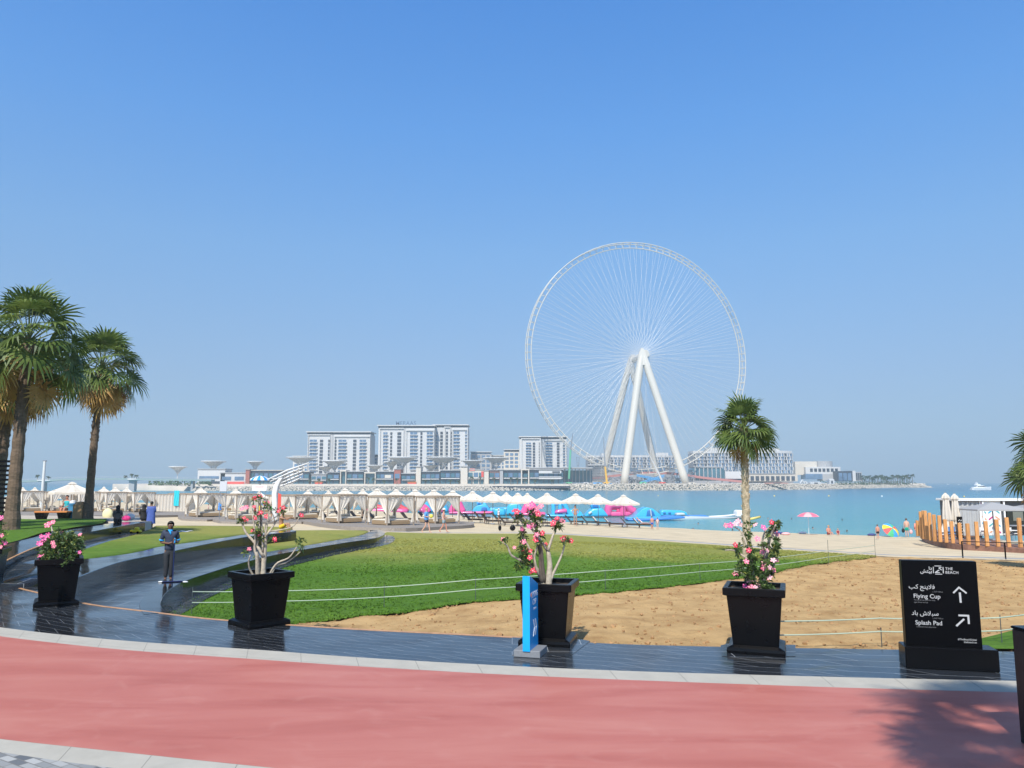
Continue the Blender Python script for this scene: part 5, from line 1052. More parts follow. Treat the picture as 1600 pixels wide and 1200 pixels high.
# ---- rope barriers
M_rope = mat('rope_white', (.42, .50, .38), .8); M_post = mat('barrier_steel', (.10, .12, .12), .5, metal=.5)
def barrier(name, label, posts, hi, lo):
    """posts [(px,py_base,z_top)], ropes hang between the posts"""
    base = [G(x, y) for x, y in [p[:2] for p in posts]]; t_ = thing(name, base[0], label, 'rope barrier', 'rope barriers round the new turf'); O = base[0]
    for p, q in zip(base, posts):
        b = MB(); b.cyl(p-O-Vector((0, 0, .1)), p-O+Vector((0, 0, q[2])), .009, 6); b.build('post', M_post, t_)
    for hz in (hi, lo):
        if hz is None: continue
        b = MB(); pts = []
        for i in range(len(base)-1):
            a = base[i]+Vector((0, 0, hz)); c = base[i+1]+Vector((0, 0, hz))
            for k in range(8): u = k/8; pts.append(a.lerp(c, u)-Vector((0, 0, .012*4*u*(1-u)))-O)
        pts.append(base[-1]+Vector((0, 0, hz))-O); b.tube(pts, .012, 6); b.build('rope', M_rope, t_)
    return t_
barrier('rope_barrier', 'long double rope barrier on thin posts crossing the green lawn', [(299, 961, .66), (445, 958, .62), (600, 951, .62), (743, 939, .62), (946, 923, .62), (1094, 908, .62), (1210, 896, .6), (1295, 882, 1.0), (1368, 871, 1.1)], .56, .30)
barrier('rope_barrier', 'double rope barrier over bare soil passing behind the black sign pillar', [(1215, 1018, .3), (1378, 1011, .34), (1470, 1010, .5), (1566, 1009, .55), (1700, 985, .55)], .50, .27)
# ---- fan palms
M_frond = leafmat('palm_frond', (.04, .090, .016), (.20, .26, .06), .36, 1.6); M_dead = leafmat('dead_frond', (.38, .20, .05), (.60, .40, .13), .25, 2); M_pet = mat('palm_stalk', (.14, .17, .05), .6)
M_ptr = mat('palm_trunk', (.15, .105, .07), .9, var=.3, vscale=6, bump=1, bscale=16, stretch=(1, 1, 2.2)); M_ptl = mat('pale_palm_trunk', (.46, .37, .25), .9, var=.35, vscale=9, bump=1, bscale=18, stretch=(1, 1, 2.5))  # palm_trunk: crown shade on the left trunks is put into the base colour
def frond(b, rn, o, d, L, fanr, droop, dead=False, open_=1.0):
    """one fan frond: stalk from o along d, then a folded fan of narrow leaflets"""
    side = d.cross(Vector((0, 0, 1)));
    if side.length < .1: side = Vector((1, 0, 0))
    side.normalize(); upv = side.cross(d).normalized()
    mid = o+d*L*.55-Vector((0, 0, droop*L*.08)); tip = o+d*L-Vector((0, 0, droop*L*.16)); b.mi = 1 if not dead else 0
    b.tube([o, mid, tip], [.032, .024, .018], 4, False)
    fd = (tip-mid).normalized(); fd = Matrix.Rotation(-rn.uniform(.2, .8)*open_*(.5 if d.z > .85 else 1), 3, side) @ fd
    roll = Matrix.Rotation(rn.uniform(-.9, .9), 3, fd); sd2 = roll @ side; upv = sd2.cross(fd).normalized(); side = sd2; n = 20; b.mi = 0
    for i in range(n):
        a = radians(-112+224*i/(n-1))+rn.uniform(-.03, .03); dr = (fd*cos(a)+side*sin(a)); ll = fanr*(.72+.28*cos(a*.55))*rn.uniform(.88, 1.06)
        w = fanr*.043; perp = (side*cos(a)-fd*sin(a)); fold = upv*(.10*(1 if i % 2 else -1))*w*4
        p0 = tip; p1 = tip+dr*ll*.42+upv*ll*.10+fold*.5; p2 = tip+dr*ll*.75+upv*ll*.07-Vector((0, 0, droop*ll*.04)); p3 = tip+dr*ll*rn.uniform(.9, 1.08)-Vector((0, 0, ll*(.04+droop*.17)*rn.uniform(.2, 1.7)))
        b.add([p0, p1-perp*w, p1+perp*w, p2-perp*w*.85, p2+perp*w*.85, p3], [(0, 1, 2), (1, 3, 4, 2), (3, 5, 4)])
def fan_palm(name, base, H, crown_r, tr, label, seed, lean=(0, 0), dead=.25, pale=False, nf=46, fibre=0, group=None, fr=None, open_=1.0):
    rn = random.Random(seed); t_ = thing(name, base, label, 'palm tree', group)
    top = Vector((lean[0], lean[1], H)); b = MB(); pts = []; rr = []
    for i in range(26):
        u = i/25; pts.append(Vector((lean[0]*u*u, lean[1]*u*u, H*u-.15))); rr.append(tr*(1.35-.35*min(1, u*6))*(1-.28*u)*(1+.05*(-1)**i)*(1 if u < .9 else 1+.9*(u-.9)*6))
    b.tube(pts, rr, 14)
    for i in range(int(H*(26 if pale else 14))):        # stubs of cut stalks
        u = rn.uniform(.05 if pale else .5, 1); a = rn.uniform(0, 6.28); c = Vector((lean[0]*u*u, lean[1]*u*u, H*u)); r = tr*(1-.28*u)*1.0; d = Vector((cos(a), sin(a), 0)); s = Vector((-sin(a), cos(a), 0))
        b.add([c+d*r+s*.05, c+d*r-s*.05, c+d*(r+.05)+Vector((0, 0, .13))-s*.025, c+d*(r+.05)+Vector((0, 0, .13))+s*.025, c+d*r+Vector((0, 0, .1))], [(0, 1, 2, 3), (0, 3, 4), (1, 4, 2), (3, 2, 4)])
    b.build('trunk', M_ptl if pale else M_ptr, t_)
    fr = fr or crown_r*.52; b = MB(); 
    for k in range(nf):
        u = (k+.5)/nf; el = lerp(1.45, -.5, u**.9)+rn.uniform(-.12, .12); az = k*2.39996+rn.uniform(-.3, .3); d = Vector((cos(az)*cos(el), sin(az)*cos(el), sin(el)))
        frond(b, rn, top+Vector((0, 0, -.25*u)), d, crown_r*.58*rn.uniform(.85, 1.1), fr*rn.uniform(.85, 1.1), .35+.9*u, False, open_)
    b.build('crown', [M_frond, M_pet], t_)
    nd = int(nf*dead); b = MB()
    for k in range(nd):
        el = rn.uniform(-1.2, -.35); az = rn.uniform(0, 6.28); d = Vector((cos(az)*cos(el), sin(az)*cos(el), sin(el)))
        frond(b, rn, top+Vector((0, 0, -.35)), d, crown_r*.55*rn.uniform(.8, 1.1), fr*rn.uniform(.7, .95), 1.3, True)
    if nd: b.build('dead_fronds', [M_dead, M_pet], t_)
    return t_
pA = G(17, 829, SA); hA = 2.8+(753-530)/1200*pA.y-pA.z
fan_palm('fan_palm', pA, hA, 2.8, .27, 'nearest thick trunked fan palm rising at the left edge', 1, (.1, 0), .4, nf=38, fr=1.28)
pB = G(137, 812, SA); hB = 2.8+(753-572)/1200*pB.y-pB.z
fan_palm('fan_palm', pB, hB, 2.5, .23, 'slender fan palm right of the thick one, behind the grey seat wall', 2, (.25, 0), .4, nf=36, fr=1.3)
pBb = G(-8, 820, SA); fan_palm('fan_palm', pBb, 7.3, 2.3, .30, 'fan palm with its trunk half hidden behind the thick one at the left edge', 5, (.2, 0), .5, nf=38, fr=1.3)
pC = G(1168, 872); hC = 2.8+(753-668)/1200*pC.y-pC.z
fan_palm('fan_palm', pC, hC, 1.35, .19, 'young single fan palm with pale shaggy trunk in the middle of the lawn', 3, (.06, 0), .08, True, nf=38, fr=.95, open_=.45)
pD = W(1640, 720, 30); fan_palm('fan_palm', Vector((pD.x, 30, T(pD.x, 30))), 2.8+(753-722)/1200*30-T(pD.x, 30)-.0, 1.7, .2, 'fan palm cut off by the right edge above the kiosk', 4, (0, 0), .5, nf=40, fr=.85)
# palms just outside the frame whose crowns throw shade on the track and on the palm bed
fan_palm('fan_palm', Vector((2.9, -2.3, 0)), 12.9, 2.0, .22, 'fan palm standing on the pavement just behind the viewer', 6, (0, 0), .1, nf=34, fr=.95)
for i, (x, y, h) in enumerate(((-26.5, 24, 8), (-27.5, 29.5, 8.4), (-24.5, 19.5, 7.2), (-31, 31, 8.2))):
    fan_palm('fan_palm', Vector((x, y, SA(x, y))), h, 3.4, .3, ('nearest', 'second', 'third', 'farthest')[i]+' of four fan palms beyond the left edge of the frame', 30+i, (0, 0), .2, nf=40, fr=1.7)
# slatted dark screen at the left edge
sc_ = thing('slatted_screen', G(-14, 826, SA), 'dark slatted screen behind the palms at the left edge', 'screen', rz=.2); 
for i in range(14): MB().box((0, 0, .3+i*.2), (1.5, .06, .10)).build('slat', M_black, sc_)
for x in (-.75, .75): MB().box((x, .05, 1.5), (.08, .08, 3.0)).build('post', M_black, sc_)
# ---- tufts of grass on the near lawn and clods on the bare soil
def scatter(nm, m, n, rect, ok, fn, label=None):
    b = MB(); c = 0; rn = random.Random(9)
    while c < n:
        x = rn.uniform(rect[0], rect[1]); y = rect[2]+(rect[3]-rect[2])*rn.random()**1.6; c += 1
        if ok(x, y): fn(b, x, y, rn)
    o = b.build(nm, m); o['kind'] = 'stuff'; return o
def inpoly(poly):
    P = [(p.x, p.y) for p in poly]; n = len(P)
    def f(x, y):
        c = False; j = n-1
        for i in range(n):
            if (P[i][1] > y) != (P[j][1] > y) and x < (P[j][0]-P[i][0])*(y-P[i][1])/(P[j][1]-P[i][1])+P[i][0]: c = not c
            j = i
        return c
    return f
inl = inpoly(lawn2); ins = inpoly(soil[::2])
def tuft(b, x, y, rn):
    z = T(x, y)+.02; s = .014+.0005*y
    for k in range(3):
        a = rn.uniform(0, 6.28); h = rn.uniform(.02, .045); dx, dy = cos(a)*s, sin(a)*s; ox, oy = rn.gauss(0, .03), rn.gauss(0, .03)
        b.add([(x+ox-dx, y+oy-dy, z), (x+ox+dx, y+oy+dy, z), (x+ox+rn.gauss(0, .02), y+oy+rn.gauss(0, .02), z+h)], [(0, 1, 2)])
scatter('grass', M_grass, 60000, (-10, 20, 14, 47), inl, tuft)
# blades along the cut edge of the turf
b = MB(); rn = random.Random(4)
for p, q in zip(Lsoil, Lsoil[1:]):
    for k in range(int((q-p).length*60)):
        c = p.lerp(q, rn.random()); tuft(b, c.x+rn.gauss(0, .05), c.y+rn.gauss(.02, .05), rn)
o = b.build('turf_edge', M_grass); o['kind'] = 'stuff'
def clod(b, x, y, rn):
    co, fs = pats[rn.randrange(8)]; r = abs(rn.gauss(0, .022))+.008; m = Matrix.Rotation(rn.uniform(0, 6), 3, 'Z'); c = Vector((x, y, T(x, y)+.0)); b.add([m @ v*r+c for v in co], fs)
scatter('soil_clods', mat('soil_clod', (.34, .20, .09), .95, var=.25, vscale=6), 6500, (-5, 26, 12.5, 36), ins, clod)
M_steel = m_steel; M_redp = m_redp
# ================================================================== beach club: decks, cabanas, parasols, loungers
M_cur = leafmat('curtain_linen', (.80, .74, .64), (.84, .78, .69), .35, 3, .85); M_cab = mat('cabana_frame', (.34, .27, .20), .7, var=.15, vscale=4); M_mat = mat('mattress_canvas', (.62, .56, .46), .85); M_wick = mat('wicker_tan', (.30, .21, .12), .8, var=.3, vscale=40)
M_can = leafmat('parasol_canvas', (.72, .66, .56), (.77, .71, .62), .22, 2, .8); M_pole = mat('pole_wood', (.22, .13, .07), .6); M_deck = mat('deck_boards', (.27, .235, .20), .8, var=.25, vscale=6, stretch=(1, 12, 1)); M_lng = mat('lounger_wicker', (.045, .03, .02), .6, var=.3, vscale=30)
def deck(label, pts, h):
    P = smooth([G(x, y) for x, y in pts], 3, True); n = len(P); b = MB()
    b.add([Vector((p.x, p.y, p.z+h)) for p in P]+[Vector((p.x, p.y, p.z-.4)) for p in P], [tuple(range(n)), tuple(range(2*n-1, n-1, -1))]+[(i, i+n, (i+1) % n+n, (i+1) % n) for i in range(n)])
    tag(b.build('timber_deck', M_deck), label, 'deck'); return h
zd1 = deck('long low timber deck with rounded end under the three nearest cabanas', [(487, 820), (532, 826), (580, 828.3), (634, 829.5), (688, 827), (735, 824), (740, 821), (733, 818.8), (700, 817), (487, 815.5)], .22)
zd2 = deck('timber deck under the middle pair of cabanas behind the seat wall', [(345, 817), (430, 817.5), (484, 817), (484, 810), (345, 809)], .15)
zd3 = deck('timber deck under the cabana beside the closed curtains', [(284, 812.5), (340, 813.5), (340, 807), (284, 805)], .15)
zd4 = deck('long timber deck under the far left cabanas behind the palms', [(20, 806.5), (300, 806.5), (300, 801), (20, 800)], .15)
def curtain(s, cx, cy, h):
    """tied-back curtain wrapped round one corner post: wide at the top, gathered at the tie, narrow at the foot"""
    b = MB(); rings = []; sx = 1 if cx > 0 else -1; sy = 1 if cy > 0 else -1
    for z, w, o in ((h-.06, 1.0, .03), (h-.35, .88, .03), (h*.62, .52, .05), (h*.45, .15, .06), (h*.42, .11, .06), (h*.25, .17, .07), (.28, .22, .08)):
        r = []; w *= s*.48
        for k in range(13):
            u = (k-6)/6; f = .022*(1 if k % 2 else -1)*(1 if w > .3*s else 1.6)
            if u < 0: r.append(Vector((cx-sx*w*(-u), cy+sy*(o*.3+f), z)))
            else: r.append(Vector((cx+sx*(o*.3+f), cy-sy*w*u, z)))
        rings.append(r)
    b.loft(rings, False, False)
    return b
def make_cabana():
    t_ = thing('beach_cabana', (0, 0, -500), 'x', 'cabana', 'curtained cabanas of the beach club'); h = 2.5; s = 1.3
    for cx in (-s, s):
        for cy in (-s, s):
            MB().box((cx, cy, h/2), (.09, .09, h)).build('post', M_cab, t_); curtain(2*s, cx, cy, h).build('curtain', M_cur, t_)
    b = MB()
    for q in (-s, s): b.box((q, 0, h+.05), (.12, 2*s+.3, .12)); b.box((0, q, h+.051), (2*s+.302, .12, .118))
    for i in range(9): b.box((-s+.13+i*(2*s-.26)/8, 0, h+.13), (.05, 2*s+.4, .05))
    b.build('roof_frame', M_cab, t_)
    b = MB(); n = 10; rows = []
    for i in range(n+1): rows.append([Vector((-s+2*s*i/n, -s+2*s*k/n, h-.03+.05*sin(i*2.2)-.04*(1-abs(2*k/n-1)))) for k in range(n+1)])
    b.loft(rows, False, False); b.build('roof_cloth', M_cur, t_)
    MB().bbox((0, 0, .26), (2.2, 2.2, .34), .04).build('daybed_base', M_wick, t_); MB().bbox((0, .05, .50), (2.15, 2.1, .14), .05).build('mattress', M_mat, t_)
    for x in (-.6, .6): MB().bbox((x, .8, .68), (.8, .35, .22), .09).build('pillow', M_mat, t_)
    return t_
cb0 = make_cabana(); index(cb0); used = [0]
def place_cab(x0, x1, yb, label, z=None, rz=.78, hs=1.0):
    p = G((x0+x1)/2, yb-2.5); 
    wpx = (x1-x0); sc = wpx*p.y/1200/ (2.6*(cos(rz)+sin(rz))*.98); sc = min(1.25, max(.7, sc))
    o = cb0 if not used[0] else dup(cb0, p); used[0] = 1
    o.location = (p.x, p.y, p.z+(z or 0)); o.rotation_euler = (0, 0, rz); o.scale = (sc, sc, hs); o['label'] = label; return o
place_cab(576, 645, 827, 'nearest cabana, centre of the three on the long deck', zd1, hs=.98)
place_cab(504, 570, 823, 'cabana on the left end of the long deck by the seat wall tip', zd1)
place_cab(651, 716, 823.5, 'cabana behind the two walkers on the right end of the long deck', zd1)
place_cab(438, 502, 815, 'cabana right of the winged shade behind the bare desert rose', zd2)
place_cab(353, 402, 817, 'cabana directly left of the bare desert rose flowers', zd2)
place_cab(290, 352, 812, 'cabana right of the closed curtains with people inside', zd3)
for i, (x0, x1, y) in enumerate(((26, 66, 804), (72, 112, 804), (115, 154, 804), (156, 196, 804.5), (198, 240, 804.5))): place_cab(x0, x1, y, '%s cabana from the left in the far left row behind the palms' % ORD[i], zd4, .8)
for i, (x0, x1, y) in enumerate(((40, 76, 797), (96, 130, 797.5), (150, 180, 797.5), (204, 236, 798), (262, 298, 799), (330, 364, 801), (392, 428, 804), (420, 452, 808), (470, 506, 808), (500, 535, 811), (552, 588, 813))): place_cab(x0, x1, y, '%s cabana from the left in the second, farther row' % ORD[i], rz=.7)
# the cabana with all curtains drawn, and the turquoise towel hung on it
p = G(272, 800); t_ = thing('closed_cabana', p, 'cabana with all its curtains drawn shut and a turquoise towel on it', 'cabana', rz=.05); w = 52*p.y/1200
for cx in (-w/2, w/2):
    for cy in (-1.3, 1.3): MB().box((cx, cy, 1.25), (.09, .09, 2.5)).build('post', M_cab, t_)
b = MB(); b.loft([[Vector((-w/2+w*k/52, -1.36+.09*sin(k*1.3), z)) for k in range(53)] for z in (.15, 1.3, 2.45)], False, False); b.build('curtain', M_cur, t_)
b = MB(); b.loft([[Vector((sx*w/2, -1.3+2.6*k/20, z)) + Vector((.04*(1 if k % 2 else -1), 0, 0)) for k in range(21)] for sx in (1,) for z in (.15, 2.45)], False, False); b.build('curtain', M_cur, t_)
b = MB(); b.bbox((0, 0, 2.52), (w+.2, 2.8, .1), .02); b.build('roof_frame', M_cab, t_)
q = W(276, 766.5, p.y-1.6); tw = MB(); tw.loft([[Vector((q.x+(-.5+k/8)*.72, p.y-1.52+.03*sin(k*1.7+i), q.z-i*.36*(1.0))) for k in range(9)] for i in range(7)], False, False); tag(tw.build('beach_towel', mat('towel_turquoise', (.03, .55, .62), .9)), 'long turquoise towel hanging over the drawn curtains', 'towel')
# parasols
def make_parasol(nm='beach_parasol'):
    t_ = thing(nm, (0, 0, -500), 'x', 'parasol', 'white parasols of the beach club'); R_ = 1.62; he = 2.2; hp = 2.95
    b = MB(); n = 16; prof = [(.16, hp-.04), (.55, hp-.28), (1.1, hp-.54), (R_, he)]
    def rr(k): a = 2*pi*k/n; return 1/max(abs(cos(a)), abs(sin(a)))*.86 if True else 1
    rings = [[Vector((r*rr(k)*cos(2*pi*k/n), r*rr(k)*sin(2*pi*k/n), z+(.03*(-1)**k if r > .3 else 0))) for k in range(n)] for r, z in prof]
    rings.append([p_*1.0-Vector((0, 0, .16)) for p_ in rings[-1]]); b.loft(rings, True, False); b.build('canopy', M_can, t_)
    b = MB(); b.loft([[Vector((r*rr(k)*cos(2*pi*k/n), r*rr(k)*sin(2*pi*k/n), z)) for k in range(n)] for r, z in ((.02, hp+.12), (.18, hp+.05), (.34, hp-.06))], True, False); b.build('vent_cap', M_can, t_)
    MB().cyl((0, 0, 0), (0, 0, hp+.1), .035, 8).build('pole', M_pole, t_)
    b = MB()
    for k in range(8): a = 2*pi*k/8; b.cyl((0, 0, hp-.5), (1.3*cos(a), 1.3*sin(a), he+.14), .012, 4)
    b.build('ribs', M_pole, t_); MB().lathe([(.3, 0), (.28, .08), (.06, .1)], 12).build('base', M_steel, t_)
    return t_
ps0 = make_parasol(); index(ps0); usedp = [0]
def place_par(px, ypk, yb, label, wpx=None, rz=.45, grp=None):
    p = G(px, yb); H = (yb-ypk)*p.y/1200*1.0; s = H/3.07; s2 = s if wpx is None else wpx*p.y/1200/3.9
    o = ps0 if not usedp[0] else dup(ps0, p); usedp[0] = 1
    o.location = p; o.rotation_euler = (0, 0, rz); o.scale = (s2, s2, s); o['label'] = label
    if grp: o['group'] = grp
    return o
FR = [(538, 764, 814), (588, 764.5, 815), (618, 765, 815), (648, 765.5, 816), (677, 766, 816), (707, 767, 816), (738, 768, 817), (770, 769, 819), (809, 771, 821), (855, 771, 822), (900, 772, 819), (935, 773, 820), (975, 774, 823)]
nm_ = ['in the front parasol row, counted from the cabanas', ]
for i, (x, a, c) in enumerate(FR): place_par(x, a, c, '%s parasol from the left in the front row before the inflatables' % ORD[i], 50 if x > 720 else 54, .45+.1*sin(i*2.1))
for i, (x, a, c) in enumerate(((566, 765, 811), (791, 770, 813), (824, 771, 815))): place_par(x, a, c, ('leftmost', 'middle', 'rightmost')[i]+' of three smaller parasols just behind the front row', 36)
place_par(109, 754, 811, 'largest white parasol on the far left, between the two palms', 76, .7)
for i, (x, a, c) in enumerate(((33, 762, 797), (52, 762, 797), (160, 761, 797), (178, 761.5, 797), (196, 762, 797), (228, 772, 800), (312, 762, 800), (367, 764, 802), (404, 768, 803), (480, 766, 806), (512, 767, 808))): place_par(x, a, c, '%s small parasol from the left behind the cabanas' % ORD[i], 34)
for i in range(12): x = 20+i*24; place_par(x, 770+.02*x, 793+.012*x, '%s parasol from the left in the last row at the water edge' % ORD[i], 26, .2)
# sun loungers
def make_lounger():
    t_ = thing('sun_lounger', (0, 0, -500), 'x', 'sun lounger', 'dark wicker sun loungers')
    b = MB(); b.bbox((.35, 0, .33), (1.35, .66, .07), .02); b.build('seat', M_lng, t_)
    b = MB(); c = Vector((-.60, 0, .62)); m = Matrix.Rotation(radians(48), 3, 'Y'); b.box(c, (.80, .66, .06), M=m); b.build('backrest', M_lng, t_)
    for x in (-.25, .95):
        for y in (-.29, .29): MB().box((x, y, .15), (.06, .05, .30)).build('leg', M_lng, t_)
    b = MB(); b.box((.35, .33, .26), (1.5, .03, .06)); b.box((.35, -.33, .26), (1.5, .03, .06)); b.build('side_rail', M_lng, t_)
    return t_
lg0 = make_lounger(); index(lg0); usedl = [0]
def place_lng(px, py, label, rz=-.25, s=1.12):
    p = G(px, py); o = lg0 if not usedl[0] else dup(lg0, p); usedl[0] = 1; o.location = p; o.rotation_euler = (0, 0, rz+R(-.08, .08)); o.scale = (s, s, s); o['label'] = label; return o
LN = [(738, 816), (766, 818.5), (793, 821), (822, 822), (852, 822), (896, 819), (921, 820), (938, 821), (957, 823), (984, 824), (1003, 824.5)]
lng = []
for i, (x, y) in enumerate(LN): lng.append(place_lng(x, y, '%s dark lounger from the left in the front row' % ORD[i]))
for i, (x, y) in enumerate(((728, 811), (752, 812), (780, 814), (808, 815.5), (838, 816), (868, 816), (908, 815), (930, 816), (950, 817), (972, 818.5))): place_lng(x, y, '%s dark lounger from the left in the row behind the front one' % ORD[i])
for i, (x, y) in enumerate(((512, 812), (536, 812.5), (560, 813), (588, 814), (614, 815), (640, 815.5), (668, 815.5), (692, 815))): place_lng(x, y, '%s lounger from the left seen between the nearest cabanas' % ORD[i])
M_tow = mat('towel_white', (.7, .68, .62), .9); 
for i, (k, w_) in enumerate(((10, 1), (7, 1), (8, 1))):
    L = lng[k]; b = MB(); m = Matrix.Rotation(radians(48), 3, 'Y')
    b.box(Vector((-.57, 0, .675)), (.55, .5, .03), M=m); o = b.build('beach_towel', M_tow); o.location = L.location; o.rotation_euler = L.rotation_euler; o.scale = L.scale
    tag(o, ('white towel under the reclining sunbather at the right end', 'cream towel over the backrest of the eighth front lounger', 'cream towel over the backrest of the ninth front lounger')[i], 'towel')
# ---- inflatable water park
M_ib = mat('inflatable_blue', (.05, .42, .68), .35, coat=.2, var=.06); M_ip = mat('inflatable_pink', (.72, .10, .28), .35, coat=.2, var=.06); M_idk = mat('inflatable_deep_blue', (.03, .16, .42), .4); M_iw = mat('inflatable_pale', (.48, .53, .55), .4)
def bev(o, w=.25):
    m = o.modifiers.new('round', 'BEVEL'); m.width = w; m.segments = 3; m.limit_method = 'ANGLE'; m.angle_limit = .6
    for p_ in o.data.polygons: p_.use_smooth = True
    return o
def infl(name, label, Yp, c, parts_, ox=780, oy=720, sc=.2):
    """parts_: [(part name, material, kind, points, depth/radius, dy)] in crop coordinates"""
    Y = G(ox+c[0]*sc, oy+c[1]*sc, ZS).y; O = W(ox+c[0]*sc, oy+c[1]*sc, Y); O.z = ZS
    t_ = thing(name, O, label, 'inflatable', 'floating inflatable water park')
    for (pn, m, kd, pts, dp, dy) in parts_:
        P = [W(ox+x*sc, oy+y*sc, Y)-O for x, y in pts]; b = MB()
        if kd == 'p': b.prism([(q.x, q.z) for q in P], dp, c=(0, dy, 0)); o = b.build(pn, m, t_); bev(o, min(.35, dp*.2))
        else: b.tube([Vector((q.x, dy, q.z)) for q in smooth([Vector((q.x, 0, q.z)) for q in P], 4)], dp, 10); o = b.build(pn, m, t_, True)
    return t_
infl('inflatable_slide', 'blue inflatable dome with arched opening at the right end of the pieces', 0, (1140, 448), [('body', M_ib, 'p', [(1030, 446), (1050, 425), (1100, 375), (1140, 360), (1185, 372), (1225, 405), (1262, 440), (1262, 446)], 5, 0), ('opening', M_idk, 'p', [(1130, 432), (1138, 385), (1160, 374), (1185, 392), (1200, 430)], .5, -2.45), ('seam', M_iw, 't', [(1160, 376), (1164, 400), (1168, 430)], .12, -2.8)])
infl('inflatable_arch', 'pink inflatable frame with two openings beneath the last parasol', 0, (950, 440), [('frame', M_ip, 't', [(852, 430), (855, 368), (880, 348), (960, 346), (1000, 352), (1030, 384), (1058, 398)], .75, 0), ('upright', M_ip, 't', [(965, 430), (965, 390), (966, 350)], .7, 0), ('frame', M_ip, 't', [(870, 430), (873, 372), (900, 360), (955, 358)], .7, 3), ('base', M_ip, 'p', [(845, 432), (850, 402), (1060, 395), (1066, 408), (1000, 432)], 4, 1.5), ('low_wall', M_ip, 'p', [(930, 430), (935, 372), (975, 372), (980, 425)], 1.2, 3)])
infl('inflatable_tower', 'blue inflatable climbing tower with hooded top left of the pink frame', 0, (750, 440), [('body', M_ib, 'p', [(655, 432), (700, 385), (720, 370), (790, 364), (815, 390), (845, 430)], 5, 0), ('tower', M_ib, 'p', [(716, 372), (706, 332), (770, 330), (790, 368)], 3, 0), ('opening', M_idk, 'p', [(725, 362), (720, 340), (760, 340), (768, 362)], .4, -1.45), ('grips', M_iw, 't', [(690, 410), (700, 402), (712, 395)], .25, -2.55)])
infl('inflatable_goal', 'light blue inflatable goal frame behind the standing man', 0, (490, 440), [('upright', M_ib, 't', [(425, 425), (424, 380), (424, 336)], .42, 0), ('upright', M_ib, 't', [(478, 425), (477, 380), (476, 334)], .42, 0), ('crossbar', M_ib, 't', [(424, 340), (450, 330), (476, 328), (505, 338), (525, 370), (542, 415)], .45, 0), ('body', M_ib, 'p', [(535, 430), (545, 380), (600, 372), (640, 400), (660, 430)], 4, 1), ('cushion', M_ip, 'p', [(430, 412), (440, 385), (525, 372), (532, 405)], 3, .5), ('floor', M_ib, 'p', [(360, 432), (362, 418), (650, 416), (650, 432)], 6, .5)])
infl('inflatable_ladder', 'pink inflatable A frame directly behind the flowers over the blue sign', 0, (250, 430), [('leg', M_ip, 't', [(188, 415), (208, 370), (232, 330), (245, 326)], .7, 0), ('leg', M_ip, 't', [(245, 326), (262, 350), (280, 385), (300, 412)], .7, 0), ('rung', M_ip, 't', [(215, 372), (240, 372), (268, 372)], .5, 0), ('floor', M_ip, 'p', [(180, 425), (182, 405), (360, 400), (362, 425)], 4, 0)])
infl('inflatable_slide', 'blue inflatable wedge left of the pink A frame above the loungers', 0, (120, 425), [('body', M_ib, 'p', [(45, 418), (68, 345), (90, 330), (150, 330), (185, 380), (205, 418)], 5, 0), ('tower', M_ib, 'p', [(80, 345), (86, 318), (140, 318), (146, 345)], 2.5, 0), ('floor', M_ib, 'p', [(-40, 424), (-40, 370), (45, 372), (48, 424)], 5, 0)])
infl('inflatable_barge', 'bright blue floating base under the domed inflatable', 0, (1220, 462), [('float', mat('float_blue', (.05, .22, .62), .4), 'p', [(975, 448), (1230, 440), (1300, 424), (1415, 428), (1420, 442), (1300, 452), (1100, 463), (985, 460)], 4, -1.5), ('pad', M_ib, 'p', [(990, 447), (1000, 440), (1255, 436), (1262, 445)], 5, 0)])
infl('inflatable_barrier', 'low light blue inflatable with round holes right of the dome', 0, (1370, 436), [('body', M_ib, 'p', [(1264, 430), (1268, 392), (1290, 385), (1430, 390), (1468, 402), (1480, 426), (1470, 430)], 3, 2), ('hole', M_idk, 'p', [(1285, 415), (1285, 402), (1305, 402), (1305, 415)], .3, .45), ('hole', M_idk, 'p', [(1325, 415), (1325, 402), (1345, 402), (1345, 415)], .3, .45), ('white_step', M_iw, 'p', [(1365, 426), (1370, 405), (1432, 403), (1440, 424)], 2, -1)])
infl('floating_pontoon', 'long pale grey floating pontoon with a white box at its end', 0, (1640, 452), [('float', M_iw, 'p', [(1360, 455), (1370, 442), (1480, 432), (1900, 440), (1912, 432), (1915, 445), (1700, 457), (1500, 459)], 3, 0), ('white_box', M_white, 'p', [(1840, 434), (1846, 392), (1856, 384), (1905, 386), (1916, 400), (1916, 434)], 2.5, 0), ('blue_mat', mat('float_blue', (.05, .22, .62), .4), 'p', [(1470, 438), (1474, 426), (1600, 424), (1640, 436)], 2, .3), ('mooring_line', M_white, 't', [(1640, 436), (1760, 430), (1840, 420)], .12, 0)])
infl('inflatable_tower', 'blue inflatable tower with dark window behind the front loungers', 0, (1100, 420), [('body', M_ib, 'p', [(950, 412), (960, 395), (1040, 310), (1080, 290), (1200, 270), (1245, 330), (1250, 412)], 5, 0), ('tower', M_ib, 'p', [(1060, 300), (1045, 238), (1120, 232), (1130, 290)], 3, 0), ('tower', M_ib, 'p', [(1150, 290), (1145, 250), (1190, 245), (1205, 290)], 3, 0), ('opening', M_idk, 'p', [(1125, 378), (1135, 325), (1165, 312), (1215, 325), (1222, 372)], .5, -2.45), ('opening', M_idk, 'p', [(1070, 275), (1066, 248), (1105, 246), (1110, 275)], .4, -1.45)], 640, 760, .1)
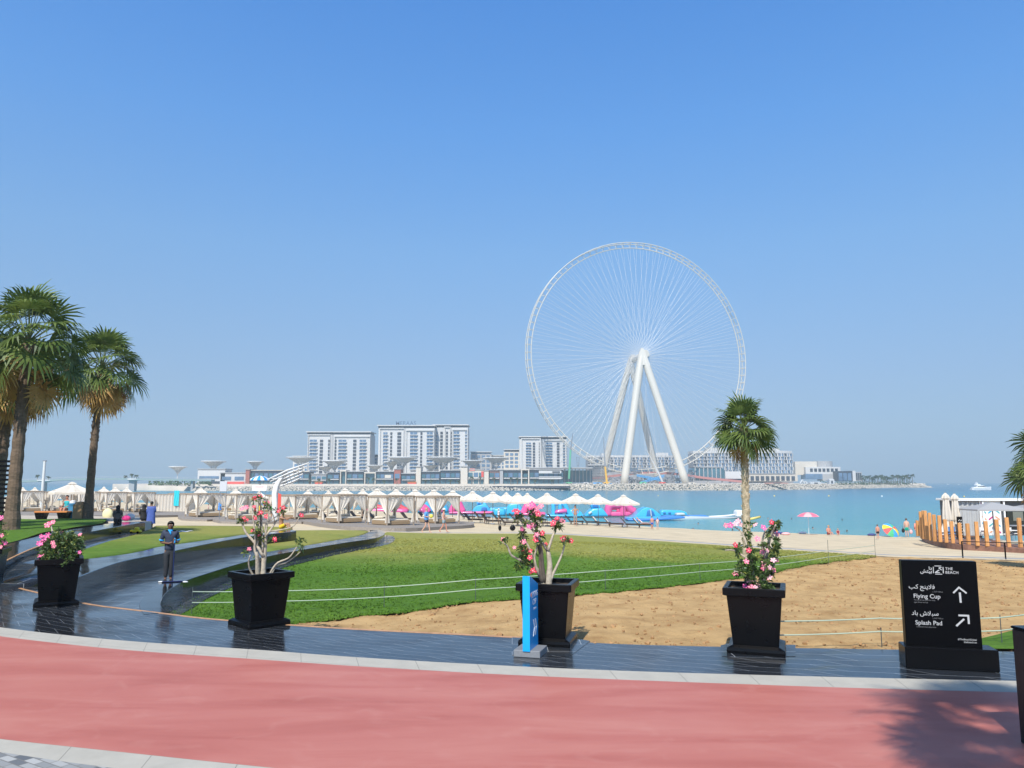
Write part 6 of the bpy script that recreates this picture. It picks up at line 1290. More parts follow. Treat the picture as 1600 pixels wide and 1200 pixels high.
infl('inflatable_ladder', 'pink inflatable A frame on a long pink base right of the walkers', 0, (850, 420), [('leg', M_ip, 't', [(655, 405), (690, 320), (735, 248)], .75, 0), ('leg', M_ip, 't', [(735, 248), (765, 252), (790, 310), (835, 400)], .75, 0), ('rung', M_ip, 't', [(690, 345), (740, 345), (795, 345)], .5, 0), ('base', M_ip, 'p', [(640, 415), (645, 385), (1300, 378), (1325, 400), (1300, 412)], 4, -3)], 640, 760, .1)
infl('inflatable_slide', 'blue inflatable peak behind the right cabana of the long deck', 0, (520, 400), [('body', M_ib, 'p', [(430, 395), (470, 300), (505, 228), (560, 270), (605, 330), (615, 395)], 5, 0), ('cushion', M_ip, 'p', [(450, 395), (455, 330), (545, 328), (555, 395)], 2, -3.2)], 640, 760, .1)
infl('inflatable_slide', 'blue inflatable slide with curved side and pink roll left of the walkers', 0, (220, 400), [('body', M_ib, 'p', [(45, 395), (60, 375), (230, 290), (290, 228), (335, 300), (375, 372), (375, 395)], 5, 0), ('pink_roll', M_ip, 't', [(175, 350), (225, 330), (280, 370), (300, 405)], 1.0, -3), ('opening', M_idk, 'p', [(235, 350), (250, 300), (300, 300), (345, 360)], .5, -2.45)], 640, 760, .1)
infl('inflatable_wall', 'low blue inflatable wall with vents between the two blue towers', 0, (1420, 425), [('body', M_ib, 'p', [(1240, 420), (1245, 335), (1500, 325), (1600, 300), (1605, 420)], 4, 1), ('vent_strip', M_idk, 't', [(1330, 350), (1400, 350), (1460, 350)], .22, -1.1)], 640, 760, .1)
infl('inflatable_arch', 'red inflatable arch seen through the nearest cabana', 0, (490, 400), [('frame', mat('inflatable_red', (.6, .08, .10), .4), 't', [(350, 395), (420, 360), (480, 372), (540, 372), (600, 350), (640, 372), (690, 395)], .7, 0), ('frame', M_ip, 't', [(380, 395), (520, 385), (690, 395)], .6, -1.5)], 500, 720, .2)
# ---- tall pole, winged shade, life guard parasol, panels
t_ = thing('lamp_pole', G(64, 800), 'tall plain white pole rising above the far left cabanas', 'pole'); hh = (800-722)*t_.location.y/1200; MB().tube([(0, 0, 0), (0, 0, hh)], [.22, .16], 10).build('shaft', mat('pole_white', (.6, .62, .6), .5), t_); MB().bbox((0, 0, hh+.05), (.5, .3, .12), .03).build('lamp_head', M_steel, t_)
YS = 78
def L3(cx, cy, d=0): return W(220+cx*.2, 720+cy*.2, YS+d)
O = L3(1050, 460); O.z = T(O.x, YS); t_ = thing('winged_shade', O, 'white palm shaped solar shade with louvred wings above the cabanas', 'shade structure'); M_sw = mat('shade_white', (.66, .66, .64), .5)
b = MB(); rings = []
for (xl, xr, y) in ((1032, 1072, 470), (1030, 1070, 330), (1028, 1068, 255), (1040, 1080, 200), (1058, 1095, 165), (1088, 1115, 132)):
    a = L3(xl, y)-O; c = L3(xr, y)-O; rings.append([a+Vector((0, -.3, 0)), c+Vector((0, -.3, 0)), c+Vector((0, .3, 0)), a+Vector((0, .3, 0))])
b.loft(rings); bev(b.build('stem', M_sw, t_), .08)
for k in range(5):
    b = MB(); y0_ = 150+k*9; b.tube([L3(985+k*22, y0_+k*5, k*.5)-O, L3(1140+k*16, 78+k*20, k*.5)-O, L3(1310-k*14, 18+k*28, k*.5)-O], [.06, .12, .06], 4); b.build('louvre', M_sw, t_)
b = MB()
for k in range(7): b.cyl(L3(1040+k*38, 140-k*16, -.1)-O, L3(1075+k*30, 175-k*12, 2.2)-O, .04, 4)
b.build('cross_ribs', M_sw, t_)
b = MB(); b.lathe([(.01, -.12), (.22, -.1), (.22, .1), (.01, .12)], 12); 
M_ub = mat('parasol_blue', (.02, .28, .75), .6)
p = L3(935, 470); p.z = T(p.x, YS); t_ = thing('guard_parasol', p, 'blue and white striped round parasol above a white board', 'parasol'); c = L3(930, 150)-p; b = MB(); r_ = 75*.2*YS/1200
for k in range(16):
    b.mi = k % 2; a0, a1 = 2*pi*k/16, 2*pi*(k+1)/16
    for (ra, za), (rb, zb) in zip([(0.01, .75), (.45, .62), (.8, .35)], [(.45, .62), (.8, .35), (1, -.05)]):
        b.add([(c.x+r_*ra*cos(a0), r_*ra*sin(a0), c.z+za*r_*.6), (c.x+r_*ra*cos(a1), r_*ra*sin(a1), c.z+za*r_*.6), (c.x+r_*rb*cos(a1), r_*rb*sin(a1), c.z+zb*r_*.6), (c.x+r_*rb*cos(a0), r_*rb*sin(a0), c.z+zb*r_*.6)], [(0, 1, 2, 3)])
b.build('canopy', [M_ub, M_white], t_); MB().cyl((0, 0, 0), (c.x, 0, c.z+r_*.4), .04).build('pole', M_steel, t_)
for (x0, x1, y0_, y1_, lb, mk) in ((394, 417, 758.5, 767, 'white notice board with a red line under the striped parasol', 1), (343, 355, 752, 768, 'upright pale notice board above the cabana left of the winged shade', 0)):
    a = W(x0, y1_, YS-1); c = W(x1, y0_, YS-1); z0 = T(a.x, YS-1); t_ = thing('notice_board', ((a.x+c.x)/2, YS-1, z0), lb, 'board'); MB().bbox((0, 0, (a.z+c.z)/2-z0), (c.x-a.x, .08, c.z-a.z), .02).build('panel', M_white if mk else mat('board_pale', (.5, .52, .55), .6), t_)
    for s in (-1, 1): MB().cyl((s*(c.x-a.x)*.4, .06, 0), (s*(c.x-a.x)*.4, .06, a.z-z0+.2), .03).build('post', M_steel, t_)
    if mk: MB().box((0, -.045, (a.z+c.z)/2-z0+.12), (.9, .01, .06)).build('red_line', M_redp, t_)
for i, (x, y, m_, lb) in enumerate(((433, 775, M_redp, 'red feather flag right of the winged shade stem'), )):
    p = W(x, 808, YS-2); p.z = T(p.x, p.y); t_ = thing('beach_flag', p, lb, 'flag'); z1 = W(x, 770, YS-2).z-p.z; MB().cyl((0, 0, 0), (0, 0, z1+.1), .02).build('pole', M_steel, t_); b = MB(); b.prism([(0, z1), (.32, z1-.15), (.34, z1-1.3), (0, z1-1.6)], .03); b.build('cloth', m_, t_)
# ---- orange bench, left plaza
p = G(82, 811.5, SA); t_ = thing('wooden_bench', p, 'long orange wooden bench on dark legs where a sunbather sits', 'bench', rz=.03); w = 50*p.y/1200; M_orw = mat('orange_wood', (.55, .20, .05), .5, var=.15, vscale=8, stretch=(1, 10, 1))
MB().bbox((0, 0, .42), (w, .55, .09), .02).build('seat', M_orw, t_)
for s in (-.62, .62): MB().loft([[Vector((s-.18, -.22, 0)), Vector((s+.18, -.22, 0)), Vector((s+.18, .22, 0)), Vector((s-.18, .22, 0))], [Vector((s-.28, -.24, .37)), Vector((s+.28, -.24, .37)), Vector((s+.28, .24, .37)), Vector((s-.28, .24, .37))]]).build('leg', M_black, t_)
for (x, y, w_, h_, m_, nm, lb) in ((112, 811, .34, 1.0, mat('bin_blue', (.04, .22, .40), .5), 'litter_bin', 'blue litter bin with white top beside the bench sunbather'), (124, 812, .55, .95, mat('bin_tan', (.38, .22, .10), .6), 'litter_bin', 'tan litter bin right beside the blue one')):
    p = G(x, y, SA); t_ = thing(nm, p, lb, 'litter bin', 'litter bins by the bench'); MB().bbox((0, 0, h_*.45), (w_, w_, h_*.9), .03).build('body', m_, t_); MB().lathe([(w_*.5, h_*.9), (w_*.45, h_*1.02), (w_*.1, h_*1.06)], 12).build('lid', M_white if w_ < .4 else m_, t_)
# ---- beach parasols and things on the sand
M_pku = mat('parasol_pink', (.78, .16, .24), .7); M_pkw = mat('parasol_rose', (.8, .42, .42), .7)
def small_parasol(px, py, ypk, wpx, mats, label, tilt=(0, 0), stripes=8, hfac=.32):
    p = G(px, py); H = (py-ypk)*p.y/1200; r_ = wpx*p.y/2400; t_ = thing('sun_umbrella', p, label, 'parasol'); MB().cyl((0, 0, -.05), (0, 0, H*.95 if not tilt[0] else H*.6), .02).build('pole', M_white, t_)
    b = MB(); m = Matrix.Rotation(tilt[0], 4, 'X') @ Matrix.Rotation(tilt[1], 4, 'Y'); C = Matrix.Translation((0, 0, H if not tilt[0] else H*.52)) @ m @ Matrix.Translation((0, 0, 0 if not tilt[0] else r_*hfac))
    b.M = C
    for k in range(stripes*3):
        b.mi = (k//3) % len(mats); a0, a1 = 2*pi*k/(stripes*3), 2*pi*(k+1)/(stripes*3)
        pf = [(.01, 0), (.4, -.12), (.75, -.5), (1, -1)]
        for (ra, za), (rb, zb) in zip(pf, pf[1:]):
            zz1, zz2 = za*r_*hfac, zb*r_*hfac
            b.add([(r_*ra*cos(a0), r_*ra*sin(a0), zz1), (r_*ra*cos(a1), r_*ra*sin(a1), zz1), (r_*rb*cos(a1), r_*rb*sin(a1), zz2), (r_*rb*cos(a0), r_*rb*sin(a0), zz2)], [(0, 1, 2, 3)])
    b.build('canopy', mats, t_); return t_
small_parasol(1264, 834.5, 801.5, 33, [M_pku, M_pkw], 'pink striped parasol standing at the water edge', hfac=.38)
small_parasol(1392, 838, 820.5, 26, [mat('umb_red', (.7, .08, .08), .6), mat('umb_green', (.08, .45, .2), .6), mat('umb_blue', (.06, .35, .75), .6), mat('umb_yellow', (.8, .6, .05), .6)], 'rainbow coloured umbrella tilted on the sand at the water edge', (radians(50), radians(12)), 8, .45)
M_yel2 = mat('float_yellow', (.8, .62, .18), .5)
p = at_sea(1175, 813.5); t_ = thing('floating_tube', p, 'long yellow floating tube just behind the single palm trunk', 'float', rz=.3); MB().tube([(-1.6, 0, .1), (0, 0, .3), (1.6, 0, .6)], [.2, .22, .2], 8).build('tube', M_yel2, t_, True); MB().tube([(1.6, 0, .6), (1.75, 0, .64)], [.22, .1], 8).build('end_cap', M_orw, t_)
for i, (x, y, m_, lb) in enumerate(((781, 829, M_black, 'dark rucksack lying on the sand at the lawn edge, left of the flowers'), (801, 829, M_black, 'round dark beach bag on the sand just behind the flowers'))):
    p = G(x, y); t_ = thing('beach_bag', p, lb, 'bag', rz=.3*i); b = MB(); b.ball((0, 0, .22), (.26 if i else .14, .2, .24), 10, 7); b.build('body', m_, t_, True); MB().tube([(-.12, 0, .38), (-.08, 0, .52), (.08, 0, .52), (.12, 0, .38)], .015, 5).build('strap', m_, t_)
for i, (x, y, m_, lb) in enumerate(((1217, 834, mat('towel_navy', (.05, .06, .2), .9), 'navy towel on the sand left of the pink parasol'), (1228, 835, M_pkw, 'pink towel on the sand left of the pink parasol'), (1254, 833.5, M_white, 'white bag lying beside the pink parasol pole'), (1362, 836.5, mat('towel_navy', (.05, .06, .2), .9), 'dark bundle on the sand left of the rainbow umbrella'))):
    p = G(x, y); b = MB(); b.ball((0, 0, .06), (.45, .3, .14), 8, 5); o = b.build('beach_towel', m_, loc=p, sm=True); tag(o, lb, 'towel')
# ---- kiosk terrace at the right
def K(cx, cy): return (1380+cx*.1375, 740+cy*.1375)
kt = G(*K(900, 850)); t_ = thing('kiosk_terrace', (kt.x, kt.y, kt.z), 'curved brown timber terrace fenced with upright orange posts', 'terrace'); O = t_.location
rim_ = [G(*K(x, y)) for x, y in ((432, 748), (470, 772), (560, 800), (700, 832), (900, 852), (1200, 868), (1600, 892), (1900, 915))]; rim_ = smooth(rim_, 4)
zdk = kt.z+.26; far_ = [Vector((max(p.x, 30.6)+.6+i*.12, 60.3, 0)) for i, p in enumerate(rim_)]
b = MB(); P = rim_+far_[::-1]; n = len(P); b.add([Vector((p.x, p.y, zdk)) for p in P]+[Vector((p.x, p.y, zdk-.9)) for p in P], [tuple(range(n)), tuple(range(2*n-1, n-1, -1))]+[(i, i+n, (i+1) % n+n, (i+1) % n) for i in range(n)]); part(t_, 'deck', b, mat('terrace_boards', (.24, .12, .08), .7, var=.2, vscale=5))
M_op = mat('orange_timber', (.56, .27, .09), .6, var=.25, vscale=3, stretch=(4, 4, .6)); ipts = rim_
PST = [(450, 440, 738), (478, 430, 745), (508, 432, 750), (550, 455, 762), (602, 475, 772), (660, 485, 780), (730, 528, 786), (805, 550, 794), (893, 568, 803), (983, 575, 808), (1085, 555, 822), (1195, 550, 827), (1320, 530, 832), (1443, 510, 838), (1575, 515, 842), (1700, 520, 850)]
for (cx, ct, cb) in PST:
    x, y = K(cx, cb); pr_ = G(x, y, lambda a, c: zdk); ht = (cb-ct)*.1375*pr_.y/1200; b = MB(); b.bbox((0, 0, ht/2), (.21, .16, ht), .015); o = b.build('post', M_op, t_); o.location = pr_+Vector((0, .1, 0))-O; o.rotation_euler = (0, R(-.02, .02), R(-.3, .3))
for k, (cx, ct, cb) in enumerate(((462, 520, 735), (500, 540, 740), (545, 560, 745), (600, 580, 750))):
    x, y = K(cx+18, cb-10); pr_ = G(x, y, lambda a, c: zdk); ht = 1.15; b = MB(); b.bbox((0, 0, ht/2), (.2, .16, ht), .015); o = b.build('post', M_op, t_); o.location = pr_+Vector((.1, 1.2, 0))-O
# container kiosk
kx0 = W(K(838, 0)[0], 780, 58.0); kz = W(1500, 781, 58.0).z; t_ = thing('container_kiosk', (kx0.x, 58.0, zdk), 'grey corrugated container kiosk with white roof edge and striped mural', 'kiosk'); Hk = kz-zdk
M_cg = mat('container_grey', (.42, .43, .43), .5, var=.08, vscale=1); w1 = W(K(1085, 0)[0], 780, 58.0).x-kx0.x; w2 = W(K(1325, 0)[0], 780, 58.0).x-kx0.x; w3 = w2+6
b = MB(); pr = []; n = 27
prof = []; x = 0; k = 0
while x < w1-.1: prof += [(x, 0), (x+.10, 0), (x+.17, .09), (x+.29, .09)]; x += .36
b.loft([[Vector((x, y, z)) for x, y in prof] for z in (0.05, Hk-.12)], False, False); b.build('corrugated_wall', M_cg, t_)
MB().box((w3/2, 1.25, Hk/2), (w3-.05, 2.3, Hk-.1)).build('shell', mat('container_dark', (.10, .105, .11), .6), t_); MB().bbox((w3/2, 1.2, Hk), (w3+.3, 2.9, .16), .02).build('roof', M_white, t_)
b = MB(); b.box(((w1+w2)/2, .02, Hk/2), (w2-w1, .08, Hk-.15)); mp_ = b.build('mural_panel', M_white, t_)
rm = random.Random(3); cols = [mat('mural_magenta', (.5, .04, .22), .6), mat('mural_blue', (.05, .4, .6), .6), mat('mural_orange', (.75, .35, .2), .6), mat('mural_teal', (.1, .4, .42), .6)]
ww = w2-w1
for i in range(5):
    for j in range(3):
        cx = w1+ww*(.18+.32*j); cz = Hk*(.14+.18*i); sl = 1 if j % 2 else -1; b = MB(); q = .17; b.prism([(cx-q, cz+sl*(-.12)-.06), (cx+q, cz+sl*.12-.06), (cx+q, cz+sl*.12+.06), (cx-q, cz-sl*.12+.06)], .01, c=(0, -.03, 0)); b.build('mural_stripe', cols[(i+j*2) % 4], mp_)
b = MB(); b.box((w2+2.6, -.02, Hk*.52), (4.4, .1, Hk*.5)); b.build('serving_hatch', mat('hatch_dark', (.02, .025, .02), .3), t_); MB().box((w2+2.6, -.25, Hk*.30), (4.6, .5, .08)).build('counter', M_steel, t_)
for k in range(3): MB().box((w2+1.2+k*1.35, -.08, Hk*.55), (.75, .03, Hk*.25)).build('menu_board', mat('board_green_grey', (.16, .17, .14), .6), t_)
for k in range(2): MB().box((w1+.2+k*(w2-w1), -.1, Hk/2), (.1, .1, Hk)).build('corner_post', M_white, t_)
for i, (cx, yt, lb) in enumerate(((720, 215, 'left of the two folded white parasols behind the terrace posts'), (782, 225, 'right of the two folded white parasols behind the terrace posts'))):
    x, y = K(cx, 700); pz = W(x, 800, 55.3); H = W(x, K(0, yt)[1], 55.3).z-zdk; t_ = thing('folded_parasol', (pz.x+.25*i, 55.3, zdk), lb, 'parasol', 'folded white parasols on the terrace'); b = MB(); rg2 = []
    for (r_, z) in ((.02, H), (.20, H*.93), (.25, H*.88), (.17, H*.84), (.24, H*.6), (.27, H*.42), (.2, H*.38), (.36, H*.24), (.42, H*.17)):
        rg2.append([Vector((r_*(1+.18*(-1)**k)*cos(2*pi*k/16), r_*(1+.18*(-1)**k)*sin(2*pi*k/16), z)) for k in range(16)])
    b.loft(rg2); b.build('cover', M_can, t_); MB().cyl((0, 0, 0), (0, 0, H), .04).build('pole', M_pole, t_); MB().bbox((0, 0, .05), (.6, .6, .1), .02).build('foot', M_steel, t_)
def kparasol(cx, lb, px_, w_):
    x, y = K(cx, 0); p = W(x, 780, 54.2); t_ = thing('grey_parasol', (p.x, 54.2, zdk), lb, 'parasol', 'open grey parasols on the terrace'); zt = W(x, K(0, 325)[1], 54.2).z-zdk; ze = W(x, K(0, 402)[1], 54.2).z-zdk; r_ = w_*54.2/1200
    b = MB(); b.add([(0, 0, zt), (-r_, -r_*.7, ze), (r_, -r_*.7, ze), (r_, r_*.7, ze), (-r_, r_*.7, ze)], [(0, 1, 2), (0, 2, 3), (0, 3, 4), (0, 4, 1)]); b.add([(-r_, -r_*.7, ze), (r_, -r_*.7, ze), (r_, r_*.7, ze), (-r_, r_*.7, ze), (-r_, -r_*.7, ze-.1), (r_, -r_*.7, ze-.1), (r_, r_*.7, ze-.1), (-r_, r_*.7, ze-.1)], [(0, 1, 5, 4), (1, 2, 6, 5), (2, 3, 7, 6), (3, 0, 4, 7)])
    b.build('canopy', mat('parasol_grey', (.34, .34, .34), .8), t_); MB().cyl((0, 0, 0), (0, 0, zt), .04).build('pole', M_steel, t_); MB().bbox((0, 0, .05), (.7, .7, .1), .02).build('foot', M_steel, t_)
kparasol(1232, 'wide open grey parasol in front of the striped mural', 0, 40); kparasol(1780, 'open grey parasol cut off by the right edge beside the kiosk', 0, 42)
M_bw = mat('board_white_marks', (.7, .7, .68), .6)
x, y = K(850, 0); p = W(x, 780, 54.6); t_ = thing('banner_board', (p.x, 54.6, zdk), 'black upright banner with white hand lettering behind the terrace posts', 'banner', rz=.1); MB().bbox((0, 0, .85), (.42, .05, 1.5), .01).build('board', M_black, t_)
b = MB()
for k in range(6): b.tube([(-.12, -.035, .35+k*.19), (-.02, -.035, .44+k*.19), (.08, -.035, .33+k*.19), (.13, -.035, .42+k*.19)], .018, 5)
b.build('lettering', M_bw, t_)
def chair(loc, rz, label, m): 
    t_ = thing('cafe_chair', loc, label, 'chair', 'chairs on the terrace', rz); MB().bbox((0, 0, .45), (.44, .44, .05), .01).build('seat', m, t_); MB().bbox((0, .2, .75), (.44, .05, .34), .02).build('backrest', m, t_)
    for x in (-.19, .19):
        for y in (-.19, .19): MB().cyl((x, y, 0), (x, y, .44), .015).build('leg', M_steel, t_)
for i, (cx, m_, lb) in enumerate(((640, M_white, 'white chair nearest the left end of the terrace'), (745, mat('chair_blue', (.05, .2, .5), .5), 'blue chair below the folded parasols'), (1120, M_white, 'white chair at the left edge of the mural'), (1190, M_white, 'white chair in front of the mural centre'), (1380, M_white, 'white chair in front of the serving hatch'), (1500, M_white, 'white high chair under the menu boards'))):
    x, y = K(cx, 0); p = W(x, 780, 53.6+(i % 2)*.8); chair((p.x, p.y, zdk), R(-1, 1)+pi, lb, m_)
for i, cx in enumerate((1150, 1440)):
    x, y = K(cx, 0); p = W(x, 780, 53.2); t_ = thing('cafe_table', (p.x, p.y, zdk), ('round table between the chairs by the mural', 'round table in front of the serving hatch')[i], 'table', 'terrace tables'); MB().lathe([(.35, .72), (.35, .75)], 16).build('table_top', M_white, t_); MB().cyl((0, 0, 0), (0, 0, .72), .03).build('leg', M_steel, t_); MB().lathe([(.22, 0), (.2, .03)], 12).build('foot', M_steel, t_)
# black rail fence along the kerb path at the right
t_ = thing('rail_fence', G(1504, 872), 'thin black rail fence with two posts in front of the terrace', 'fence'); O = t_.location; ps_ = [G(x, y) for x, y in ((1504.5, 871.5), (1571.5, 873.5), (1640, 875.5), (1710, 877.5))]
for p in ps_: MB().box(p-O+Vector((0, 0, .4)), (.05, .05, .82)).build('post', M_black, t_)
for hz, r_ in ((.80, .022), ): b = MB(); b.tube([p-O+Vector((0, 0, hz)) for p in ps_], r_, 6); b.build('rail', M_black, t_)

# thin line of foam and wet sand at the water edge
shl = []
for i in range(60):
    x = -45+i*2.2
    for yy in range(600, 1600):
        if T(x, yy*.1) < ZS+.12: break
    shl.append(Vector((x, yy*.1, ZS+.02)))
wet = [p+Vector((.15*sin(i), -3.0-.5*sin(i*1.3), 0)) for i, p in enumerate(shl)]
ribbon('wet_sand', wet, [p+Vector((0, 1.5, 0)) for p in shl], mat('wet_sand', (.36, .29, .20), .35, var=.1), 4, zf=T, dz=.012)
b = MB(); rg_ = random.Random(8)
for i in range(len(shl)-1):
    for k in range(7):
        p = shl[i].lerp(shl[i+1], rg_.random()); w_ = rg_.uniform(.1, .8); b.add([(p.x-w_, p.y+.2+rg_.uniform(-.3, .9), ZS+.03), (p.x+w_, p.y+.1+rg_.uniform(-.3, .9), ZS+.03), (p.x+w_*.5, p.y+.45+rg_.uniform(0, .9), ZS+.03)], [(0, 1, 2)])
b.build('sea_foam', M_white, kind='stuff')
# ================================================================== people
def skinmesh(name, V, E, Rd, m, parent, sub=1, root=0):
    me = bpy.data.meshes.new(name); me.from_pydata([tuple(v) for v in V], E, []); o = bpy.data.objects.new('tmp', me); SC.collection.objects.link(o)
    bm = bmesh.new(); bm.from_mesh(me); lay = bm.verts.layers.skin.verify(); bm.verts.ensure_lookup_table()
    for i, r in enumerate(Rd): bm.verts[i][lay].radius = (r, r) if not isinstance(r, tuple) else r; bm.verts[i][lay].use_root = (i == root)
    bm.to_mesh(me); bm.free(); o.modifiers.new('s', 'SKIN').use_smooth_shade = True
    if sub: sb = o.modifiers.new('u', 'SUBSURF'); sb.levels = sub; sb.render_levels = sub
    dg = bpy.context.evaluated_depsgraph_get(); m2 = bpy.data.meshes.new_from_object(o.evaluated_get(dg)); bpy.data.objects.remove(o); m2.name = name
    m2.materials.clear(); m2.materials.append(m); r_ = bpy.data.objects.new(name, m2); SC.collection.objects.link(r_); r_.parent = parent
    m2.polygons.foreach_set('use_smooth', [True]*len(m2.polygons)); return r_
SK = {'fair': mat('skin_fair', (.58, .34, .24), .6), 'tan': mat('skin_tan', (.40, .21, .13), .6), 'brown': mat('skin_brown', (.16, .075, .045), .55), 'red': mat('skin_reddish', (.55, .25, .17), .6)}
HR = {'black': mat('hair_black', (.01, .008, .007), .5), 'brown': mat('hair_brown', (.08, .04, .02), .6), 'blond': mat('hair_blond', (.45, .32, .15), .6)}
M_eye = mat('eye_white', (.6, .6, .58), .3)
def cloth(nm, c): return mat('cloth_'+nm, c, .85, var=.08, vscale=12)
STAND = dict(pel=(0, 0, .525), sp=(0, .005, .62), ch=(0, .0, .72), nb=(0, .008, .815), nk=(0, .0, .85), hd=(0, -.012, .905), ht=(0, -.006, .95),
 sL=(.10, .0, .80), eL=(.125, .012, .64), wL=(.13, -.02, .50), hL=(.13, -.03, .455), kL=(.052, -.012, .285), aL=(.055, .012, .045), tL=(.062, -.085, .014), pL=(.045, 0, .50),
 sR=(-.10, .0, .80), eR=(-.125, .012, .64), wR=(-.13, -.02, .50), hR=(-.13, -.03, .455), kR=(-.052, -.012, .285), aR=(-.055, .012, .045), tR=(-.062, -.085, .014), pR=(-.045, 0, .50))
SIT = dict(STAND, **{k: v for k, v in dict(pel=(0, 0, .06), sp=(0, .0, .155), ch=(0, -.01, .255), nb=(0, -.015, .35), nk=(0, -.025, .385), hd=(0, -.045, .44), ht=(0, -.045, .485), sL=(.10, -.01, .335), eL=(.13, -.02, .19), wL=(.09, -.13, .13), hL=(.07, -.17, .12), sR=(-.10, -.01, .335), eR=(-.13, -.02, .19), wR=(-.09, -.13, .13), hR=(-.07, -.17, .12), pL=(.05, -.02, .05), pR=(-.05, -.02, .05), kL=(.06, -.25, .07), kR=(-.06, -.25, .07), aL=(.06, -.26, -.18), aR=(-.06, -.26, -.18), tL=(.06, -.35, -.215), tR=(-.06, -.35, -.215)).items()})
EDG = [('pel', 'sp'), ('sp', 'ch'), ('ch', 'nb'), ('nb', 'nk'), ('nk', 'hd'), ('hd', 'ht'), ('ch', 'sL'), ('sL', 'eL'), ('eL', 'wL'), ('wL', 'hL'), ('ch', 'sR'), ('sR', 'eR'), ('eR', 'wR'), ('wR', 'hR'), ('pel', 'pL'), ('pL', 'kL'), ('kL', 'aL'), ('aL', 'tL'), ('pel', 'pR'), ('pR', 'kR'), ('kR', 'aR'), ('aR', 'tR')]
RAD = dict(pel=.072, sp=.066, ch=.076, nb=.040, nk=.030, hd=.050, ht=.046, sL=.036, eL=.024, wL=.016, hL=.017, pL=.052, kL=.034, aL=.021, tL=.018)
for k_ in list(RAD):
    if k_.endswith('L'): RAD[k_[:-1]+'R'] = RAD[k_]
def person(loc, H, label, pose=None, base=STAND, rz=0, skin='tan', hair='black', top=None, legs=None, dress=None, longhair=False, hat=None, fat=1.0, group=None, detail=False, skip=(), hood=False, scarf=None):
    J = dict(base); J.update(pose or {}); J = {k: Vector(v)*H for k, v in J.items()}
    t_ = thing('person', loc, label, 'person', group, rz)
    ks = [k for k in J if k not in skip]; ix = {k: i for i, k in enumerate(ks)}; E = [(ix[a], ix[b]) for a, b in EDG if a in ix and b in ix]
    skinmesh('body', [J[k] for k in ks], E, [RAD[k]*H*(fat if k in ('pel', 'sp', 'ch') else 1)*({'pel': .58, 'sp': .78, 'pL': .8, 'pR': .8}.get(k, 1) if legs and top else 1) for k in ks], SK[skin], t_, 1 if not detail else 2, ks.index('pel'))
    body = t_.children[0]
    hd = J['hd'].lerp(J['ht'], .45); up_ = (J['ht']-J['nk']).normalized()
    # fingers and thumb grown onto each hand, ears and nose onto the head: joined into the body mesh
    b = MB(); fm = Vector((0, -1, 0))
    for s in 'LR':
        if 'h'+s not in ix: continue
        h = J['h'+s]; w = J['w'+s]; d = (h-w).normalized(); sd_ = d.cross(Vector((0, 1, 0)));
        if sd_.length < .2: sd_ = d.cross(Vector((0, 0, 1)))
        sd_.normalize(); pn = sd_.cross(d); sg = 1 if s == 'L' else -1
        for i, ln in enumerate((.040, .045, .042, .033)):
            o_ = h+d*.012*H+sd_*(i-1.5)*.0085*H; q = o_+d*ln*.55*H+pn*.004*H; e = q+(d*.8+pn*.6*sg).normalized()*ln*.45*H; b.tube([o_-d*.01*H, q, e], [.0052*H, .0048*H, .0038*H], 5)
        o_ = h-d*.005*H-sd_*.014*H; b.tube([o_, o_-sd_*.014*H+d*.012*H, o_-sd_*.018*H+d*.028*H], [.006*H, .0055*H, .0045*H], 5)
    b.ball(hd+Vector((0, -.052, -.012))*H, (.008*H, .012*H, .014*H), 6, 5)
    for s in (-1, 1): b.ball(hd+Vector((s*.047, .0, -.004))*H, (.006*H, .012*H, .017*H), 6, 5)
    fx = b.mesh('tmp', SK[skin], True); bm = bmesh.new(); bm.from_mesh(body.data); bm.from_mesh(fx); bm.to_mesh(body.data); bm.free()
    if detail:
        b = MB()
        for s in (-1, 1): b.ball(hd+Vector((s*.018, -.0455, .004))*H, .0065*H, 8, 6)
        b.build('eyes', M_eye, t_); b = MB()
        for s in (-1, 1): b.ball(hd+Vector((s*.018, -.0505, .004))*H, .0035*H, 6, 5); b.box(hd+Vector((s*.018, -.048, .016))*H, (.018*H, .006*H, .003*H))
        b.build('irises_and_brows', HR['black'], t_); MB().ball(hd+Vector((0, -.047, -.030))*H, (.014*H, .006*H, .0035*H), 8, 5).build('mouth', mat('lips', (.25, .09, .07), .5), t_)
    if hair:
        b = MB(); c = hd+Vector((0, .008, .012))*H; rr = .060*H; rg_l = []
        for i in range(9):
            a = i/8*pi*.62; z = cos(a)*rr*.98
            rg_l.append([c+Vector((rr*sin(a)*cos(q)*.92, rr*sin(a)*sin(q)*1.02+(0.0), z if q > pi or True else z)) if not (pi*1.12 < q < pi*1.88 and i > 4) else c+Vector((rr*.93*cos(q)*sin(pi*.34), rr*.98*sin(q)*sin(pi*.34), cos(pi*.34)*rr)) for q in (2*pi*k/20 for k in range(20))])
        rg_l[0] = [c+Vector((.001*cos(2*pi*k/20), .001*sin(2*pi*k/20), rr*.98)) for k in range(20)]
        b.loft(rg_l, True, False)
        if longhair: b.tube([c+Vector((0, .035, .0))*H, c+Vector((0, .05, -.05))*H, c+Vector((0, .045, -.12))*H], [.045*H, .04*H, .02*H], 10)
        b.build('hair', HR[hair], t_, True)
    if hat: b = MB(); b.lathe([(.10*H, 0), (.098*H, .006*H), (.062*H, .012*H), (.058*H, .045*H), (.03*H, .062*H), (.002, .064*H)], 14, hd+Vector((0, 0, .018*H))); b.build('hat', hat, t_, True)
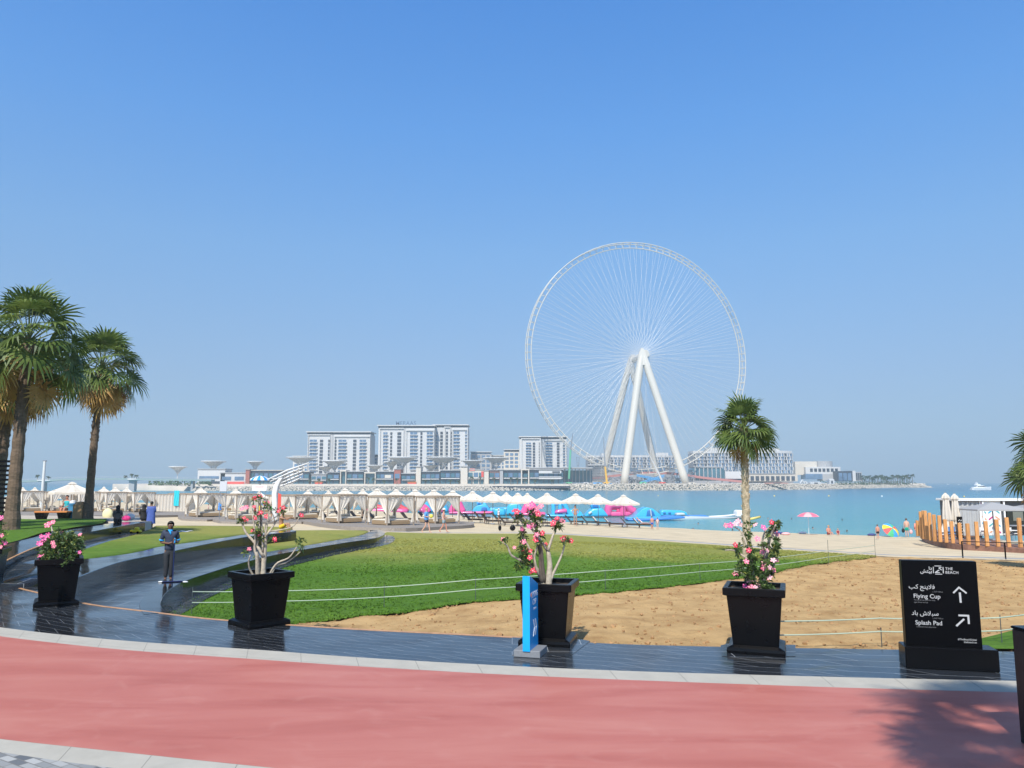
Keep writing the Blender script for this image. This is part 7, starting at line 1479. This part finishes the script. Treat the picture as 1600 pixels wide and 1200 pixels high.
    if hood: b = MB(); b.ball(hd+Vector((0, .014, .0))*H, (.066*H, .064*H, .075*H), 14, 10); b.tube([hd+Vector((0, .01, -.02))*H, J['nb'], J['ch']+Vector((0, 0, .03*H))], [.055*H, .07*H, .11*H], 12); b.build('headscarf', hood, t_, True)
    if top:
        m, sleeve = top; ks = ['sp', 'ch', 'nb', 'sL', 'sR']+(['pel'] if True else []); V = [J[k].copy() for k in ks]; V[2] = J['ch'].lerp(J['nb'], .80); Rr = [RAD[k]*H*(fat if k in ('pel', 'sp', 'ch') else 1)+.018*H for k in ks]; V[5] = J['pel'].lerp(J['sp'], .15)-Vector((0, 0, .035*H if base is STAND else 0))
        E = [(0, 1), (1, 2), (1, 3), (1, 4), (0, 5)]
        if sleeve:
            for s, i in (('L', 3), ('R', 4)): V.append(J['s'+s].lerp(J['e'+s], sleeve)); Rr.append(.038*H); E.append((i, len(V)-1))
        skinmesh('shirt', V, E, Rr, m, t_, 1)
    if legs:
        m, ln = legs; V = [J['pel'], J['pel'].lerp(J['sp'], .35)]; Rr = [(RAD['pel']+.018)*H*fat, (RAD['sp']+.015)*H*fat]; E = [(0, 1)]
        for s in 'LR':
            if 'p'+s in skip: continue
            V.append(J['p'+s]); Rr.append(.068*H); E.append((0, len(V)-1))
            if ln <= 1: V.append(J['p'+s].lerp(J['k'+s], ln)); Rr.append(.050*H); E.append((len(V)-2, len(V)-1))
            else: V += [J['k'+s].copy(), J['k'+s].lerp(J['a'+s], .92)]; Rr += [.042*H, .034*H]; E += [(len(V)-3, len(V)-2), (len(V)-2, len(V)-1)]
        skinmesh('trousers' if ln > 1 else 'shorts', V, E, Rr, m, t_, 1)
        if ln > 1:
            for s in 'LR': b = MB(); b.ball((J['a'+s]+J['t'+s])/2+Vector((0, 0, -.004*H)), (.026*H, .066*H, .024*H), 10, 6); b.build('shoe', mat('shoe_leather', (.02, .018, .016), .5), t_, True)
    if dress:
        m, z1 = dress; b = MB(); c0 = J['pel']; pr = []
        for z, rx, ry in ((J['nb'].z-.01*H, .05, .045), (J['sL'].z+.005*H, .118, .062), (J['ch'].z, .115, .075), (J['sp'].z, .10, .075), (J['pel'].z, .112, .088), (lerp(J['pel'].z, z1*H, .5), .118, .098), (z1*H, .128, .11)):
            pr.append([Vector((rx*H*fat*cos(q)*(1+.04*cos(5*q)), ry*H*fat*sin(q)*(1+.05*sin(6*q)), z)) for q in (2*pi*k/24 for k in range(24))])
        b.loft(pr, True, False); b.build('dress', m, t_, True); 
        for s in 'LR': b = MB(); b.tube([J['s'+s], J['e'+s], J['w'+s]], [.05*H, .048*H, .042*H], 10); b.build('sleeve', m, t_, True)
    return t_
# the worker with the squeegee
pb = G(262, 909, S0); HB = (911-819)*pb.y/1200
M_nav = cloth('navy_polo', (.035, .045, .075)); M_trs = cloth('dark_trousers', (.025, .027, .032)); M_sky = cloth('sky_trim', (.02, .35, .75))
w_ = person(pb, HB, 'young worker in navy polo with bright blue collar, standing with a long floor squeegee', dict(eR=(-.135, .02, .645), wR=(-.02, -.115, .63), hR=(.035, -.13, .655), eL=(.13, .01, .645), wL=(.09, -.11, .64), hL=(.07, -.135, .665), kL=(.04, -.01, .285), kR=(-.035, -.01, .285), aL=(.042, .012, .045), aR=(-.038, .012, .045), tL=(.055, -.08, .014), tR=(-.05, -.085, .014)), rz=radians(28), skin='brown', top=(M_nav, .72), legs=(M_trs, 2), detail=True)
# collar and sleeve bands belong to the shirt
J_ = lambda v: Vector(v)*HB
for s in (-1, 1): 
    b = MB(); e0 = J_((s*.10, 0, .80)); e1 = J_((s*(.135 if s < 0 else .13), .015, .645)); q = e0.lerp(e1, .70); d = (e1-e0).normalized(); b.tube([q, q+d*.02*HB], [.041*HB, .041*HB], 12); b.build('sleeve_band', M_sky, w_, True)
b = MB(); b.lathe([(.043*HB, .815*HB), (.040*HB, .835*HB), (.035*HB, .855*HB)], 14, sy=1.0); b.tube([J_((-.02, -.045, .835)), J_((0, -.062, .80)), J_((0, -.068, .77))], [.012*HB, .014*HB, .008*HB], 6); b.build('collar', M_sky, w_, True)
# squeegee
q0 = pb+Vector((.20, -.28, 0)); sq_ = thing('floor_squeegee', q0, 'long blue handled floor squeegee held upright by the worker', 'squeegee'); M_bh = mat('handle_blue', (.02, .06, .35), .4); hz = .68*HB
hand = w_.matrix_basis @ J_((.05, -.135, .665)) if False else pb+Matrix.Rotation(radians(28), 3, 'Z') @ J_((.052, -.138, .665))
sq_.location = Vector((hand.x+.02, hand.y+.0, pb.z)); sq_.rotation_euler = (0, 0, .35); M_bh = mat('handle_navy', (.01, .02, .10), .4)
MB().cyl((0, 0, .04), (0, 0, hz+.05), .014, 8).build('handle', M_bh, sq_); MB().cyl((0, 0, hz-.06), (0, 0, hz+.07), .02, 8).build('grip', M_sky, sq_)
MB().bbox((.0, 0, .03), (.55, .04, .025), .008).build('blade_holder', M_bh, sq_); MB().box((0, 0, .011), (.55, .012, .02)).build('rubber_blade', M_black, sq_)
for i, (dx, lb) in enumerate(((-.33, 'white rag at the left end of the squeegee blade'), (.36, 'white rag at the right end of the squeegee blade'))): o = MB().ball((0, 0, .02), (.08, .05, .02), 8, 5).build('cleaning_rag', M_white, loc=sq_.location+Vector((dx, 0, 0))); tag(o, lb, 'rag', 'rags by the squeegee')
# people on the seat wall
def on(px, py, zf): return G(px, py, zf)
M_blk = cloth('black', (.012, .012, .014)); M_gr = cloth('grey_brown', (.12, .10, .09)); M_ind = cloth('blue_dress', (.07, .12, .38))
ps = on(186, 816.5, SA); Hs = 1.62
person(ps+Vector((-.15, .1, .02)), Hs, 'woman in black headscarf and grey top sitting on the seat wall, back to the palms', base=SIT, rz=radians(35), skin='brown', hair=None, hood=M_blk, top=(M_gr, .9), legs=(M_blk, 2), fat=1.35)
ps = on(217, 814, SA); person(ps+Vector((0, .5, .02)), 1.6, 'person in black sitting low on the far end of the seat wall', base=SIT, rz=radians(200), skin='brown', hair='black', top=(M_blk, .95), legs=(M_blk, 2), fat=1.4, hood=M_blk)
pw = on(235, 826, S1); Hw = (826-784)*pw.y/1200
person(pw, Hw, 'woman in a loose blue dress standing at the end of the seat wall', rz=radians(190), skin='brown', hair='black', dress=(M_ind, .18), fat=1.25, pose=dict(wR=(-.10, -.1, .62), hR=(-.08, -.12, .66)))
M_mg = cloth('magenta', (.65, .04, .22)); M_lw = cloth('white', (.7, .7, .72))
for i, (x, y, m_, s, lb) in enumerate(((197, 813.5, M_mg, .22, 'magenta beach bag on the seat wall between the two seated women'), (203, 811.5, M_lw, .26, 'white beach bag on the seat wall between the two seated women'), (168, 808, mat('bag_yellow', (.75, .7, .4), .8), .3, 'pale yellow bag standing beside the seated woman in black'))):
    p = on(x, y, SA); t_ = thing('beach_bag', p, lb, 'bag'); b = MB(); b.ball((0, 0, s*.6), (s*1.1, s*.7, s*.65 if i < 2 else s*1.2), 10, 7); b.build('body', m_, t_, True); MB().tube([(-s*.4, 0, s), (0, 0, s*1.7), (s*.4, 0, s)], .012, 5).build('strap', m_, t_)
p = on(212, 834.5, S1); t_ = thing('toy_car', p+Vector((0, 0, .02)), 'yellow toy lying on the terrace lawn edge below the bags', 'toy'); MB().bbox((0, 0, .12), (.5, .26, .14), .04).build('body', mat('toy_yellow', (.8, .62, .02), .4), t_); MB().bbox((.05, 0, .24), (.22, .2, .14), .05).build('cabin', mat('toy_yellow', (.8, .62, .02), .4), t_)
for x in (-.15, .15):
    for y in (-.13, .13): MB().cyl((x, y-.02, .06), (x, y+.02, .06), .06, 10).build('wheel', M_black, t_)
p = on(279, 831, S1); b = MB(); b.loft([[Vector((-.62+1.24*k/10, -.35+.7*j/4, .03+.02*sin(k*1.9+j))) for k in range(11)] for j in range(5)], False, False); tag(b.build('beach_towel', M_white, loc=p, sm=True), 'white sheet spread on the terrace lawn behind the worker', 'towel')
# sunbather on the orange bench
p = on(103, 811, SA); person(Vector((p.x, p.y+.05, p.z+.50)), 1.62, 'sunbather in a turquoise top sitting on the orange bench', base=SIT, pose=dict(eR=(-.17, .04, .2), wR=(-.27, .06, .10), hR=(-.31, .06, .08)), rz=radians(-5), skin='red', hair='black', top=(cloth('turquoise', (.03, .4, .45)), 0), legs=(cloth('turquoise', (.03, .4, .45)), .12), hat=None)
# shirtless man with yellow shorts on the seat wall tip
p = on(437, 826.5, S1); person(Vector((p.x-.0, p.y+.25, p.z+.03)), 1.72, 'shirtless man in yellow shorts sitting at the tip of the middle seat wall', base=SIT, pose=dict(eR=(-.08, -.12, .30), wR=(.0, -.25, .32), hR=(.02, -.3, .33), eL=(.1, -.14, .26), wL=(.08, -.26, .32), hL=(.07, -.31, .33), kL=(.06, -.23, .15), aL=(.06, -.30, -.03), tL=(.06, -.38, -.03), kR=(-.06, -.23, .15), aR=(-.06, -.30, -.03), tR=(-.06, -.38, -.03)), rz=radians(75), skin='tan', hair='brown', legs=(cloth('yellow', (.75, .5, .02)), .75))
# walkers
def wk(px, py, H_, **k):
    p = G(px, py); return p, (H_)*p.y/1200
LSTEP = dict(kL=(.05, -.10, .29), aL=(.05, -.13, .05), tL=(.05, -.21, .03), kR=(-.05, .02, .28), aR=(-.05, .17, .085), tR=(-.05, .11, .02))
p, H_ = wk(666, 833, 39); person(p, H_, 'walker in a bright blue shirt and dark shorts carrying a yellow ball, left of two', LSTEP | dict(wR=(-.10, -.14, .64), hR=(-.06, -.17, .65), wL=(.10, -.14, .64), hL=(.05, -.17, .66)), rz=radians(80), skin='fair', hair='blond', top=(cloth('azure', (.10, .32, .70)), .9), legs=(cloth('navy_shorts', (.02, .025, .06)), .5), fat=1.25)
p2 = p+Matrix.Rotation(radians(80), 3, 'Z') @ (Vector((0, -.19, .66))*H_); t_ = thing('ball', p2, 'yellow beach ball under the arm of the blue shirted walker', 'ball'); b = MB(); b.ball((0, 0, 0), .15, 12, 8); b.build('bladder', mat('ball_yellow', (.8, .7, .1), .4), t_, True); MB().ball((0, 0, .13), .03, 6, 4).build('valve', M_white, t_)
p, H_ = wk(693, 832, 37); person(p, H_, 'walker with white cap, pale top and grey shorts, right of two', LSTEP | dict(wR=(-.10, -.10, .60), hR=(-.09, -.13, .62)), rz=radians(95), skin='red', hair='blond', top=(cloth('pale_pink', (.65, .45, .40)), 0), legs=(cloth('grey_shorts', (.22, .30, .32)), .65), hat=M_lw)
p, H_ = wk(899, 821, 31); person(p, H_, 'shirtless man in light shorts standing behind the loungers under the parasols', dict(eL=(.17, .0, .68), wL=(.09, -.06, .58), hL=(.07, -.08, .57), eR=(-.17, 0, .68), wR=(-.09, -.06, .58), hR=(-.07, -.08, .57)), rz=0, skin='tan', hair='black', legs=(cloth('grey_shorts', (0, 0, 0)), .8), fat=1.1)
# sunbather on the last lounger
L = lng[10]; LIE = {k: v for k, v in SIT.items()}; LIE.update(kL=(.05, -.25, .06), aL=(.05, -.48, .05), tL=(.05, -.50, .13), kR=(-.05, -.25, .06), aR=(-.05, -.48, .05), tR=(-.05, -.50, .13), sp=(0, .07, .12), ch=(0, .15, .20), nb=(0, .22, .275), nk=(0, .245, .30), hd=(0, .28, .34), ht=(0, .31, .375), sL=(.1, .2, .27), sR=(-.1, .2, .27), eL=(.14, .1, .2), wL=(.15, .0, .1), hL=(.15, -.03, .08), eR=(-.14, .1, .2), wR=(-.15, 0, .1), hR=(-.15, -.03, .08))
person(L.location+Vector((0, 0, .40)), 1.66, 'sunbather with light hair lying on the rightmost lounger', base=LIE, rz=L.rotation_euler.z+pi/2, skin='red', hair='blond', top=(M_lw, 0), legs=(M_lw, .12))
# bathers at the right
def seaman(px, py, H_, label, **k):
    p = G(px, py); return person(p, H_*p.y/1200, label, **k)
seaman(1019, 827, 20, 'man in blue trunks wading beside the last lounger, left of the pair', skin='red', hair='brown', legs=(cloth('royal', (.02, .1, .5)), .7), rz=pi)
seaman(1027.5, 827, 18, 'woman in a pale swimsuit wading, right of the pair by the last lounger', skin='fair', hair='brown', top=(cloth('pale_pink', (0, 0, 0)), 0), legs=(cloth('pale_pink', (0, 0, 0)), .1), rz=pi)
HALF = {}
def sitter(px, py, hpx, label, **k):
    p = G(px, py); H_ = hpx*p.y/1200/.52; return person(p+Vector((0, 0, .03)), H_, label, base=SIT, pose=dict(kL=(.07, -.2, .13), kR=(-.07, -.2, .13), aL=(.07, -.30, .02), aR=(-.07, -.30, .02), tL=(.07, -.38, .02), tR=(-.07, -.38, .02)), **k)
sitter(1294.5, 835.5, 14, 'sunburnt man sitting on the sand, larger of the pair right of the pink parasol', skin='red', hair='blond', rz=.3, legs=(cloth('maroon', (.25, .03, .04)), .6), fat=1.4)
sitter(1309.5, 835.8, 9.5, 'smaller person sitting on the sand right of the sunburnt man', skin='red', hair='blond', rz=-.3, top=(cloth('maroon', (0, 0, 0)), 0))
seaman(1372, 842, 22, 'broad backed man in dark trunks beside the rainbow umbrella', skin='red', hair='brown', rz=pi, legs=(M_blk, .7), fat=1.4)
seaman(1417.5, 839, 28.5, 'bare backed man in green trunks walking at the water edge', skin='fair', hair='brown', rz=pi-.2, legs=(cloth('green_trunks', (.0, .36, .26)), .85), fat=1.3)
seaman(1433.5, 839, 25.5, 'woman in a coral dress at the water edge left of the terrace', skin='red', hair='brown', rz=pi, dress=(cloth('coral', (.72, .28, .20)), .42), longhair=True, fat=.85)
for i, (x, y, m_, s, lb) in enumerate(((1411.2, 829, M_blk, .16, 'dark bag hanging by the left hand of the man in green trunks'), (1423.5, 831, M_pkw, .16, 'pink bag by the right hand of the man in green trunks'), (1439, 826, M_lw, .26, 'white bag carried on the right side of the woman in coral'))):
    p = W(x, y, G(x, 839).y-.2); t_ = thing('beach_bag', p, lb, 'bag'); b = MB(); b.ball((0, 0, 0), (s, s*.6, s*1.3), 8, 6); b.build('body', m_, t_, True); MB().tube([(-s*.5, 0, s*.9), (0, 0, s*2.4), (s*.5, 0, s*.9)], .012, 5).build('strap', m_, t_)
# swimmers: head and shoulders above the water
for i, (x, y, sk_, lb) in enumerate(((1083, 828, 'red', 'swimmer nearest the shore below the pontoon'), (1144.5, 829, 'brown', 'swimmer left of the pale pink flowers'), (1237, 811.5, 'brown', 'swimmer far out left of the pink parasol'), (1316, 813, 'brown', 'swimmer farthest out above the seated pair'), (1323.5, 831, 'brown', 'swimmer just right of the seated pair'), (1091, 819, 'red', 'swimmer in the shallows right of the blue floats'), (1200, 811, 'red', 'swimmer beside the yellow floating tube'), (1270, 826, 'red', 'swimmer right of the pink parasol pole'))):
    p = at_sea(x, y); person(Vector((p.x, p.y, ZS-1.42)), 1.7, lb, skin=sk_, hair='black' if i % 2 else 'brown', pose=dict(eL=(.2, -.05, .80), wL=(.28, -.12, .82), hL=(.31, -.14, .83), eR=(-.2, -.05, .80), wR=(-.28, -.12, .82), hR=(-.31, -.14, .83)), rz=i*1.1, group='swimmers in the bay')
# guests among the cabanas
for (px, py, h_, lb, kw) in ((308, 802, 17, 'guest in white standing inside the cabana right of the closed curtains', dict(skin='tan', top=(M_lw, .8), legs=(M_blk, .8))), (325, 803, 15, 'guest in pinkish shirt inside the cabana right of the closed curtains', dict(skin='tan', top=(cloth('pale_pink', (0, 0, 0)), .8), legs=(M_gr, 2))),
  (343, 804, 23, 'woman in a bright blue dress with a white bag between two cabanas', dict(skin='tan', dress=(cloth('azure_dress', (.02, .25, .7)), .3))), (368, 808, 20, 'guest in white and red beneath the cabana left of the rose', dict(skin='tan', top=(M_lw, .6), legs=(cloth('maroon', (0, 0, 0)), .9))),
  (405, 812, 26, 'guest in a yellow top behind the bare desert rose', dict(skin='brown', top=(cloth('yellow', (0, 0, 0)), .6), legs=(M_gr, 2))), (424, 810, 22, 'guest in a green shirt behind the bare desert rose', dict(skin='tan', top=(cloth('bright_green', (.02, .45, .1)), .6), legs=(M_blk, .9))), (398, 809, 20, 'guest in a red shirt behind the bare desert rose', dict(skin='brown', top=(cloth('scarlet', (.6, .04, .05)), .6), legs=(M_blk, .9))),
  (569, 812, 26, 'guest in dark clothes in the gap between the two left cabanas of the long deck', dict(skin='brown', top=(M_nav, .6), legs=(M_blk, .9))), (757, 818, 20, 'guest with a yellow bottle sitting up on the loungers', dict(skin='tan', top=(cloth('yellow', (0, 0, 0)), .3), legs=(M_blk, .8))), (779, 817, 22, 'guest in a white hat among the middle loungers', dict(skin='tan', top=(M_lw, .5), legs=(M_lw, .6), hat=M_lw)), (228, 800, 14, 'distant guest in pale clothes left of the closed curtains', dict(skin='tan', top=(M_lw, .5), legs=(M_gr, .8))), (185, 799, 12, 'distant guest in red behind the palm trunk row', dict(skin='tan', top=(cloth('scarlet', (0, 0, 0)), .5), legs=(M_gr, .8)))):
    p = G(px, py); person(p, h_*p.y/1200, lb, rz=R(-2, 2), hair='black', **kw)
